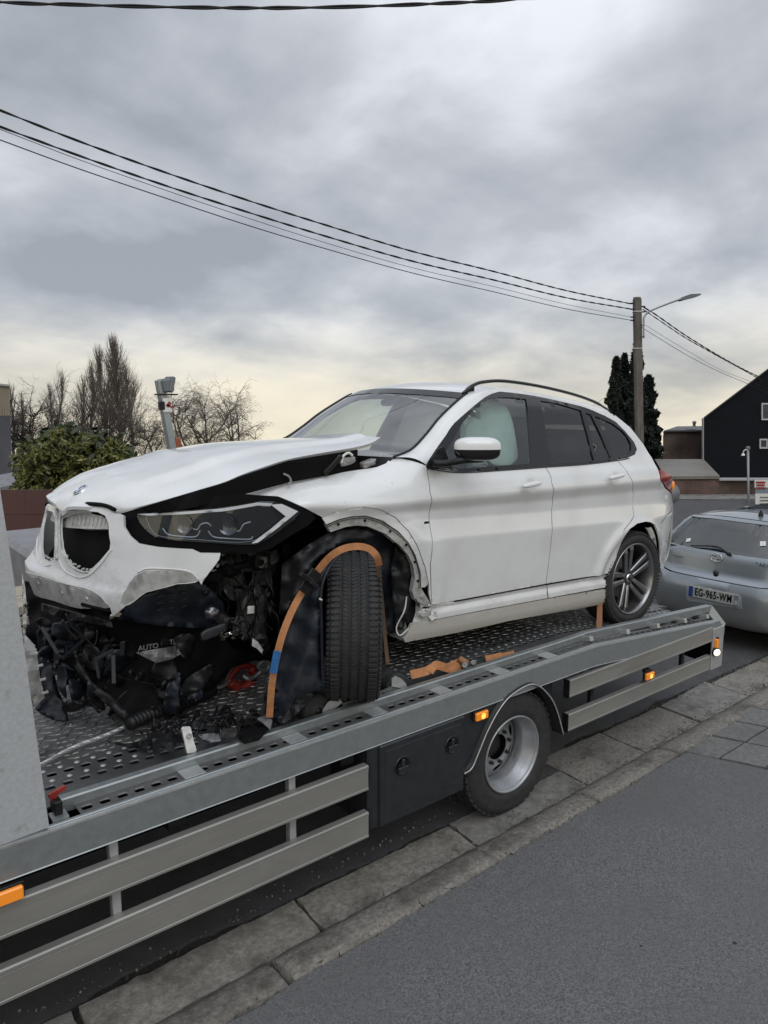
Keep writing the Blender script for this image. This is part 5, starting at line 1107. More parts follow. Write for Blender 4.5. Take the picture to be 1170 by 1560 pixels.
# --- car wheels
def suv_wheel(name, c, ax, R, Rr, wd, spokes, label=None, parent=suv):
    ax = np.array(ax, float); ax /= np.linalg.norm(ax); h = wd / 2
    prof = [(Rr, -h * .9), (Rr + .015, -h), (R - .035, -h * 1.04), (R - .012, -h * .93), (R - .002, -h * .72)]
    for g_ in (-.42, -.14, .14, .42): prof += [(R, (g_ - .045) * wd * .9), (R - .008, (g_ - .032) * wd * .9), (R - .008, (g_ + .032) * wd * .9), (R, (g_ + .045) * wd * .9)] if abs(g_) < .4 else []
    prof += [(R - .002, h * .72), (R - .012, h * .93), (R - .035, h * 1.04), (R - .05, h * 1.05), (Rr + .015, h), (Rr, h * .9)]
    prof2 = [(Rr, -h * .9), (Rr + .015, -h), (R - .035, -h * 1.04), (R - .012, -h * .93), (R - .001, -h * .74)]
    for g_ in (-.25, -.085, .085, .25): prof2 += [(R, (g_ - .03) * wd), (R - .008, (g_ - .022) * wd), (R - .008, (g_ + .022) * wd), (R, (g_ + .03) * wd)]
    prof2 += [(R - .001, h * .74), (R - .012, h * .93), (R - .035, h * 1.04), (R - .05, h * 1.05), (Rr + .015, h), (Rr, h * .9)]
    w_ = MB().lathe(c, ax, prof2, 96).build(name, rubber, parent, True)
    ref = np.array([0, 0, 1.0]); u = ref - ax * (ref @ ax); u /= np.linalg.norm(u); v = np.cross(ax, u)
    mb = MB()
    for i in range(84):
        a = 2 * math.pi * i / 84; rr = math.cos(a) * u + math.sin(a) * v; tt = -math.sin(a) * u + math.cos(a) * v
        for sg in (-1, 1):
            mb.obox(np.array(c) + rr * (R - .001) + ax * sg * wd * .355, rr, tt, (.0065, .0095, wd * .085), .002)
            mb.obox(np.array(c) + rr * (R - .014) + ax * sg * wd * .47, rr - ax * sg * -.9, tt, (.012, .008, .008), .002)
    for i in range(120):
        a = 2 * math.pi * i / 120; rr = math.cos(a) * u + math.sin(a) * v; tt = -math.sin(a) * u + math.cos(a) * v
        for q in (-.165, 0, .165): mb.obox(np.array(c) + rr * (R - .0008) + ax * q * wd, rr, tt + ax * .45 * (1 if q >= 0 else -1), (.0038, .0058, wd * .05))
    mb.build('tread', rubber, w_, False, 'stuff')
    rm = MB().lathe(c, ax, [(Rr, -h * .9), (Rr - .012, -h * .85), (Rr - .03, -h * .5), (Rr - .034, h * .4), (Rr - .016, h * .72), (Rr - .012, h * .95), (Rr - .003, h * 1.0), (Rr + .004, h * .95), (Rr + .002, h * .85)], 96).build('rim', alloy, parent, True)
    MB().lathe(c, ax, [(.0, -h * .2), (Rr - .035, -h * .2)], 32).build('brake_backing', dark, rm)
    MB().lathe(c, ax, [(.06, h * .05), (.16, h * .05), (.162, -h * .1)], 40).build('brake_disc', castm, rm, True)
    if spokes:
        for k_ in range(5):
            for sg in (-1, 1):
                a = 2 * math.pi * k_ / 5 + .22; a0, a1 = a + sg * .34, a + sg * .155
                p = []; r_s = [.045, .09, .15, Rr - .05, Rr - .014]; hh = [.58, .66, .74, .84, .80]
                mb = MB(); b = 0
                for i, r_ in enumerate(r_s):
                    t = i / 4; rr = math.cos(a) * u + math.sin(a) * v; tt = -math.sin(a) * u + math.cos(a) * v
                    wdt = .0150 + .009 * t; dpt = .03
                    cc = np.array(c) + rr * r_ + tt * sg * (.021 + .022 * t) + ax * h * hh[i]
                    mb.V += [tuple(cc - tt * wdt - ax * dpt), tuple(cc - tt * wdt - ax * .006), tuple(cc - tt * wdt * .6), tuple(cc + tt * wdt * .6), tuple(cc + tt * wdt - ax * .006), tuple(cc + tt * wdt - ax * dpt)]
                for i in range(4):
                    for q in range(6): mb.F.append((i * 6 + q, i * 6 + (q + 1) % 6, i * 6 + 6 + (q + 1) % 6, i * 6 + 6 + q))
                mb.build('spoke', alloy, rm)
        MB().lathe(c, ax, [(.062, h * .3), (.062, h * .55), (.05, h * .62), (.036, h * .60)], 30).build('hub', alloyd, rm, True)
        hc = MB().lathe(c, ax, [(.034, h * .58), (.033, h * .66), (.0, h * .68)], 30).build('hub_cap', chrome, rm, True)
        MB().lathe(np.array(c) + ax * h * .665, ax, [(.026, .0), (.025, .002), (0, .003)], 20).build('cap_badge', gloss, rm, True)
        for k_ in range(5):
            aa = 2 * math.pi * k_ / 5 + .22 + .628; p = np.array(c) + (math.cos(aa) * u + math.sin(aa) * v) * .048 + ax * h * .42
            MB().lathe(p, ax, [(.011, 0), (.010, .012), (0, .013)], 6).build('wheel_bolt', castm, rm)
    return w_
rc_ = L2W([[.065, -.765, .345]])[0]
suv_wheel('rear_tyre', rc_, (0, -1, 0), .357, .272, .235, True)
suv_wheel('far_rear_tyre', L2W([[.0, .765, .355]])[0], (0, 1, 0), .357, .272, .235, False)
suv_wheel('far_front_tyre', L2W([[-2.6, .765, .345]])[0], (.2, 1, 0), .357, .272, .235, False)
fc = AT(537.5, 951, 3.93); fax = E1 * .995 + HV * .06 - UPZ * .02
suv_wheel('front_tyre', fc, fax, .392, .272, .262, True)
MB().lathe(rc_ + [0, .12, 0], (0, 1, 0), [(.44, -.10), (.46, .5), (.0, .5)], 24, -math.pi / 2, math.pi / 2).build('rear_arch_liner', black, suv, True)

# ------------------------------------------------------------------ things lying on or holding the car
def strap(name, P, wpx, Ys, m, label, cat, group=None, th=.003, parent=None):
    C_ = crv([(p[0], p[1], y) for p, y in zip(P, Ys)], 6); pts = [PY(*c) for c in C_]; wv = []; tv = []
    for i in range(len(pts)):
        t = pts[min(i + 1, len(pts) - 1)] - pts[max(i - 1, 0)]; t /= np.linalg.norm(t); view = pts[i] - EYE; view /= np.linalg.norm(view)
        w_ = np.cross(t, view); w_ /= np.linalg.norm(w_); wv.append(w_ * wpx); tv.append(np.cross(w_, t) * -th * np.sign(np.cross(w_, t) @ -view + 1e-9))
    o = MB().ribbon(pts, wv, tv).build(name, m, parent, False)
    return tag(o, label, cat, group) if label else o
st = thing('tyre_strap', 'orange tie-down strap running over the turned front tyre with a blue patch', 'strap', PY(411, 1093, 3.0))
strap('webbing', [(578, 862), (574, 848), (564, 837), (548, 832.5), (528, 834.5), (511, 842), (497, 854), (483, 871)], .0165, [2.70, 2.68, 2.70, 2.72, 2.75, 2.78, 2.82, 2.86], strapm, None, None, parent=st)
strap('webbing', [(462, 899), (446, 928), (432, 962), (423.5, 992), (418, 1018), (413.5, 1050), (410.5, 1093)], .0165, [2.90, 2.90, 2.90, 2.91, 2.93, 2.95, 2.98], strapm, None, None, parent=st)
strap('blue_sleeve', [(422.5, 992), (419, 1010), (416, 1026)], .0172, [2.905, 2.915, 2.925], bluew, None, None, parent=st)
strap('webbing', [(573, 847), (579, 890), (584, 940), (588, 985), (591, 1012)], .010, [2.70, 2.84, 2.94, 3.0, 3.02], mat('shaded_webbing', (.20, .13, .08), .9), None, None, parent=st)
MB().obox(PY(472, 886, 2.855), PY(484, 868, 2.85) - PY(462, 901, 2.86), (0, 1, 0), (.060, .008, .034), .005).build('buckle', black, st)
MB().obox(PY(466, 880, 2.835), PY(484, 868, 2.85) - PY(462, 901, 2.86), (0, 1, 0), (.012, .012, .040), .004).obox(PY(477, 890, 2.835), PY(484, 868, 2.85) - PY(462, 901, 2.86), (0, 1, 0), (.010, .014, .026), .004).build('buckle_bar', black, st)
rs = strap('rear_wheel_strap', [(914, 912), (913.5, 935), (912.5, 962)], .019, [3.13, 3.10, 3.03], mat('brown_webbing', (.26, .12, .06), .85), 'brown tie-down strap hanging down just ahead of the rear wheel', 'strap')
# spare strap on the deck
sp = thing('ratchet_strap', 'orange ratchet strap lying loose on the deck between the wheels', 'strap', PY(700, 1005, 3.03))
strap('webbing', [(626, 1028), (650, 1022), (666, 1014), (688, 1019), (704, 1012)], .024, [2.99, 3.01, 3.02, 3.01, 3.03], strapm, None, None, parent=sp)
strap('webbing', [(655, 1024), (664, 1012), (680, 1016), (700, 1008)], .020, [3.0, 3.02, 3.04, 3.05], strapm, None, None, parent=sp)
MB().tube([PY(699, 1003, 3.04), PY(712, 1011, 3.0)], .020, 14).build('rolled_webbing', mat('rolled_webbing', (.30, .15, .07), .85, var=.3, vscale=60), sp, True)
rt = MB().obox(PY(716, 1012, 3.0), (1, 0, .1), (0, 1, 0), (.05, .012, .014), .003).tube([PY(708, 1013, 3.02), PY(708, 1013, 2.96)], .017, 10).tube([PY(721, 1009, 3.03), PY(721, 1009, 2.96)], .015, 10).build('ratchet', castm, sp)
for (x, y) in ((752, 1001), (772, 998)):
    strap('strap_end', [(x - 12, y + 2), (x, y), (x + 12, y - 3)], .018, [3.03, 3.03, 3.03], strapm, 'orange strap end lying flat on the deck near the ratchet, %s' % ('nearer the ratchet' if x < 760 else 'farther from the ratchet'), 'strap')
tag(sheet('torn_label', [(748, 1000, 3.05), (757, 996, 3.05), (768, 996, 3.05), (762, 1001, 3.05), (752, 1003, 3.05)], whitepl, None, .002, 4, .004), 'small white torn scrap lying on the deck behind the ratchet strap', 'scrap')
tag(MB().obox(PY(1004, 950, 3.12), (1, .2, .05), (0, 1, 0), (.035, .02, .012), .004).obox(PY(1012, 946, 3.16), (1, -.2, .3), (0, 1, 0), (.03, .02, .01), .004).build('strap_stub', strapm), 'crumpled orange strap stub on the deck behind the rear wheel', 'strap')
# wheel cradle
cr = thing('wheel_cradle', 'galvanised wheel cradle with curved ends under the front tyre', 'wheel cradle', PY(560, 1070, 2.985))
sheet('cradle_end', [(490, 1094, 2.98), (492, 1082, 2.98), (500, 1070, 2.98), (510, 1062, 2.98), (521, 1057, 2.98), (521, 1070, 2.98), (521, 1082, 2.98)], galvl, cr, .006, 5)
sheet('cradle_end', [(597, 1047, 2.98), (597, 1034, 2.98), (603, 1030, 2.98), (612, 1034, 2.98), (619, 1042, 2.98), (621, 1052, 2.98)], galvl, cr, .006, 5)
sheet('cradle_bar', [(521, 1071, 2.98), (560, 1062, 2.98), (597, 1046, 2.98), (621, 1050, 2.98), (560, 1075, 2.98), (490, 1096, 2.98)], mat('painted_green_grey', (.12, .135, .13), .5, .3, var=.3, vscale=20), cr, .008, 8)
def text(s, size, pos, ax, up_, m, parent, name='lettering', ext=.001, spacing=1.0, align='CENTER', bold=0):
    cu = bpy.data.curves.new('t', 'FONT'); cu.body = s; cu.size = size; cu.extrude = ext; cu.align_x = align; cu.align_y = 'CENTER'; cu.space_character = spacing; cu.offset = bold
    to = bpy.data.objects.new('t', cu); COL.objects.link(to); bpy.context.view_layer.update()
    me = bpy.data.meshes.new_from_object(to.evaluated_get(bpy.context.evaluated_depsgraph_get())); bpy.data.objects.remove(to)
    ax = np.array(ax, float); ax /= np.linalg.norm(ax); up_ = np.array(up_, float); up_ -= ax * (up_ @ ax); up_ /= np.linalg.norm(up_); nn = np.cross(ax, up_)
    co = np.zeros(len(me.vertices) * 3); me.vertices.foreach_get('co', co); co = co.reshape(-1, 3); W = np.array(pos) + co[:, :1] * ax + co[:, 1:2] * up_ + co[:, 2:] * nn
    me.vertices.foreach_set('co', W.ravel()); me.materials.clear(); me.materials.append(m); o = bpy.data.objects.new(name, me); COL.objects.link(o); par(o, parent); return o
text('VAR', .05, PY(578, 1063, 2.975), PY(590, 1059, 2.975) - PY(570, 1066, 2.975), (0, 0, 1), dark, cr, bold=.001)
text('VAR', .03, PY(535, 1074, 2.975), PY(590, 1059, 2.975) - PY(570, 1066, 2.975), (0, 0, 1), dark, cr)
for (x, y, r_) in ((484, 1083, .085), (606, 1046, .075)):
    rl = thing('cradle_roller', 'x', 'roller', PY(x, y, 3.02)); par(rl, None)
    nm = 'left' if x < 500 else 'right'; tag(rl, 'black ribbed roller at the %s end of the wheel cradle' % nm, 'roller')
    mb = MB()
    mb.lathe(PY(x, y, 3.0), (0, 1, 0), [(.02, -.01), (r_ * .4, -.008), (r_ * .5, .0), (r_ * .8, -.004), (r_ * .97, 0), (r_, .02), (r_ * .96, .03), (r_, .04), (r_ * .96, .05), (r_, .06), (r_ * .95, .22), (0, .22)], 40); mb.build('drum', rubber, rl, True)
    MB().lathe(PY(x, y, 2.995), (0, 1, 0), [(0, -.012), (.016, -.010), (.018, 0)], 14).build('axle_cap', black, rl, True)
# winch rope, hook and shackle
rp_ = crv([PZ(60, 1167, .945), PZ(110, 1140, .945), PZ(160, 1121, .95), PZ(200, 1103, .965)], 40)
mb = MB()
for s_ in range(3): mb.tube([np.array(p) + .006 * np.array([0, math.cos(i * .5 + s_ * 2.09), math.sin(i * .5 + s_ * 2.09)]) for i, p in enumerate(rp_)], .0055, 5)
tag(mb.build('winch_rope', galvl), 'twisted steel winch rope lying across the front of the deck', 'rope')
hk = thing('tow_hook', 'red painted tow hook with shackle at the end of the black hose', 'hook', PY(368, 1030, 3.7))
MB().tube(crv([PY(346, 1046, 3.68), PY(352, 1030, 3.68), PY(362, 1018, 3.68), (PY(374, 1013, 3.68)), PY(383, 1018, 3.68), PY(385, 1029, 3.68), PY(378, 1040, 3.68), PY(366, 1045, 3.68), PY(356, 1042, 3.68)], 6), [.020] * 24 + [.030] * 25, 8).build('hook', redm, hk, True)
MB().tube(crv([PY(350, 1040, 3.62), PY(358, 1046, 3.62), PY(368, 1050, 3.62), PY(384, 1040, 3.62)], 6), .027, 8).build('hook_body', redm, hk, True)
MB().tube(crv([PY(370, 1029, 3.64), PY(378, 1034, 3.62), PY(388, 1031, 3.62), PY(398, 1022, 3.62)], 6), .014, 8).build('chain_link', galv, hk, True)
MB().tube([PY(321, 1050, 3.56), PY(338, 1046, 3.6), PY(348, 1040, 3.62)], .010, 8).build('rope_ferrule', galvl, hk, True)
MB().tube(crv([PY(392, 1015, 3.64), PY(400, 1008, 3.64), PY(410, 1010, 3.64), PY(408, 1020, 3.64), PY(398, 1022, 3.64), PY(392, 1015, 3.64)], 5), .010, 8).build('shackle', galv, hk, True)
# lettered plate on the deck, seen under the bumper
pt = thing('lettered_plate', 'dark steel plate with white stencilled letters on the deck under the bumper', 'plate', PY(235, 995, 3.38))
sheet('plate', [(207, 994, 3.38), (268, 984, 3.38), (276, 996, 3.34), (262, 1004, 3.33), (238, 1010, 3.33), (222, 1002, 3.35)], deckm, pt, .003, 5, .004)
text('AUTO', .036, PY(226, 986, 3.38), PY(268, 978, 3.38) - PY(207, 988, 3.38), (0, 0, 1), mat('stencil_white', (.17, .17, .165), .7), pt); text('T:', .032, PY(262, 978, 3.38), PY(268, 978, 3.38) - PY(207, 988, 3.38), (0, 0, 1), MATS['stencil_white'], pt)
# debris on the deck
def debris(nm, P, m_, label, nz=.01, th=.004, cat='debris'): return tag(sheet(nm, P, m_, None, th, 6, nz), label, cat)
def DZ(P, z=.95): return [(x, y, float(PZ(x, y, z)[1])) for x, y in P]
debris('plastic_flap', DZ([(161, 1128), (170, 1133), (200, 1140), (225, 1142), (236, 1138), (234, 1122), (215, 1130), (190, 1133)]), black, 'curved black plastic flap lying by the deck holes, leftmost debris piece')
debris('plastic_channel', DZ([(230, 1116), (275, 1119), (283, 1132), (262, 1140), (234, 1140), (231, 1128)], 1.0), black, 'black plastic channel piece lying left of the white tag')
debris('grey_offcut', DZ([(302, 1120), (325, 1117), (340, 1120), (336, 1129), (322, 1131), (308, 1126)], .98), MATS['grey_insulation'], 'grey flat offcut lying right of the white tag')
debris('crumpled_shield', DZ([(336, 1114), (352, 1109), (362, 1114), (358, 1124), (345, 1127), (334, 1121)], 1.0), geb, 'crumpled grey shield piece among the black debris')
debris('arch_scrap', DZ([(392, 1095), (405, 1090), (415, 1097), (412, 1112), (403, 1104)], 1.0), MATS['grey_insulation'], 'pointed grey scrap beneath the strap end')
debris('black_scrap', DZ([(370, 1100), (395, 1098), (410, 1110), (395, 1128), (372, 1134), (362, 1122)], .98), dark, 'ragged black scrap beside the tube rail under the strap')
debris('broken_bracket', DZ([(104, 1065), (118, 1068), (130, 1076), (131, 1082), (120, 1082), (108, 1074)], .97), black, 'broken black bracket lying on the tread plate near the headboard')
tg = thing('white_tag', 'small white plastic bracket with a round hole standing by the rail', 'bracket', PY(290, 1140, 2.985))
sheet('plate', [(277.5, 1111, 3.0), (280, 1108.5, 3.0), (290.5, 1108, 3.0), (294, 1124, 2.99), (299.5, 1143, 2.985), (298, 1146, 2.985), (285.5, 1148, 2.985), (282, 1132, 2.99)], whitepl, tg, .012, 4)
MB().lathe(PY(288, 1121, 2.988), (0, -1, 0), [(.013, -.002), (.013, .003), (.006, .003), (.005, -.001)], 16).build('ring', mat('shaded_plastic', (.35, .35, .34), .5), tg, True)
mb = MB(); cen = [(240, 1110), (300, 1100), (330, 1105), (360, 1095), (385, 1110), (270, 1100), (345, 1085)]
for k_ in range(220):
    c = cen[rng.randint(len(cen))]; x, y = c[0] + rng.randn() * 22, c[1] + rng.randn() * 9; y = min(y, 1172 - .33 * x + 60); p = PZ(x, max(y, 1060), .94 + rng.rand() * .06)
    if p[1] > 3.01: mb.obox(p, rng.randn(3), rng.randn(3), (.004 + .03 * rng.rand() ** 2, .003 + .014 * rng.rand() ** 2, .0015 + .003 * rng.rand()))
tag(mb.build('black_fragments', black), 'heap of small black plastic fragments on the deck below the torn front', 'debris', kind='stuff')
mb = MB()
for k_ in range(60):
    x, y = 60 + rng.rand() * 340, 1050 + rng.rand() * 90; p = PZ(x, y, .925)
    if p[1] > 3.01: mb.obox(p, rng.randn(3), rng.randn(3), (.006, .004, .002))
tag(mb.build('pale_fragments', MATS['grey_casting']), 'scattered pale grey crumbs of broken plastic on the tread plate', 'debris', kind='stuff')
for k_, (P, lb_) in enumerate((([(330, 1090), (345, 1075), (352, 1092), (340, 1112)], 'thin black strip standing up among the debris left of the strap'), ([(240, 1118), (262, 1100), (290, 1095)], 'black cable end curled on the deck by the hose'), ([(300, 1112), (318, 1096), (345, 1092), (356, 1104)], 'loop of black cable lying between the white tag and the strap'))):
    tag(MB().tube(crv([PZ(x, y, .99) for x, y in P], 6), .006, 6).build('cable_end', black, None, True), lb_, 'cable')
# ------------------------------------------------------------------ silver hatchback parked behind
yar = thing('parked_car', 'silver hatchback parked on the road behind the truck, seen from the rear', 'car', (9.0, 3.70, 0))
YC = 3.70
_yt = np.array([0, .08, .18, .28, .40, .42, .46, .56, .62, .66, .70, .84, .86, .88, .92, 1.0])
_yx = np.array([.10, .03, -.02, -.03, .0, .05, .09, .11, .12, .14, .17, .45, .50, .62, .95, 2.6])
_yz = np.array([.22, .26, .38, .55, .69, .70, .74, .86, .92, .965, .985, 1.25, 1.275, 1.295, 1.315, 1.17])
_yw = np.array([.70, .78, .80, .80, .79, .79, .78, .765, .755, .745, .74, .59, .575, .56, .54, .54])
def Yf(s, t):
    s = np.asarray(s, float); t = np.asarray(t, float); w_ = np.interp(t, _yt, _yw); y = s * w_; sc_ = np.interp(t, [0, .4, .7, .9], [.26, .22, .13, .08])
    return np.stack([7.24 + np.interp(t, _yt, _yx) + sc_ * np.abs(s) ** 4.5 + .03 * s * s, YC - y, np.interp(t, _yt, _yz) - .05 * np.clip((t - .84) / .04, 0, 1) * np.abs(s) ** 3], 1)
ys_ = Surf(Yf, -1.0, 1.0, 0, 1.0, lambda P: P, 200)
def yuv(name, O, m, parent=yar, **k): return ys_.panel(name, O, m, parent, uv=True, **k)
def ypx(name, O, m, parent=yar, **k): return ys_.panel(name, O, m, parent, **k)
lx_ = np.linspace(-1, 1, 2)
yuv('rear_bumper', [(-1, .02), (1, .02), (1, .53), (.905, .53), (.865, .465), (.79, .42), (.62, .408), (-.62, .408), (-.79, .42), (-.865, .465), (-.905, .53), (-1, .53)], silver, step=.05, thick=.03)
hatch = yuv('tailgate', [(-.78, .43), (-.6, .418), (.6, .418), (.78, .43), (.85, .475), (.89, .53), (.955, .60), (.975, .70), (.98, .86), (.7, .868), (-.7, .868), (-.98, .86), (-.975, .70), (-.955, .60), (-.89, .53), (-.85, .475)], silver, holes=[[(-.93, .69), (-.5, .672), (0, .668), (.5, .672), (.93, .69), (.94, .76), (.90, .838), (.5, .848), (-.5, .848), (-.90, .838), (-.94, .76)]], step=.03, thick=.02)
yuv('rear_window', [(-.95, .682), (0, .66), (.95, .682), (.955, .76), (.92, .846), (0, .856), (-.92, .846), (-.955, .76)], glassy, hatch, step=.05, off=-.004, thick=0)
yuv('roof', [(-1, .872), (1, .872), (1, 1.0), (-1, 1.0)], silver, step=.04, thick=.02)
for sg in (-1, 1):
    yuv('tail_lamp', [(sg * q, t) for q, t in ((.90, .54), (1.0, .54), (1.0, .72), (.985, .66), (.965, .60))], redl, step=.05, thick=.01)
    yuv('side_pillar', [(sg * q, t) for q, t in ((.985, .62), (1.0, .70), (1.0, .87), (.985, .87), (.98, .70))], silver, step=.05, thick=.01)
# body sides and wheels
for sg in (-1, 1):
    V = []; F = []; Tt = np.linspace(.05, .64, 22); P = Yf(np.full(22, sg), Tt)
    for p in P: V.append(p); V.append((9.4, p[1] - sg * .03, p[2] + (.03 if p[2] > 1 else 0))); V.append((11.0, p[1] + sg * .05, min(p[2], .85)))
    for i in range(21):
        for q in range(2): F.append((i * 3 + q, i * 3 + q + 1, i * 3 + 4 + q, i * 3 + 3 + q))
    MB().add(V, F).build('side_panel', silver, yar, True)
    for (t0, xs_) in ((.66, (7.95, 8.7, 9.6)),):
        P0 = Yf([sg], [.64])[0]; P1 = Yf([sg], [.87])[0]
        for xa in (8.15, 9.05):
            MB().prism([(xa, P0[1], P0[2]), (xa + .08, P0[1], P0[2]), (xa + .06, P1[1], P1[2] - .01), (xa - .02, P1[1], P1[2] - .01)], (0, sg * .03, 0)).build('window_pillar', silver, yar)
        MB().prism([(7.6, P0[1] + sg * .01, P0[2]), (10.2, P0[1] + sg * .01, P0[2]), (9.7, P1[1] + sg * .01, P1[2] - .02), (7.9, P1[1] + sg * .01, P1[2] - .02)], (0, sg * .004, 0)).build('side_window', glassy, yar)
    for x in (7.95, 10.35):
        w_ = MB().lathe((x, YC - sg * .70, .29), (0, -sg, 0), [(.19, -.08), (.28, -.085), (.29, -.06), (.29, .06), (.28, .085), (.19, .08)], 40).build('tyre', rubber, yar, True)
        MB().lathe((x, YC - sg * .70, .29), (0, -sg, 0), [(.19, .08), (.17, .05), (.05, .06), (0, .065)], 30).build('wheel_trim', steelr, w_, True)
MB().box((7.5, YC - .72, .16), (11.0, YC + .72, .32)).build('underbody', dark, yar)
MB().box((7.42, YC + .18, .20), (7.9, YC + .62, .36)).build('silencer', dark, yar)
MB().tube([(7.30, YC + .55, .23), (7.55, YC + .55, .24)], .022, 12).build('exhaust', castm, yar, True)
# interior seen through the glass
mb = MB(); mb.box((7.62, YC - .55, .90), (7.72, YC - .10, 1.06), .04).box((7.62, YC + .10, .90), (7.72, YC + .55, 1.06), .04).box((8.6, YC - .55, .8), (8.75, YC - .15, 1.24), .05).box((8.6, YC + .15, .8), (8.75, YC + .55, 1.24), .05).box((7.5, YC - .65, .5), (9.9, YC + .65, .88)); mb.build('seats', seatm, yar)
MB().box((7.42, YC - .62, .955), (7.60, YC + .62, .965)).build('parcel_shelf', seatm, yar)
wp = ys_.inv(1113, 846); 
def yp(px, py, off=.004): s_ = ys_.inv(px, py); return Yf([s_[0]], [s_[1]])[0] - np.array([off, 0, 0])
MB().tube(crv([yp(1112, 845, .02), yp(1106, 839, .03), yp(1098, 834, .03), yp(1085, 831.5, .03), yp(1054, 831, .02)], 6), [.014] * 6 + [.010] * 12 + [.007] * 7, 8).build('rear_wiper', black, hatch, True)
MB().lathe(yp(1112, 844, .01), (-1, 0, .2), [(.020, 0), (.018, .03), (0, .035)], 14).build('wiper_boss', black, hatch, True)
ec = yp(1092, 849, .008)
def ell(cx_, cz_, a, b_, r_, n=36):
    return [ec + np.array([-.004, -(cx_ + a * math.cos(t)), cz_ + b_ * math.sin(t)]) for t in [2 * math.pi * k_ / n for k_ in range(n + 1)]]
em = MB().tube(ell(0, 0, .062, .043, 0), .006, 6).tube(ell(0, .008, .058, .016, 0), .0045, 6).tube(ell(0, -.004, .018, .036, 0), .0045, 6).build('emblem', chrome, hatch, True)
kl = yp(1091, 875, .004); MB().lathe(kl, (-1, 0, .1), [(.024, 0), (.022, .012), (.0, .010)], 18).build('lock_cover', black, hatch, True)
MB().lathe(yp(1091, 872, .006), (-1, 0, .1), [(.030, 0), (.028, .006), (.0, .006)], 6).build('black_badge', gloss, hatch, True)
text('YARIS', .056, yp(1163, 861, .008), (0, -1, 0), (0, 0, 1), chrome, hatch, 'badge_lettering', .002, 1.05)
text('TOYOTA', .034, yp(1034, 848, .008) + np.array([0, 0, 0]), (0, -1, 0), (0, 0, 1), chrome, hatch, 'badge_lettering', .002, 1.0)
# number plate
pc = yp(1087.5, 907, .012); pax = np.array([.0, -1, 0]); 
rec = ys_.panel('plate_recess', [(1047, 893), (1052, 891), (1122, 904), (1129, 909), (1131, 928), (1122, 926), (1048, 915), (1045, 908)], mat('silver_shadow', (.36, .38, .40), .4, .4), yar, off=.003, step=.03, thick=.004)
pl_ = MB().obox(pc, pax, (1, 0, 0), (.262, .004, .056), .003).build('number_plate', mat('plate_white', (.36, .37, .35), .5), yar)
MB().obox(pc + np.array([-.006, .240, 0]), pax, (1, 0, 0), (.022, .002, .054)).build('plate_band', mat('plate_blue', (.02, .05, .20), .4), pl_)
MB().obox(pc + np.array([-.006, -.240, 0]), pax, (1, 0, 0), (.022, .002, .054)).build('plate_band', mat('plate_grey_blue', (.16, .19, .25), .4), pl_)
MB().obox(pc + np.array([-.009, -.240, -.02]), pax, (1, 0, 0), (.014, .001, .02)).build('plate_region_mark', mat('faded_print', (.35, .38, .42), .5), pl_)
text('EG-965-WM', .110, pc + np.array([-.007, -.0, .0]), pax, (0, 0, 1), dark, pl_, 'plate_lettering', .001, 1.14, bold=.0022)
for o_ in pl_.children:
    if o_.name.startswith('plate_lettering'):
        me = o_.data; co = np.zeros(len(me.vertices) * 3); me.vertices.foreach_get('co', co); co = co.reshape(-1, 3); y = co[:, 1]; m_ = (y.max() + y.min()) / 2; hw = (y.max() - y.min()) / 2; co[:, 1] = pc[1] + (y - m_) / hw * .192; me.vertices.foreach_set('co', co.ravel())
MB().lathe((7.24 + .78, YC - .10, 1.30), (0, 0, 1), [(.028, 0), (.022, .03), (.006, .065), (0, .07)], 10).build('roof_aerial', black, yar, True)
ys_.panel('window_sticker', [(1158, 825), (1167, 825), (1167, 832), (1158, 832)], whitepl, hatch, off=.004, step=.02, thick=.001)
ys_.panel('window_sticker', [(1046, 821), (1053, 820), (1052, 825), (1045, 826)], whitepl, hatch, off=.004, step=.02, thick=.001)

# ------------------------------------------------------------------ background on the right
def facade(px, D, depth, lean=0):
    d_ = HV + E1 * lean; return [PV(x, y, D) for x, y in px], d_ * depth
hbl = mat('black_cladding', (.006, .0068, .010), .85, var=.2, vscale=3, spec=.2)
hs_ = thing('black_house', 'tall black clad gable house with small white framed windows behind the brick wall', 'house', PV(1120, 740, 24))
P, d = facade([(1072, 637), (1071.5, 745), (1360, 745), (1360, 640), (1200, 540)], 24, 9, .55); MB().prism(P, d).build('wall', hbl, hs_)
for k_, (x0, y0, x1, y1) in enumerate(((1072, 637, 1200, 540), (1200, 540, 1362, 642))):
    MB().prism([PV(x0, y0 - 1.5, 23.9), PV(x1, y1 - 1.5, 23.9), PV(x1, y1 + .8, 23.9), PV(x0, y0 + .8, 23.9)], (HV + E1 * .55) * 9.2).build('roof', mat('roof_edge', (.05, .05, .055), .5) if k_ == 0 else MATS['roof_edge'], hs_)
MB().prism([PV(1071, 637, 23.88), PV(1072.3, 637, 23.88), PV(1072.3, 745, 23.88), PV(1071, 745, 23.88)], HV * .1).build('corner_trim', mat('grey_trim', (.30, .31, .32), .5), hs_)
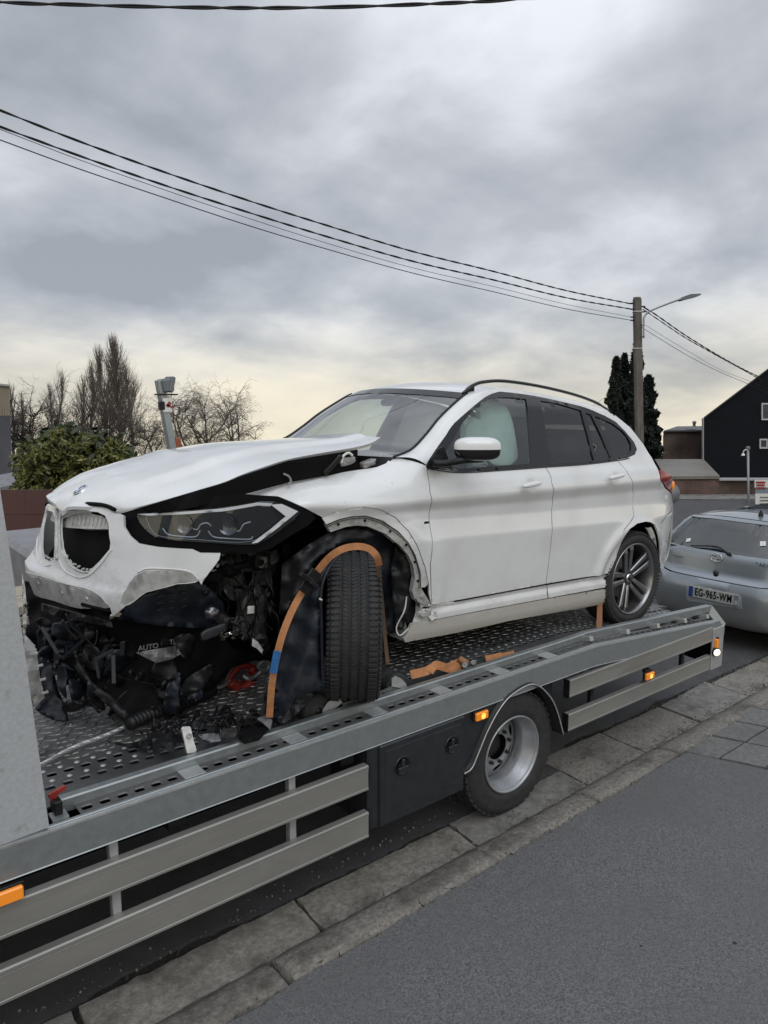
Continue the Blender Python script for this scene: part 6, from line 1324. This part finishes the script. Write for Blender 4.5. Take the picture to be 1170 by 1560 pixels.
def window(x0, y0, x1, y1, D, parent, fm):
    f = MB()
    for (a, b_, c_, e_) in ((x0, y0, x1, y0 + 2.2), (x0, y1 - 2.2, x1, y1), (x0, y0 + 2.2, x0 + 1.8, y1 - 2.2), (x1 - 1.8, y0 + 2.2, x1, y1 - 2.2)): f.prism([PV(a, b_, D - .05), PV(c_, b_, D - .05), PV(c_, e_, D - .05), PV(a, e_, D - .05)], HV * .12)
    fo = f.build('window', fm, parent)
    MB().prism([PV(x0 + 1.5, y0 + 2, D - .01), PV(x1 - 1.5, y0 + 2, D - .01), PV(x1 - 1.5, y1 - 2, D - .01), PV(x0 + 1.5, y1 - 2, D - .01)], HV * .03).build('pane', glosp, fo)
glosp = mat('window_pane', (.05, .06, .07), .08, spec=.8)
wf = mat('window_frame_grey', (.45, .46, .47), .5)
window(1160.5, 614, 1180, 640, 24, hs_, wf); window(1157.5, 668.5, 1169.5, 683.5, 24, hs_, wf); window(1230, 614, 1255, 640, 24, hs_, wf)
def brickmat(name, c1, c2, mortar, sc_, D):
    m = bpy.data.materials.new(name); m.use_nodes = True; t = m.node_tree; n = t.nodes; l = t.links; p = n['Principled BSDF']; p.inputs['Roughness'].default_value = .9
    g_ = n.new('ShaderNodeNewGeometry'); dd = n.new('ShaderNodeVectorMath'); dd.operation = 'DOT_PRODUCT'; dd.inputs[1].default_value = tuple(E1); l.new(g_.outputs['Position'], dd.inputs[0])
    sp = n.new('ShaderNodeSeparateXYZ'); l.new(g_.outputs['Position'], sp.inputs[0]); cb = n.new('ShaderNodeCombineXYZ'); l.new(dd.outputs['Value'], cb.inputs[0]); l.new(sp.outputs[2], cb.inputs[1])
    b_ = n.new('ShaderNodeTexBrick'); b_.inputs['Scale'].default_value = sc_; b_.inputs['Color1'].default_value = (*c1, 1); b_.inputs['Color2'].default_value = (*c2, 1); b_.inputs['Mortar'].default_value = (*mortar, 1)
    b_.inputs['Brick Width'].default_value = .22; b_.inputs['Row Height'].default_value = .072; b_.inputs['Mortar Size'].default_value = .008; b_.inputs['Bias'].default_value = -.1; l.new(cb.outputs[0], b_.inputs['Vector'])
    z = n.new('ShaderNodeTexNoise'); z.inputs['Scale'].default_value = 1.3; z.inputs['Detail'].default_value = 8; l.new(g_.outputs['Position'], z.inputs['Vector']); r = n.new('ShaderNodeMapRange'); r.inputs['From Min'].default_value = .35; r.inputs['From Max'].default_value = .65; r.inputs['To Min'].default_value = .55; r.inputs['To Max'].default_value = 1.4; l.new(z.outputs[0], r.inputs[0])
    s_ = n.new('ShaderNodeVectorMath'); s_.operation = 'SCALE'; l.new(b_.outputs[0], s_.inputs[0]); l.new(r.outputs[0], s_.inputs['Scale']); l.new(s_.outputs[0], p.inputs['Base Color'])
    bu = n.new('ShaderNodeBump'); bu.inputs['Distance'].default_value = .01; l.new(b_.outputs['Fac'], bu.inputs['Height']); bu.invert = True; l.new(bu.outputs[0], p.inputs['Normal']); return m
br1 = brickmat('red_brown_brick', (.115, .060, .045), (.07, .048, .040), (.10, .09, .08), 1.0, 21)
br2 = brickmat('brown_brick', (.10, .065, .052), (.085, .058, .048), (.09, .08, .072), 1.0, 26)
bb_ = thing('brick_building', 'brown brick building with a flat roof and metal chimney between trees and black house', 'building', PV(1040, 745, 26))
P, d = facade([(1014, 657.5), (1011, 659), (1010, 664), (1010, 750), (1080, 750), (1080, 656.5)], 26, 4, .5); MB().prism(P, d).build('wall', br2, bb_)
P, d = facade([(1012, 655.8), (1010, 658), (1010, 660), (1014, 658.2), (1073, 657.5), (1073, 655)], 25.9, 4.2, .5); MB().prism(P, d).build('roof_edge', MATS['roof_edge'], bb_)
c = PV(1057, 656, 27); MB().lathe(c, (0, 0, 1), [(.10, -.1), (.085, .08), (.05, .1), (.05, .26), (.075, .28), (.06, .34), (0, .35)], 14).build('chimney', castm, bb_, True)
MB().prism([PV(1052, 657, 26.2), PV(1060, 657, 26.2), PV(1059, 654, 26.2), PV(1053, 654, 26.2)], HV * .5).build('chimney_base', br2, bb_)
MB().prism([PV(1011, 690, 25.8), PV(1022, 688, 25.8), PV(1022, 701, 25.8), PV(1011, 701, 25.8)], HV * .15).build('brick_step', br2, bb_)
sh = thing('brick_outbuilding', 'low brick outbuilding with a ribbed metal lean-to roof', 'shed', PV(1050, 752, 21))
sm = mat('ribbed_roof_metal', (.20, .185, .165), .5, .3, var=.15, vscale=2)
A0, A1, B0, B1 = PV(990, 701, 23.2), PV(1072, 701, 23.2), PV(1012, 727.5, 19.8), PV(1096, 726.5, 19.8)
MB().prism([B0, B1, A1, A0], (0, 0, -.05)).build('roof', sm, sh)
for k_ in range(17):
    t = (k_ + .5) / 17; p0 = B0 * (1 - t) + B1 * t; p1 = A0 * (1 - t) + A1 * t
    MB().obox((p0 + p1) / 2 + [0, 0, .015], p1 - p0, E1, (np.linalg.norm(p1 - p0) / 2, .05, .02), .01).build('roof_rib', sm, sh)
P, d = facade([(1005, 727.5), (1004, 754), (1096, 756), (1096, 727)], 19.85, 2.0); MB().prism(P, d).build('wall', br1, sh)
bw_ = thing('brick_wall', 'weathered red brown brick boundary wall with pale coping below the black house', 'wall', PV(1120, 756, 21))
P, d = facade([(1096, 732), (1096, 756.5), (1300, 764), (1300, 732)], 19.9, .3); MB().prism(P, d).build('brickwork', br1, bw_)
MB().prism([PV(1096, 730.3, 19.8), PV(1300, 730.3, 19.8), PV(1300, 732.2, 19.8), PV(1096, 732.2, 19.8)], HV * .45).build('coping', MATS['grey_trim'], bw_)
q0, q1 = PV(990, 760, 18.9), PV(1300, 766, 18.9)
MB().prism([np.array([q0[0], q0[1], .0]), np.array([q1[0], q1[1], .0]), np.array([q1[0], q1[1], 0]) + HV * 1.0, np.array([q0[0], q0[1], 0]) + HV * 1.0], (0, 0, .012)).build('far_pavement', concb, None, False, 'structure')
mk('far_road', [(3, 9.6, -.004), (44, 9.6, -.004), (44, 26, -.004), (20, 10.5, -.004), (14, 16, -.004), (3, 20, -.004)], [(0, 1, 2, 3, 4, 5)], asph, None, False, 'structure')
cp = thing('camera_post', 'slim grey post with a round camera head and a hooked lamp beside the sign', 'lamp post', PV(1140, 775, 18))
a, b_ = PV(1139.5, 683, 18), PV(1140.5, 785, 18); MB().tube([a, b_], .026, 10).build('post', MATS['grey_trim'], cp, True)
blob('camera_head', a + [0, 0, .0], E1 * .045, HV * .06, (0, 0, .055), MATS['grey_lamp_housing'], cp, .8, 12)
MB().tube(crv([PV(1139.5, 687, 17.95), PV(1136.5, 685, 17.95), PV(1133.5, 686.5, 17.95), PV(1132, 690, 17.95)], 5), .012, 6).lathe(PV(1132, 694, 17.95), (0, 0, 1), [(.045, 0), (.035, .035), (.012, .06)], 12).build('hook_lamp', whitepl, cp, True)
sg_ = thing('sign_board', 'white notice board with a red lettered strip above, beside the camera post', 'sign', PV(1160, 775, 18))
MB().prism([PV(1150, 731.5, 18), PV(1182, 731.5, 18), PV(1182, 743, 18), PV(1150, 743, 18)], HV * .03).build('upper_board', whitepl, sg_)
MB().prism([PV(1151, 744.5, 18), PV(1182, 744.5, 18), PV(1182, 752, 18), PV(1151, 752, 18)], HV * .03).build('grey_strip', mat('sign_grey_blue', (.18, .22, .26), .5), sg_)
MB().prism([PV(1151, 752, 18), PV(1182, 752, 18), PV(1182, 771, 18), PV(1151, 771, 18)], HV * .03).build('lower_board', whitepl, sg_)
for (x0, x1, y0, y1) in ((1152.5, 1166, 733.5, 736.5), (1153, 1165, 738, 740.5)): MB().prism([PV(x0, y0, 17.98), PV(x1, y0, 17.98), PV(x1, y1, 17.98), PV(x0, y1, 17.98)], HV * .015).build('red_print', redm, sg_)
for k_ in range(6): MB().prism([PV(1152 + 2.6 * k_, 742, 17.98), PV(1153.6 + 2.6 * k_, 742, 17.98), PV(1153.3 + 2.6 * k_, 745.5, 17.98), PV(1152.4 + 2.6 * k_, 745.5, 17.98)], HV * .01).build('red_tooth', redm, sg_)
for y in (757, 762, 767): MB().prism([PV(1158, y, 17.98), PV(1175, y, 17.98), PV(1175, y + .9, 17.98), PV(1158, y + .9, 17.98)], HV * .01).build('print_line', dark, sg_)
for x in (1152, 1178): MB().tube([PV(x, 744, 18.06), PV(x, 790, 18.06)], .02, 8).build('leg', MATS['grey_trim'], sg_, True)
rs_ = thing('round_sign', 'round grey sign disc seen from behind, just past the tail lamp of the white car', 'sign', PV(1024, 790, 12))
MB().lathe(PV(1024, 753, 12), (-.30, -.95, 0), [(0, .01), (.155, .01), (.16, 0), (.155, -.012), (0, -.012)], 30).build('disc', mat('sign_back_grey', (.22, .23, .24), .45, .4), rs_, True)
MB().tube([PV(1020, 745, 12.04), PV(1020, 800, 12.04)], .025, 8).build('post', MATS['grey_trim'], rs_, True)
# utility pole with street lamp, and the overhead lines
DP = 18.0
up_ = thing('utility_pole', 'weathered concrete utility pole carrying the overhead wires', 'pole', PV(974, 800, DP))
polem = mat('weathered_pole', (.12, .105, .09), .85, var=.35, vscale=6, bump=.01, bscale=20, stretch=(1, 1, .3))
pt_, pb_ = PV(970.5, 455, DP), PV(976, 790, DP)
MB().obox((pt_ + pb_) / 2, pt_ - pb_, E1, (np.linalg.norm(pt_ - pb_) / 2, .085, .085), .02).build('shaft', polem, up_)
MB().prism([PV(973, 560, DP - .09), PV(980.3, 790, DP - .09), PV(984.5, 790, DP - .09), PV(977, 560, DP - .09)], HV * .12).build('shaft_flank', polem, up_)
MB().lathe(pt_, (0, 0, 1), [(.095, -.02), (.09, .03), (0, .035)], 10).build('cap', polem, up_)
for y in (475, 531): MB().obox(PV(970.8, y, DP), E1, HV, (.092, .095, .012), .003).build('band', galvl, up_)
for y in (462, 471, 483, 488): MB().obox(PV(964, y, DP), E1, HV, (.05, .03, .014), .004).build('insulator', black, up_)
for y in (470, 478): MB().obox(PV(979, y - 3, DP), E1, HV, (.06, .03, .014), .004).build('insulator', black, up_)
sl = thing('street_lamp', 'slim led street lamp on a curved arm bolted to the utility pole', 'street lamp', PV(980, 515, DP - .12))
MB().tube(crv([PV(980.5, 515, DP - .14), PV(980.5, 492, DP - .14), PV(981, 484, DP - .14), PV(985, 478, DP - .14), PV(992, 473, DP - .16), PV(1010, 465.5, DP - .2), PV(1038, 455, DP - .3)], 6), .022, 8).build('arm', galv, sl, True)
MB().prism([PV(1037, 457, DP - .25), PV(1041, 452, DP - .25), (PV(1052, 448, DP - .25)), PV(1067, 447, DP - .25), PV(1068.5, 449, DP - .25), PV(1062, 452, DP - .25), PV(1050, 455, DP - .25), PV(1041, 457.5, DP - .25)], HV * .22).build('lamp_head', MATS['grey_lamp_housing'], sl)
for y in (495, 512): MB().obox(PV(979.5, y, DP - .12), E1, HV, (.03, .05, .012), .003).build('clamp', galv, sl)
wm = mat('cable_black', (.012, .012, .013), .6)
def wire(P, D0, D1, r_, twist, label, n=10):
    C_ = crv([(x, y, 0) for x, y in P], n); x0, x1 = P[0][0], P[-1][0]; pts = []
    for c in C_:
        xr = max(x0, -60) if D0 != D1 else x0; t = (c[0] - xr) / (x1 - xr); D = 1 / ((1 - t) / D0 + t / D1); pts.append(PV(c[0], c[1], D))
    if twist:
        Q = [pts[0]]; 
        for a, b_ in zip(pts[:-1], pts[1:]):
            L_ = np.linalg.norm(b_ - a); k_ = max(1, int(L_ / .035)); Q += [a + (b_ - a) * i / k_ for i in range(1, k_ + 1)]
        mb = MB()
        for s_ in (0, math.pi): mb.tube([p + r_ * .75 * np.array([math.cos(i * .33 + s_) * .5, -math.cos(i * .33 + s_) * .5, math.sin(i * .33 + s_)]) for i, p in enumerate(Q)], r_ * .8, 4)
    else: mb = MB().tube(pts, r_, 5)
    return tag(mb.build('overhead_wire', wm, None, True), label, 'wire', 'overhead wires')
W1 = [(-900, -220), (-500, -38), (-200, 90), (0, 168), (120, 215), (250, 262), (380, 306), (500, 344), (625, 382), (750, 413), (860, 442), (962, 463)]
wire(W1, 9, DP, .011, True, 'topmost twisted black cable running left from the utility pole')
wire([(x, y + q) for (x, y), q in zip(W1, (40, 34, 29, 25, 22, 20, 18, 17, 15, 13, 11, 8))], 9, DP, .011, True, 'second twisted black cable below the topmost one, left of the pole')
wire([(x, y + q) for (x, y), q in zip(W1, (36, 34, 32, 29, 28, 27, 27, 27, 25, 23, 21, 20))], 9, DP, .0045, False, 'thinnest wire of the left bundle, third from the top')
wire([(x, y + q) for (x, y), q in zip(W1, (60, 54, 49, 45, 42, 39, 38, 36, 33, 31, 28, 25))], 9, DP, .0075, False, 'plain black wire lowest of the left bundle')
wire([(-900, -75), (-400, -22), (0, 3), (100, 6.5), (200, 9.5), (310, 11.5), (430, 12), (540, 10), (650, 6), (780, -1), (1000, -22), (1500, -95)], 7.5, 7.5, .013, True, 'lone thick twisted cable crossing the top edge of the sky')
wire([(979, 467), (1000, 480), (1040, 508), (1080, 533), (1120, 556), (1156, 574)], DP, 23, .013, True, 'upper thick black cable running right from the pole to the black house')
wire([(979, 471), (1000, 485), (1040, 512), (1080, 535), (1120, 557), (1160, 579)], DP, 23, .010, True, 'second thick black cable right of the pole, just under the upper one')
wire([(983, 495), (1010, 512), (1050, 536), (1095, 562), (1145, 582), (1175, 596)], DP, 22.5, .004, False, 'thin grey wire right of the pole above the lowest one')
wire([(978, 499), (1010, 519), (1050, 543), (1095, 566), (1140, 585), (1175, 602)], DP, 22.5, .006, False, 'lowest wire right of the pole reaching the black house')
wire([(898, 622), (915, 610), (940, 594), (966, 578)], 16, 17, .003, False, 'short faint wire rising behind the roof rail to the cypress')
# ------------------------------------------------------------------ trees and shrubs
def segs(name, P0, P1, r0, r1, m, parent=None, n=3):
    P0, P1 = np.array(P0), np.array(P1); r0 = np.array(r0)[:, None]; r1 = np.array(r1)[:, None]; t = P1 - P0; t /= (np.linalg.norm(t, axis=1)[:, None] + 1e-9)
    ref = np.where(np.abs(t[:, 2:3]) < .9, np.array([[0, 0, 1.0]]), np.array([[1.0, 0, 0]])); u = np.cross(ref, t); u /= np.linalg.norm(u, axis=1)[:, None]; v = np.cross(t, u)
    N_ = len(P0); R = [P0 + r0 * (math.cos(a) * u + math.sin(a) * v) for a in [2 * math.pi * k_ / n for k_ in range(n)]] + [P1 + r1 * (math.cos(a) * u + math.sin(a) * v) for a in [2 * math.pi * k_ / n for k_ in range(n)]]
    V = np.stack(R, 1).reshape(-1, 3); base = np.arange(N_)[:, None] * 2 * n
    F = np.concatenate([np.stack([base[:, 0] + k_, base[:, 0] + (k_ + 1) % n, base[:, 0] + n + (k_ + 1) % n, base[:, 0] + n + k_], 1) for k_ in range(n)])
    me = bpy.data.meshes.new(name); me.vertices.add(len(V)); me.vertices.foreach_set('co', V.ravel()); me.loops.add(F.size); me.loops.foreach_set('vertex_index', F.ravel().astype(np.int32)); me.polygons.add(len(F)); me.polygons.foreach_set('loop_start', np.arange(0, F.size, 4, dtype=np.int32)); me.polygons.foreach_set('loop_total', np.full(len(F), 4, dtype=np.int32)); me.update(); me.validate()
    me.materials.append(m); o = bpy.data.objects.new(name, me); COL.objects.link(o); par(o, parent); return o
bark = mat('grey_brown_bark', (.10, .085, .072), .9, var=.3, vscale=2)
twigm = mat('bare_twigs', (.150, .125, .105), .9, var=.3, vscale=1)
twigd = mat('dark_twigs', (.060, .050, .044), .9, var=.3, vscale=1)
def bare_tree(base, H_, kind, label, D, tm=twigm, dens=1.0, group=None):
    base = np.array(base, float); t = thing('bare_tree', label, 'tree', base, group); T0, T1, a0, a1 = [], [], [], []; S0, S1, b0, b1 = [], [], [], []
    def grow(p, d, L_, r_, lvl, out_):
        n = 4 if lvl < 2 else 3; q = p.copy(); pts = [q]
        for i in range(n):
            d2 = d + rng.randn(3) * (.10 if kind == 'poplar' else .22)
            if kind == 'poplar': d2[2] += .22
            elif kind == 'birch': d2[2] += .10 if lvl < 2 else -.30
            else: d2[2] += rng.randn() * .15
            d2 /= np.linalg.norm(d2); q2 = q + d2 * L_ / n; f0, f1 = r_ * (1 - .75 * i / n), r_ * (1 - .75 * (i + 1) / n)
            (T0 if out_ == 0 else S0).append(q); (T1 if out_ == 0 else S1).append(q2); (a0 if out_ == 0 else b0).append(f0); (a1 if out_ == 0 else b1).append(f1)
            q = q2; d = d2; pts.append(q)
        return pts, d
    if kind == 'poplar':
        tp, _ = grow(base, UPZ, H_ * .92, H_ * .020, 0, 0)
        for k_ in range(int(120 * dens)):
            h = .10 + .85 * rng.rand() ** .9; i = min(int(h * 4), 3); p = tp[i] * (1 - (h * 4 - i)) + tp[i + 1] * (h * 4 - i); a = rng.rand() * 6.28
            wdt = math.sin(min(1, h * 1.15) * math.pi) ** .7 * .9 + .25; d = np.array([math.cos(a) * .6 * wdt, math.sin(a) * .6 * wdt, 1.0]); d /= np.linalg.norm(d)
            L_ = H_ * (.30 * (1 - h) + .13); bp_, _ = grow(p, d, L_, H_ * .0034, 1, 1)
            for j in range(9):
                p2 = bp_[rng.randint(1, 5)]; d2 = d + rng.randn(3) * .22; d2 /= np.linalg.norm(d2); grow(p2, d2, L_ * (.25 + .3 * rng.rand()), H_ * .0011, 2, 1)
    else:
        nst = 3 if kind == 'birch' else 2
        for s_ in range(nst):
            d0 = np.array([rng.randn() * .25, rng.randn() * .25, 1]); d0 /= np.linalg.norm(d0); tp, dd = grow(base, d0, H_ * (.62 + .2 * rng.rand()), H_ * .018, 0, 0)
            for k_ in range(int(22 * dens)):
                j = rng.randint(1, 5); a = rng.rand() * 6.28; d = np.array([math.cos(a), math.sin(a), .55 + .5 * rng.rand()]); d /= np.linalg.norm(d); L_ = H_ * (.18 + .22 * rng.rand()); bp_, d_ = grow(tp[j], d, L_, H_ * .0055, 1, 1)
                for q in range(9):
                    p2 = bp_[rng.randint(1, 5)]; d2 = d + rng.randn(3) * .55; d2 /= np.linalg.norm(d2); tw_, _ = grow(p2, d2, L_ * (.35 + .3 * rng.rand()), H_ * .0019, 2, 1)
                    for z in range(3):
                        d3 = d2 + rng.randn(3) * .6; d3 /= np.linalg.norm(d3); grow(tw_[rng.randint(1, 4)], d3, L_ * .25, H_ * .0013, 2, 1)
    segs('trunk', T0, T1, a0, a1, bark, t, 6); segs('crown', S0, S1, b0, b1, tm, t, 3); return t
def ground_at(px, D):
    p = PV(px, 700, D); z = float(gz(p[0], p[1])); return np.array([p[0], p[1], z])
def toptree(px, ytop, D): b_ = ground_at(px, D); return b_, PV(px, ytop, D)[2] - b_[2]
GT = 'bare winter trees beyond the wall'
for (px, yt, D, kd, lb_, m_, dn) in [
    (188, 520, 52, 'poplar', 'tallest bare poplar with upright branches, left of the lamp mast', twigm, 1.9), (168, 535, 53, 'poplar', 'bare poplar merging with the left side of the tallest one', twigm, 1.0),
    (202, 560, 51, 'poplar', 'slim bare poplar on the right flank of the tallest one', twigm, .8), (138, 556, 54, 'poplar', 'shorter bare poplar left of the tall pair', twigm, .8),
    (122, 575, 52, 'poplar', 'thin bare poplar between the short poplar and the tangled tree', twigm, .6), (92, 566, 56, 'poplar', 'narrow bare poplar standing alone at the left', twigm, .5), (76, 585, 55, 'poplar', 'small narrow bare poplar beside the lone one', twigm, .5), (22, 585, 50, 'poplar', 'thin bare tree next to the beige building', twigm, .5), (38, 600, 50, 'poplar', 'low thin bare tree second from the beige building', twigd, .5)]:
    b_, h = toptree(px, yt, D); bare_tree(b_, h, kd, lb_, D, m_, dn, GT)
for (px, yt, D, kd, lb_, m_, dn) in [
    (60, 598, 30, 'tangle', 'dark tangled bare tree with arching branches left of the green shrub', twigd, 1.3), (105, 618, 31, 'tangle', 'dark tangled bare tree above the middle of the green shrub', twigd, 1.2), (150, 628, 32, 'tangle', 'low dark tangled bare tree above the right of the green shrub', twigd, 1.1), (20, 640, 29, 'tangle', 'dark bushy bare tree against the grey building wall', twigd, 1.1),
    (185, 640, 34, 'tangle', 'low bare thicket at the foot of the poplars', twigd, 1.1), (215, 652, 36, 'tangle', 'low bare scrub between the poplars and the lamp mast', twigm, 1.0), (240, 632, 42, 'tangle', 'small bare bush behind the lamp mast', twigm, .8), (258, 660, 40, 'tangle', 'low scrub under the birches', twigd, .8),
    (292, 590, 45, 'birch', 'left bare birch of the pair above the bonnet with fine drooping twigs', twigm, 1.0), (325, 586, 45, 'birch', 'middle bare birch above the bonnet', twigm, 1.1), (358, 592, 44, 'birch', 'right bare birch with long drooping twigs above the bonnet', twigm, .9), (378, 640, 47, 'birch', 'short bare birch at the right end of the birch group', twigm, .5)]:
    b_, h = toptree(px, yt, D); bare_tree(b_, h * (1.32 if kd == 'tangle' else 1.02), kd, lb_, D, m_, dn * (1.15 if kd == 'tangle' else 1.0), GT)
def leaves(name, C_, size, m, parent, aspect=.4, droop=0.0, up=None):
    N_ = len(C_); C_ = np.array(C_); d = rng.randn(N_, 3); d[:, 2] -= droop; 
    if up is not None: d += up
    d /= np.linalg.norm(d, axis=1)[:, None]; r = rng.randn(N_, 3); s_ = np.cross(d, r); s_ /= np.linalg.norm(s_, axis=1)[:, None]; L_ = (size * (.6 + .8 * rng.rand(N_)))[:, None]
    V = np.stack([C_ - d * L_ * .5, C_ + s_ * L_ * aspect * .5, C_ + d * L_ * .5, C_ - s_ * L_ * aspect * .5], 1).reshape(-1, 3); F = np.arange(N_ * 4).reshape(-1, 4)
    me = bpy.data.meshes.new(name); me.vertices.add(len(V)); me.vertices.foreach_set('co', V.ravel()); me.loops.add(F.size); me.loops.foreach_set('vertex_index', F.ravel().astype(np.int32)); me.polygons.add(N_); me.polygons.foreach_set('loop_start', np.arange(0, F.size, 4, dtype=np.int32)); me.polygons.foreach_set('loop_total', np.full(N_, 4, dtype=np.int32)); me.update()
    me.materials.append(m); o = bpy.data.objects.new(name, me); COL.objects.link(o); par(o, parent); return o
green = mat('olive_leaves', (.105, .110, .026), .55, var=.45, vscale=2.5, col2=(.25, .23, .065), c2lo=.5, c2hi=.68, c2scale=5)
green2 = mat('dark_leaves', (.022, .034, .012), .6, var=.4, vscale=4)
conif = mat('dark_conifer', (.012, .018, .013), .8, var=.4, vscale=3)
bush = thing('green_shrub', 'broad olive green evergreen shrub rising above the brown wall', 'shrub', PZ(110, 900, 0) * 0 + np.array([*PV(110, 760, 13)[:2], 0]))
clumps = []
for k_ in range(330):
    x = 30 + 165 * rng.rand(); top = np.interp(x, [28, 45, 80, 95, 120, 150, 175, 198], [705, 680, 662, 656, 663, 668, 672, 705]); y = top + 4 + rng.rand() ** 1.2 * (760 - top); D = 12.6 + .9 * rng.rand() + (y < top + 15) * .3
    clumps.append(PV(x, y, D))
C_ = []; C2 = []
for c in clumps:
    r_ = .13 + .10 * rng.rand(); n_ = 48; q = rng.randn(n_, 3); q /= np.linalg.norm(q, axis=1)[:, None]; q[:, 2] = np.abs(q[:, 2]) * .9 - .2; C_.append(c + q * r_ * (.6 + .5 * rng.rand(n_, 1))); q = rng.randn(14, 3) * r_ * .5; C2.append(c + q + HV * .15)
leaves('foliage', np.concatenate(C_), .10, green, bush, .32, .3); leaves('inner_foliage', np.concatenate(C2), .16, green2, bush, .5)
mb = MB()
for k_ in range(14): mb.tube([[bush.location[0] + rng.randn() * .1, bush.location[1] + rng.randn() * .1, 0], clumps[k_ * 9]], [.03, .008], 5)
mb.build('stems', bark, bush)
def conifer(px, ytop, D, wpx, label):
    b_, h = toptree(px, ytop, D); b_[2] = 0; top = PV(px, ytop, D); h = top[2]; W_ = wpx / F_PX * D; t = thing('cypress', label, 'tree', b_, 'dark conifers behind the utility pole')
    segs('trunk', [b_], [b_ + UPZ * h * .95], [.12], [.02], bark, t, 8); N_ = 9000; z = rng.rand(N_) ** .85; lobes = 1 + .25 * np.sin(z * 38 + rng.rand() * 6) + .15 * np.sin(z * 71); a = rng.rand(N_) * 6.28
    rad = W_ * (np.clip((1 - z) * 1.6, 0, 1) ** .7 * .9 + .10 * (z < .98)) * lobes * (.75 + .25 * np.sin(a * 3 + z * 20)) * np.sqrt(.25 + .75 * rng.rand(N_)); P = np.stack([b_[0] + rad * np.cos(a), b_[1] + rad * np.sin(a), b_[2] + z * h], 1)
    leaves('crown', P, .20, conif, t, .45, .9); return t
conifer(932, 546, 24, 15, 'left dark conifer, shortest of the three behind the pole'); conifer(944, 541, 24.5, 15, 'second dark conifer from the left behind the pole, with a ragged tip'); conifer(962, 520, 24, 19, 'tallest dark conifer standing right behind the utility pole')
conifer(982, 574, 25, 21, 'broad lower dark conifer on the right of the utility pole'); conifer(998, 655, 25.2, 9, 'small dark conifer nearest the brick building')
# ------------------------------------------------------------------ background on the left
lbm = mat('beige_cladding', (.30, .26, .20), .7, var=.12, vscale=2); lgm = mat('dark_grey_wall', (.07, .07, .085), .8, var=.2, vscale=1.5)
lb_ = thing('beige_building', 'tall building with beige upper cladding over dark grey wall at the left edge', 'building', PV(0, 730, 27))
P, d = facade([(-60, 580), (14.5, 588), (14.5, 633), (-60, 633)], 27, 6, -.62); MB().prism(P, d).build('upper_cladding', lbm, lb_)
for k_ in range(7): x = -2 + k_ * 2.6; MB().prism([PV(x, 587, 26.97), PV(x + .5, 587, 26.97), PV(x + .5, 632, 26.97), PV(x, 632, 26.97)], HV * .05).build('cladding_rib', MATS['rolled_webbing'] if False else lbm, lb_)
P, d = facade([(-60, 633.2), (16, 633.2), (18, 745), (-60, 745)], 26.95, 6, -.62); MB().prism(P, d).build('wall', lgm, lb_)
MB().prism([PV(-60, 578, 26.9), PV(15.5, 586, 26.9), PV(15.5, 589, 26.9), PV(-60, 581, 26.9)], (HV - E1 * .62) * 6.2).build('roof_edge', MATS['grey_trim'], lb_)
gr_ = thing('grey_roof', 'low pale grey roof strip just above the brown wall at the left', 'roof', PV(20, 750, 14))
MB().prism([PV(-40, 731, 14.5), PV(24, 729, 14.5), PV(30, 736, 14), PV(30, 752, 14), PV(-40, 752, 14)], HV * 1.5).build('roof_sheet', mat('pale_grey_sheet', (.17, .17, .185), .7, var=.35, vscale=8), gr_)
brown = mat('red_brown_panel', (.080, .034, .030), .6, var=.12, vscale=3, bump=.002, bscale=20)
bwl = thing('brown_fence', 'red brown painted panel fence behind the headboard and the torn bumper', 'fence', PV(40, 860, 11.2))
for k_ in range(-2, 4):
    for j in range(2):
        x0 = -50 + k_ * 44; ya, yb = (746.5, 783.8) if j == 0 else (784.2, 905)
        MB().prism([PV(x0 + .1, ya, 11.2), PV(x0 + 43.9, ya, 11.2), PV(x0 + 43.9, yb, 11.2), PV(x0 + .1, yb, 11.2)], HV * .05).build('panel', brown, bwl)
    MB().prism([PV(x0 - 1, 744, 11.27), PV(x0 + 1.5, 744, 11.27), PV(x0 + 1.5, 915, 11.27), PV(x0 - 1, 915, 11.27)], HV * .08).build('post', dark, bwl)
MB().prism([PV(-200, 845, 11.1), PV(180, 848, 11.1), PV(180, 850, 11.1), PV(-200, 847.5, 11.1)], HV * .08).build('base_rail', galvl, bwl)
gb = thing('covered_trailer', 'grey sheeted low trailer standing beyond the deck at the far left', 'trailer', (2.6, 7.4, 0))
MB().box((1.6, 7.3, .62), (4.2, 8.8, 1.12), .05).build('sheeted_body', mat('trailer_grey', (.20, .20, .21), .6, var=.2, vscale=4), gb)
for x in (2.1, 3.5):
    w_ = MB().lathe((x, 7.5, .32), (0, -1, 0), [(.18, -.1), (.31, -.1), (.32, 0), (.31, .1), (.18, .1)], 28).build('tyre', rubber, gb, True); MB().lathe((x, 7.5, .32), (0, -1, 0), [(.18, .1), (.1, .05), (0, .06)], 20).build('rim', steelr, w_, True)
woods = [mat('pale_board', (.34, .29, .22), .8, var=.25, vscale=9, stretch=(.3, 1, 1)), mat('tan_board', (.26, .17, .09), .8, var=.25, vscale=9)]
ps = thing('timber_stack', 'stack of pale timber boards lying beyond the deck beside the headboard', 'timber', (1.6, 6.1, 0))
for k_ in range(11):
    for q in range(2): MB().box((1.0 - .03 * (k_ % 3), 6.0 + q * .36, .05 + k_ * .085), (2.3 + .05 * (k_ % 2), 6.33 + q * .36, .05 + k_ * .085 + .07), .005).build('board', woods[1] if k_ in (7, 4) else woods[0], ps)
for x in (1.2, 2.0): MB().box((x, 6.0, 0), (x + .08, 6.7, .049)).build('bearer', woods[1], ps)
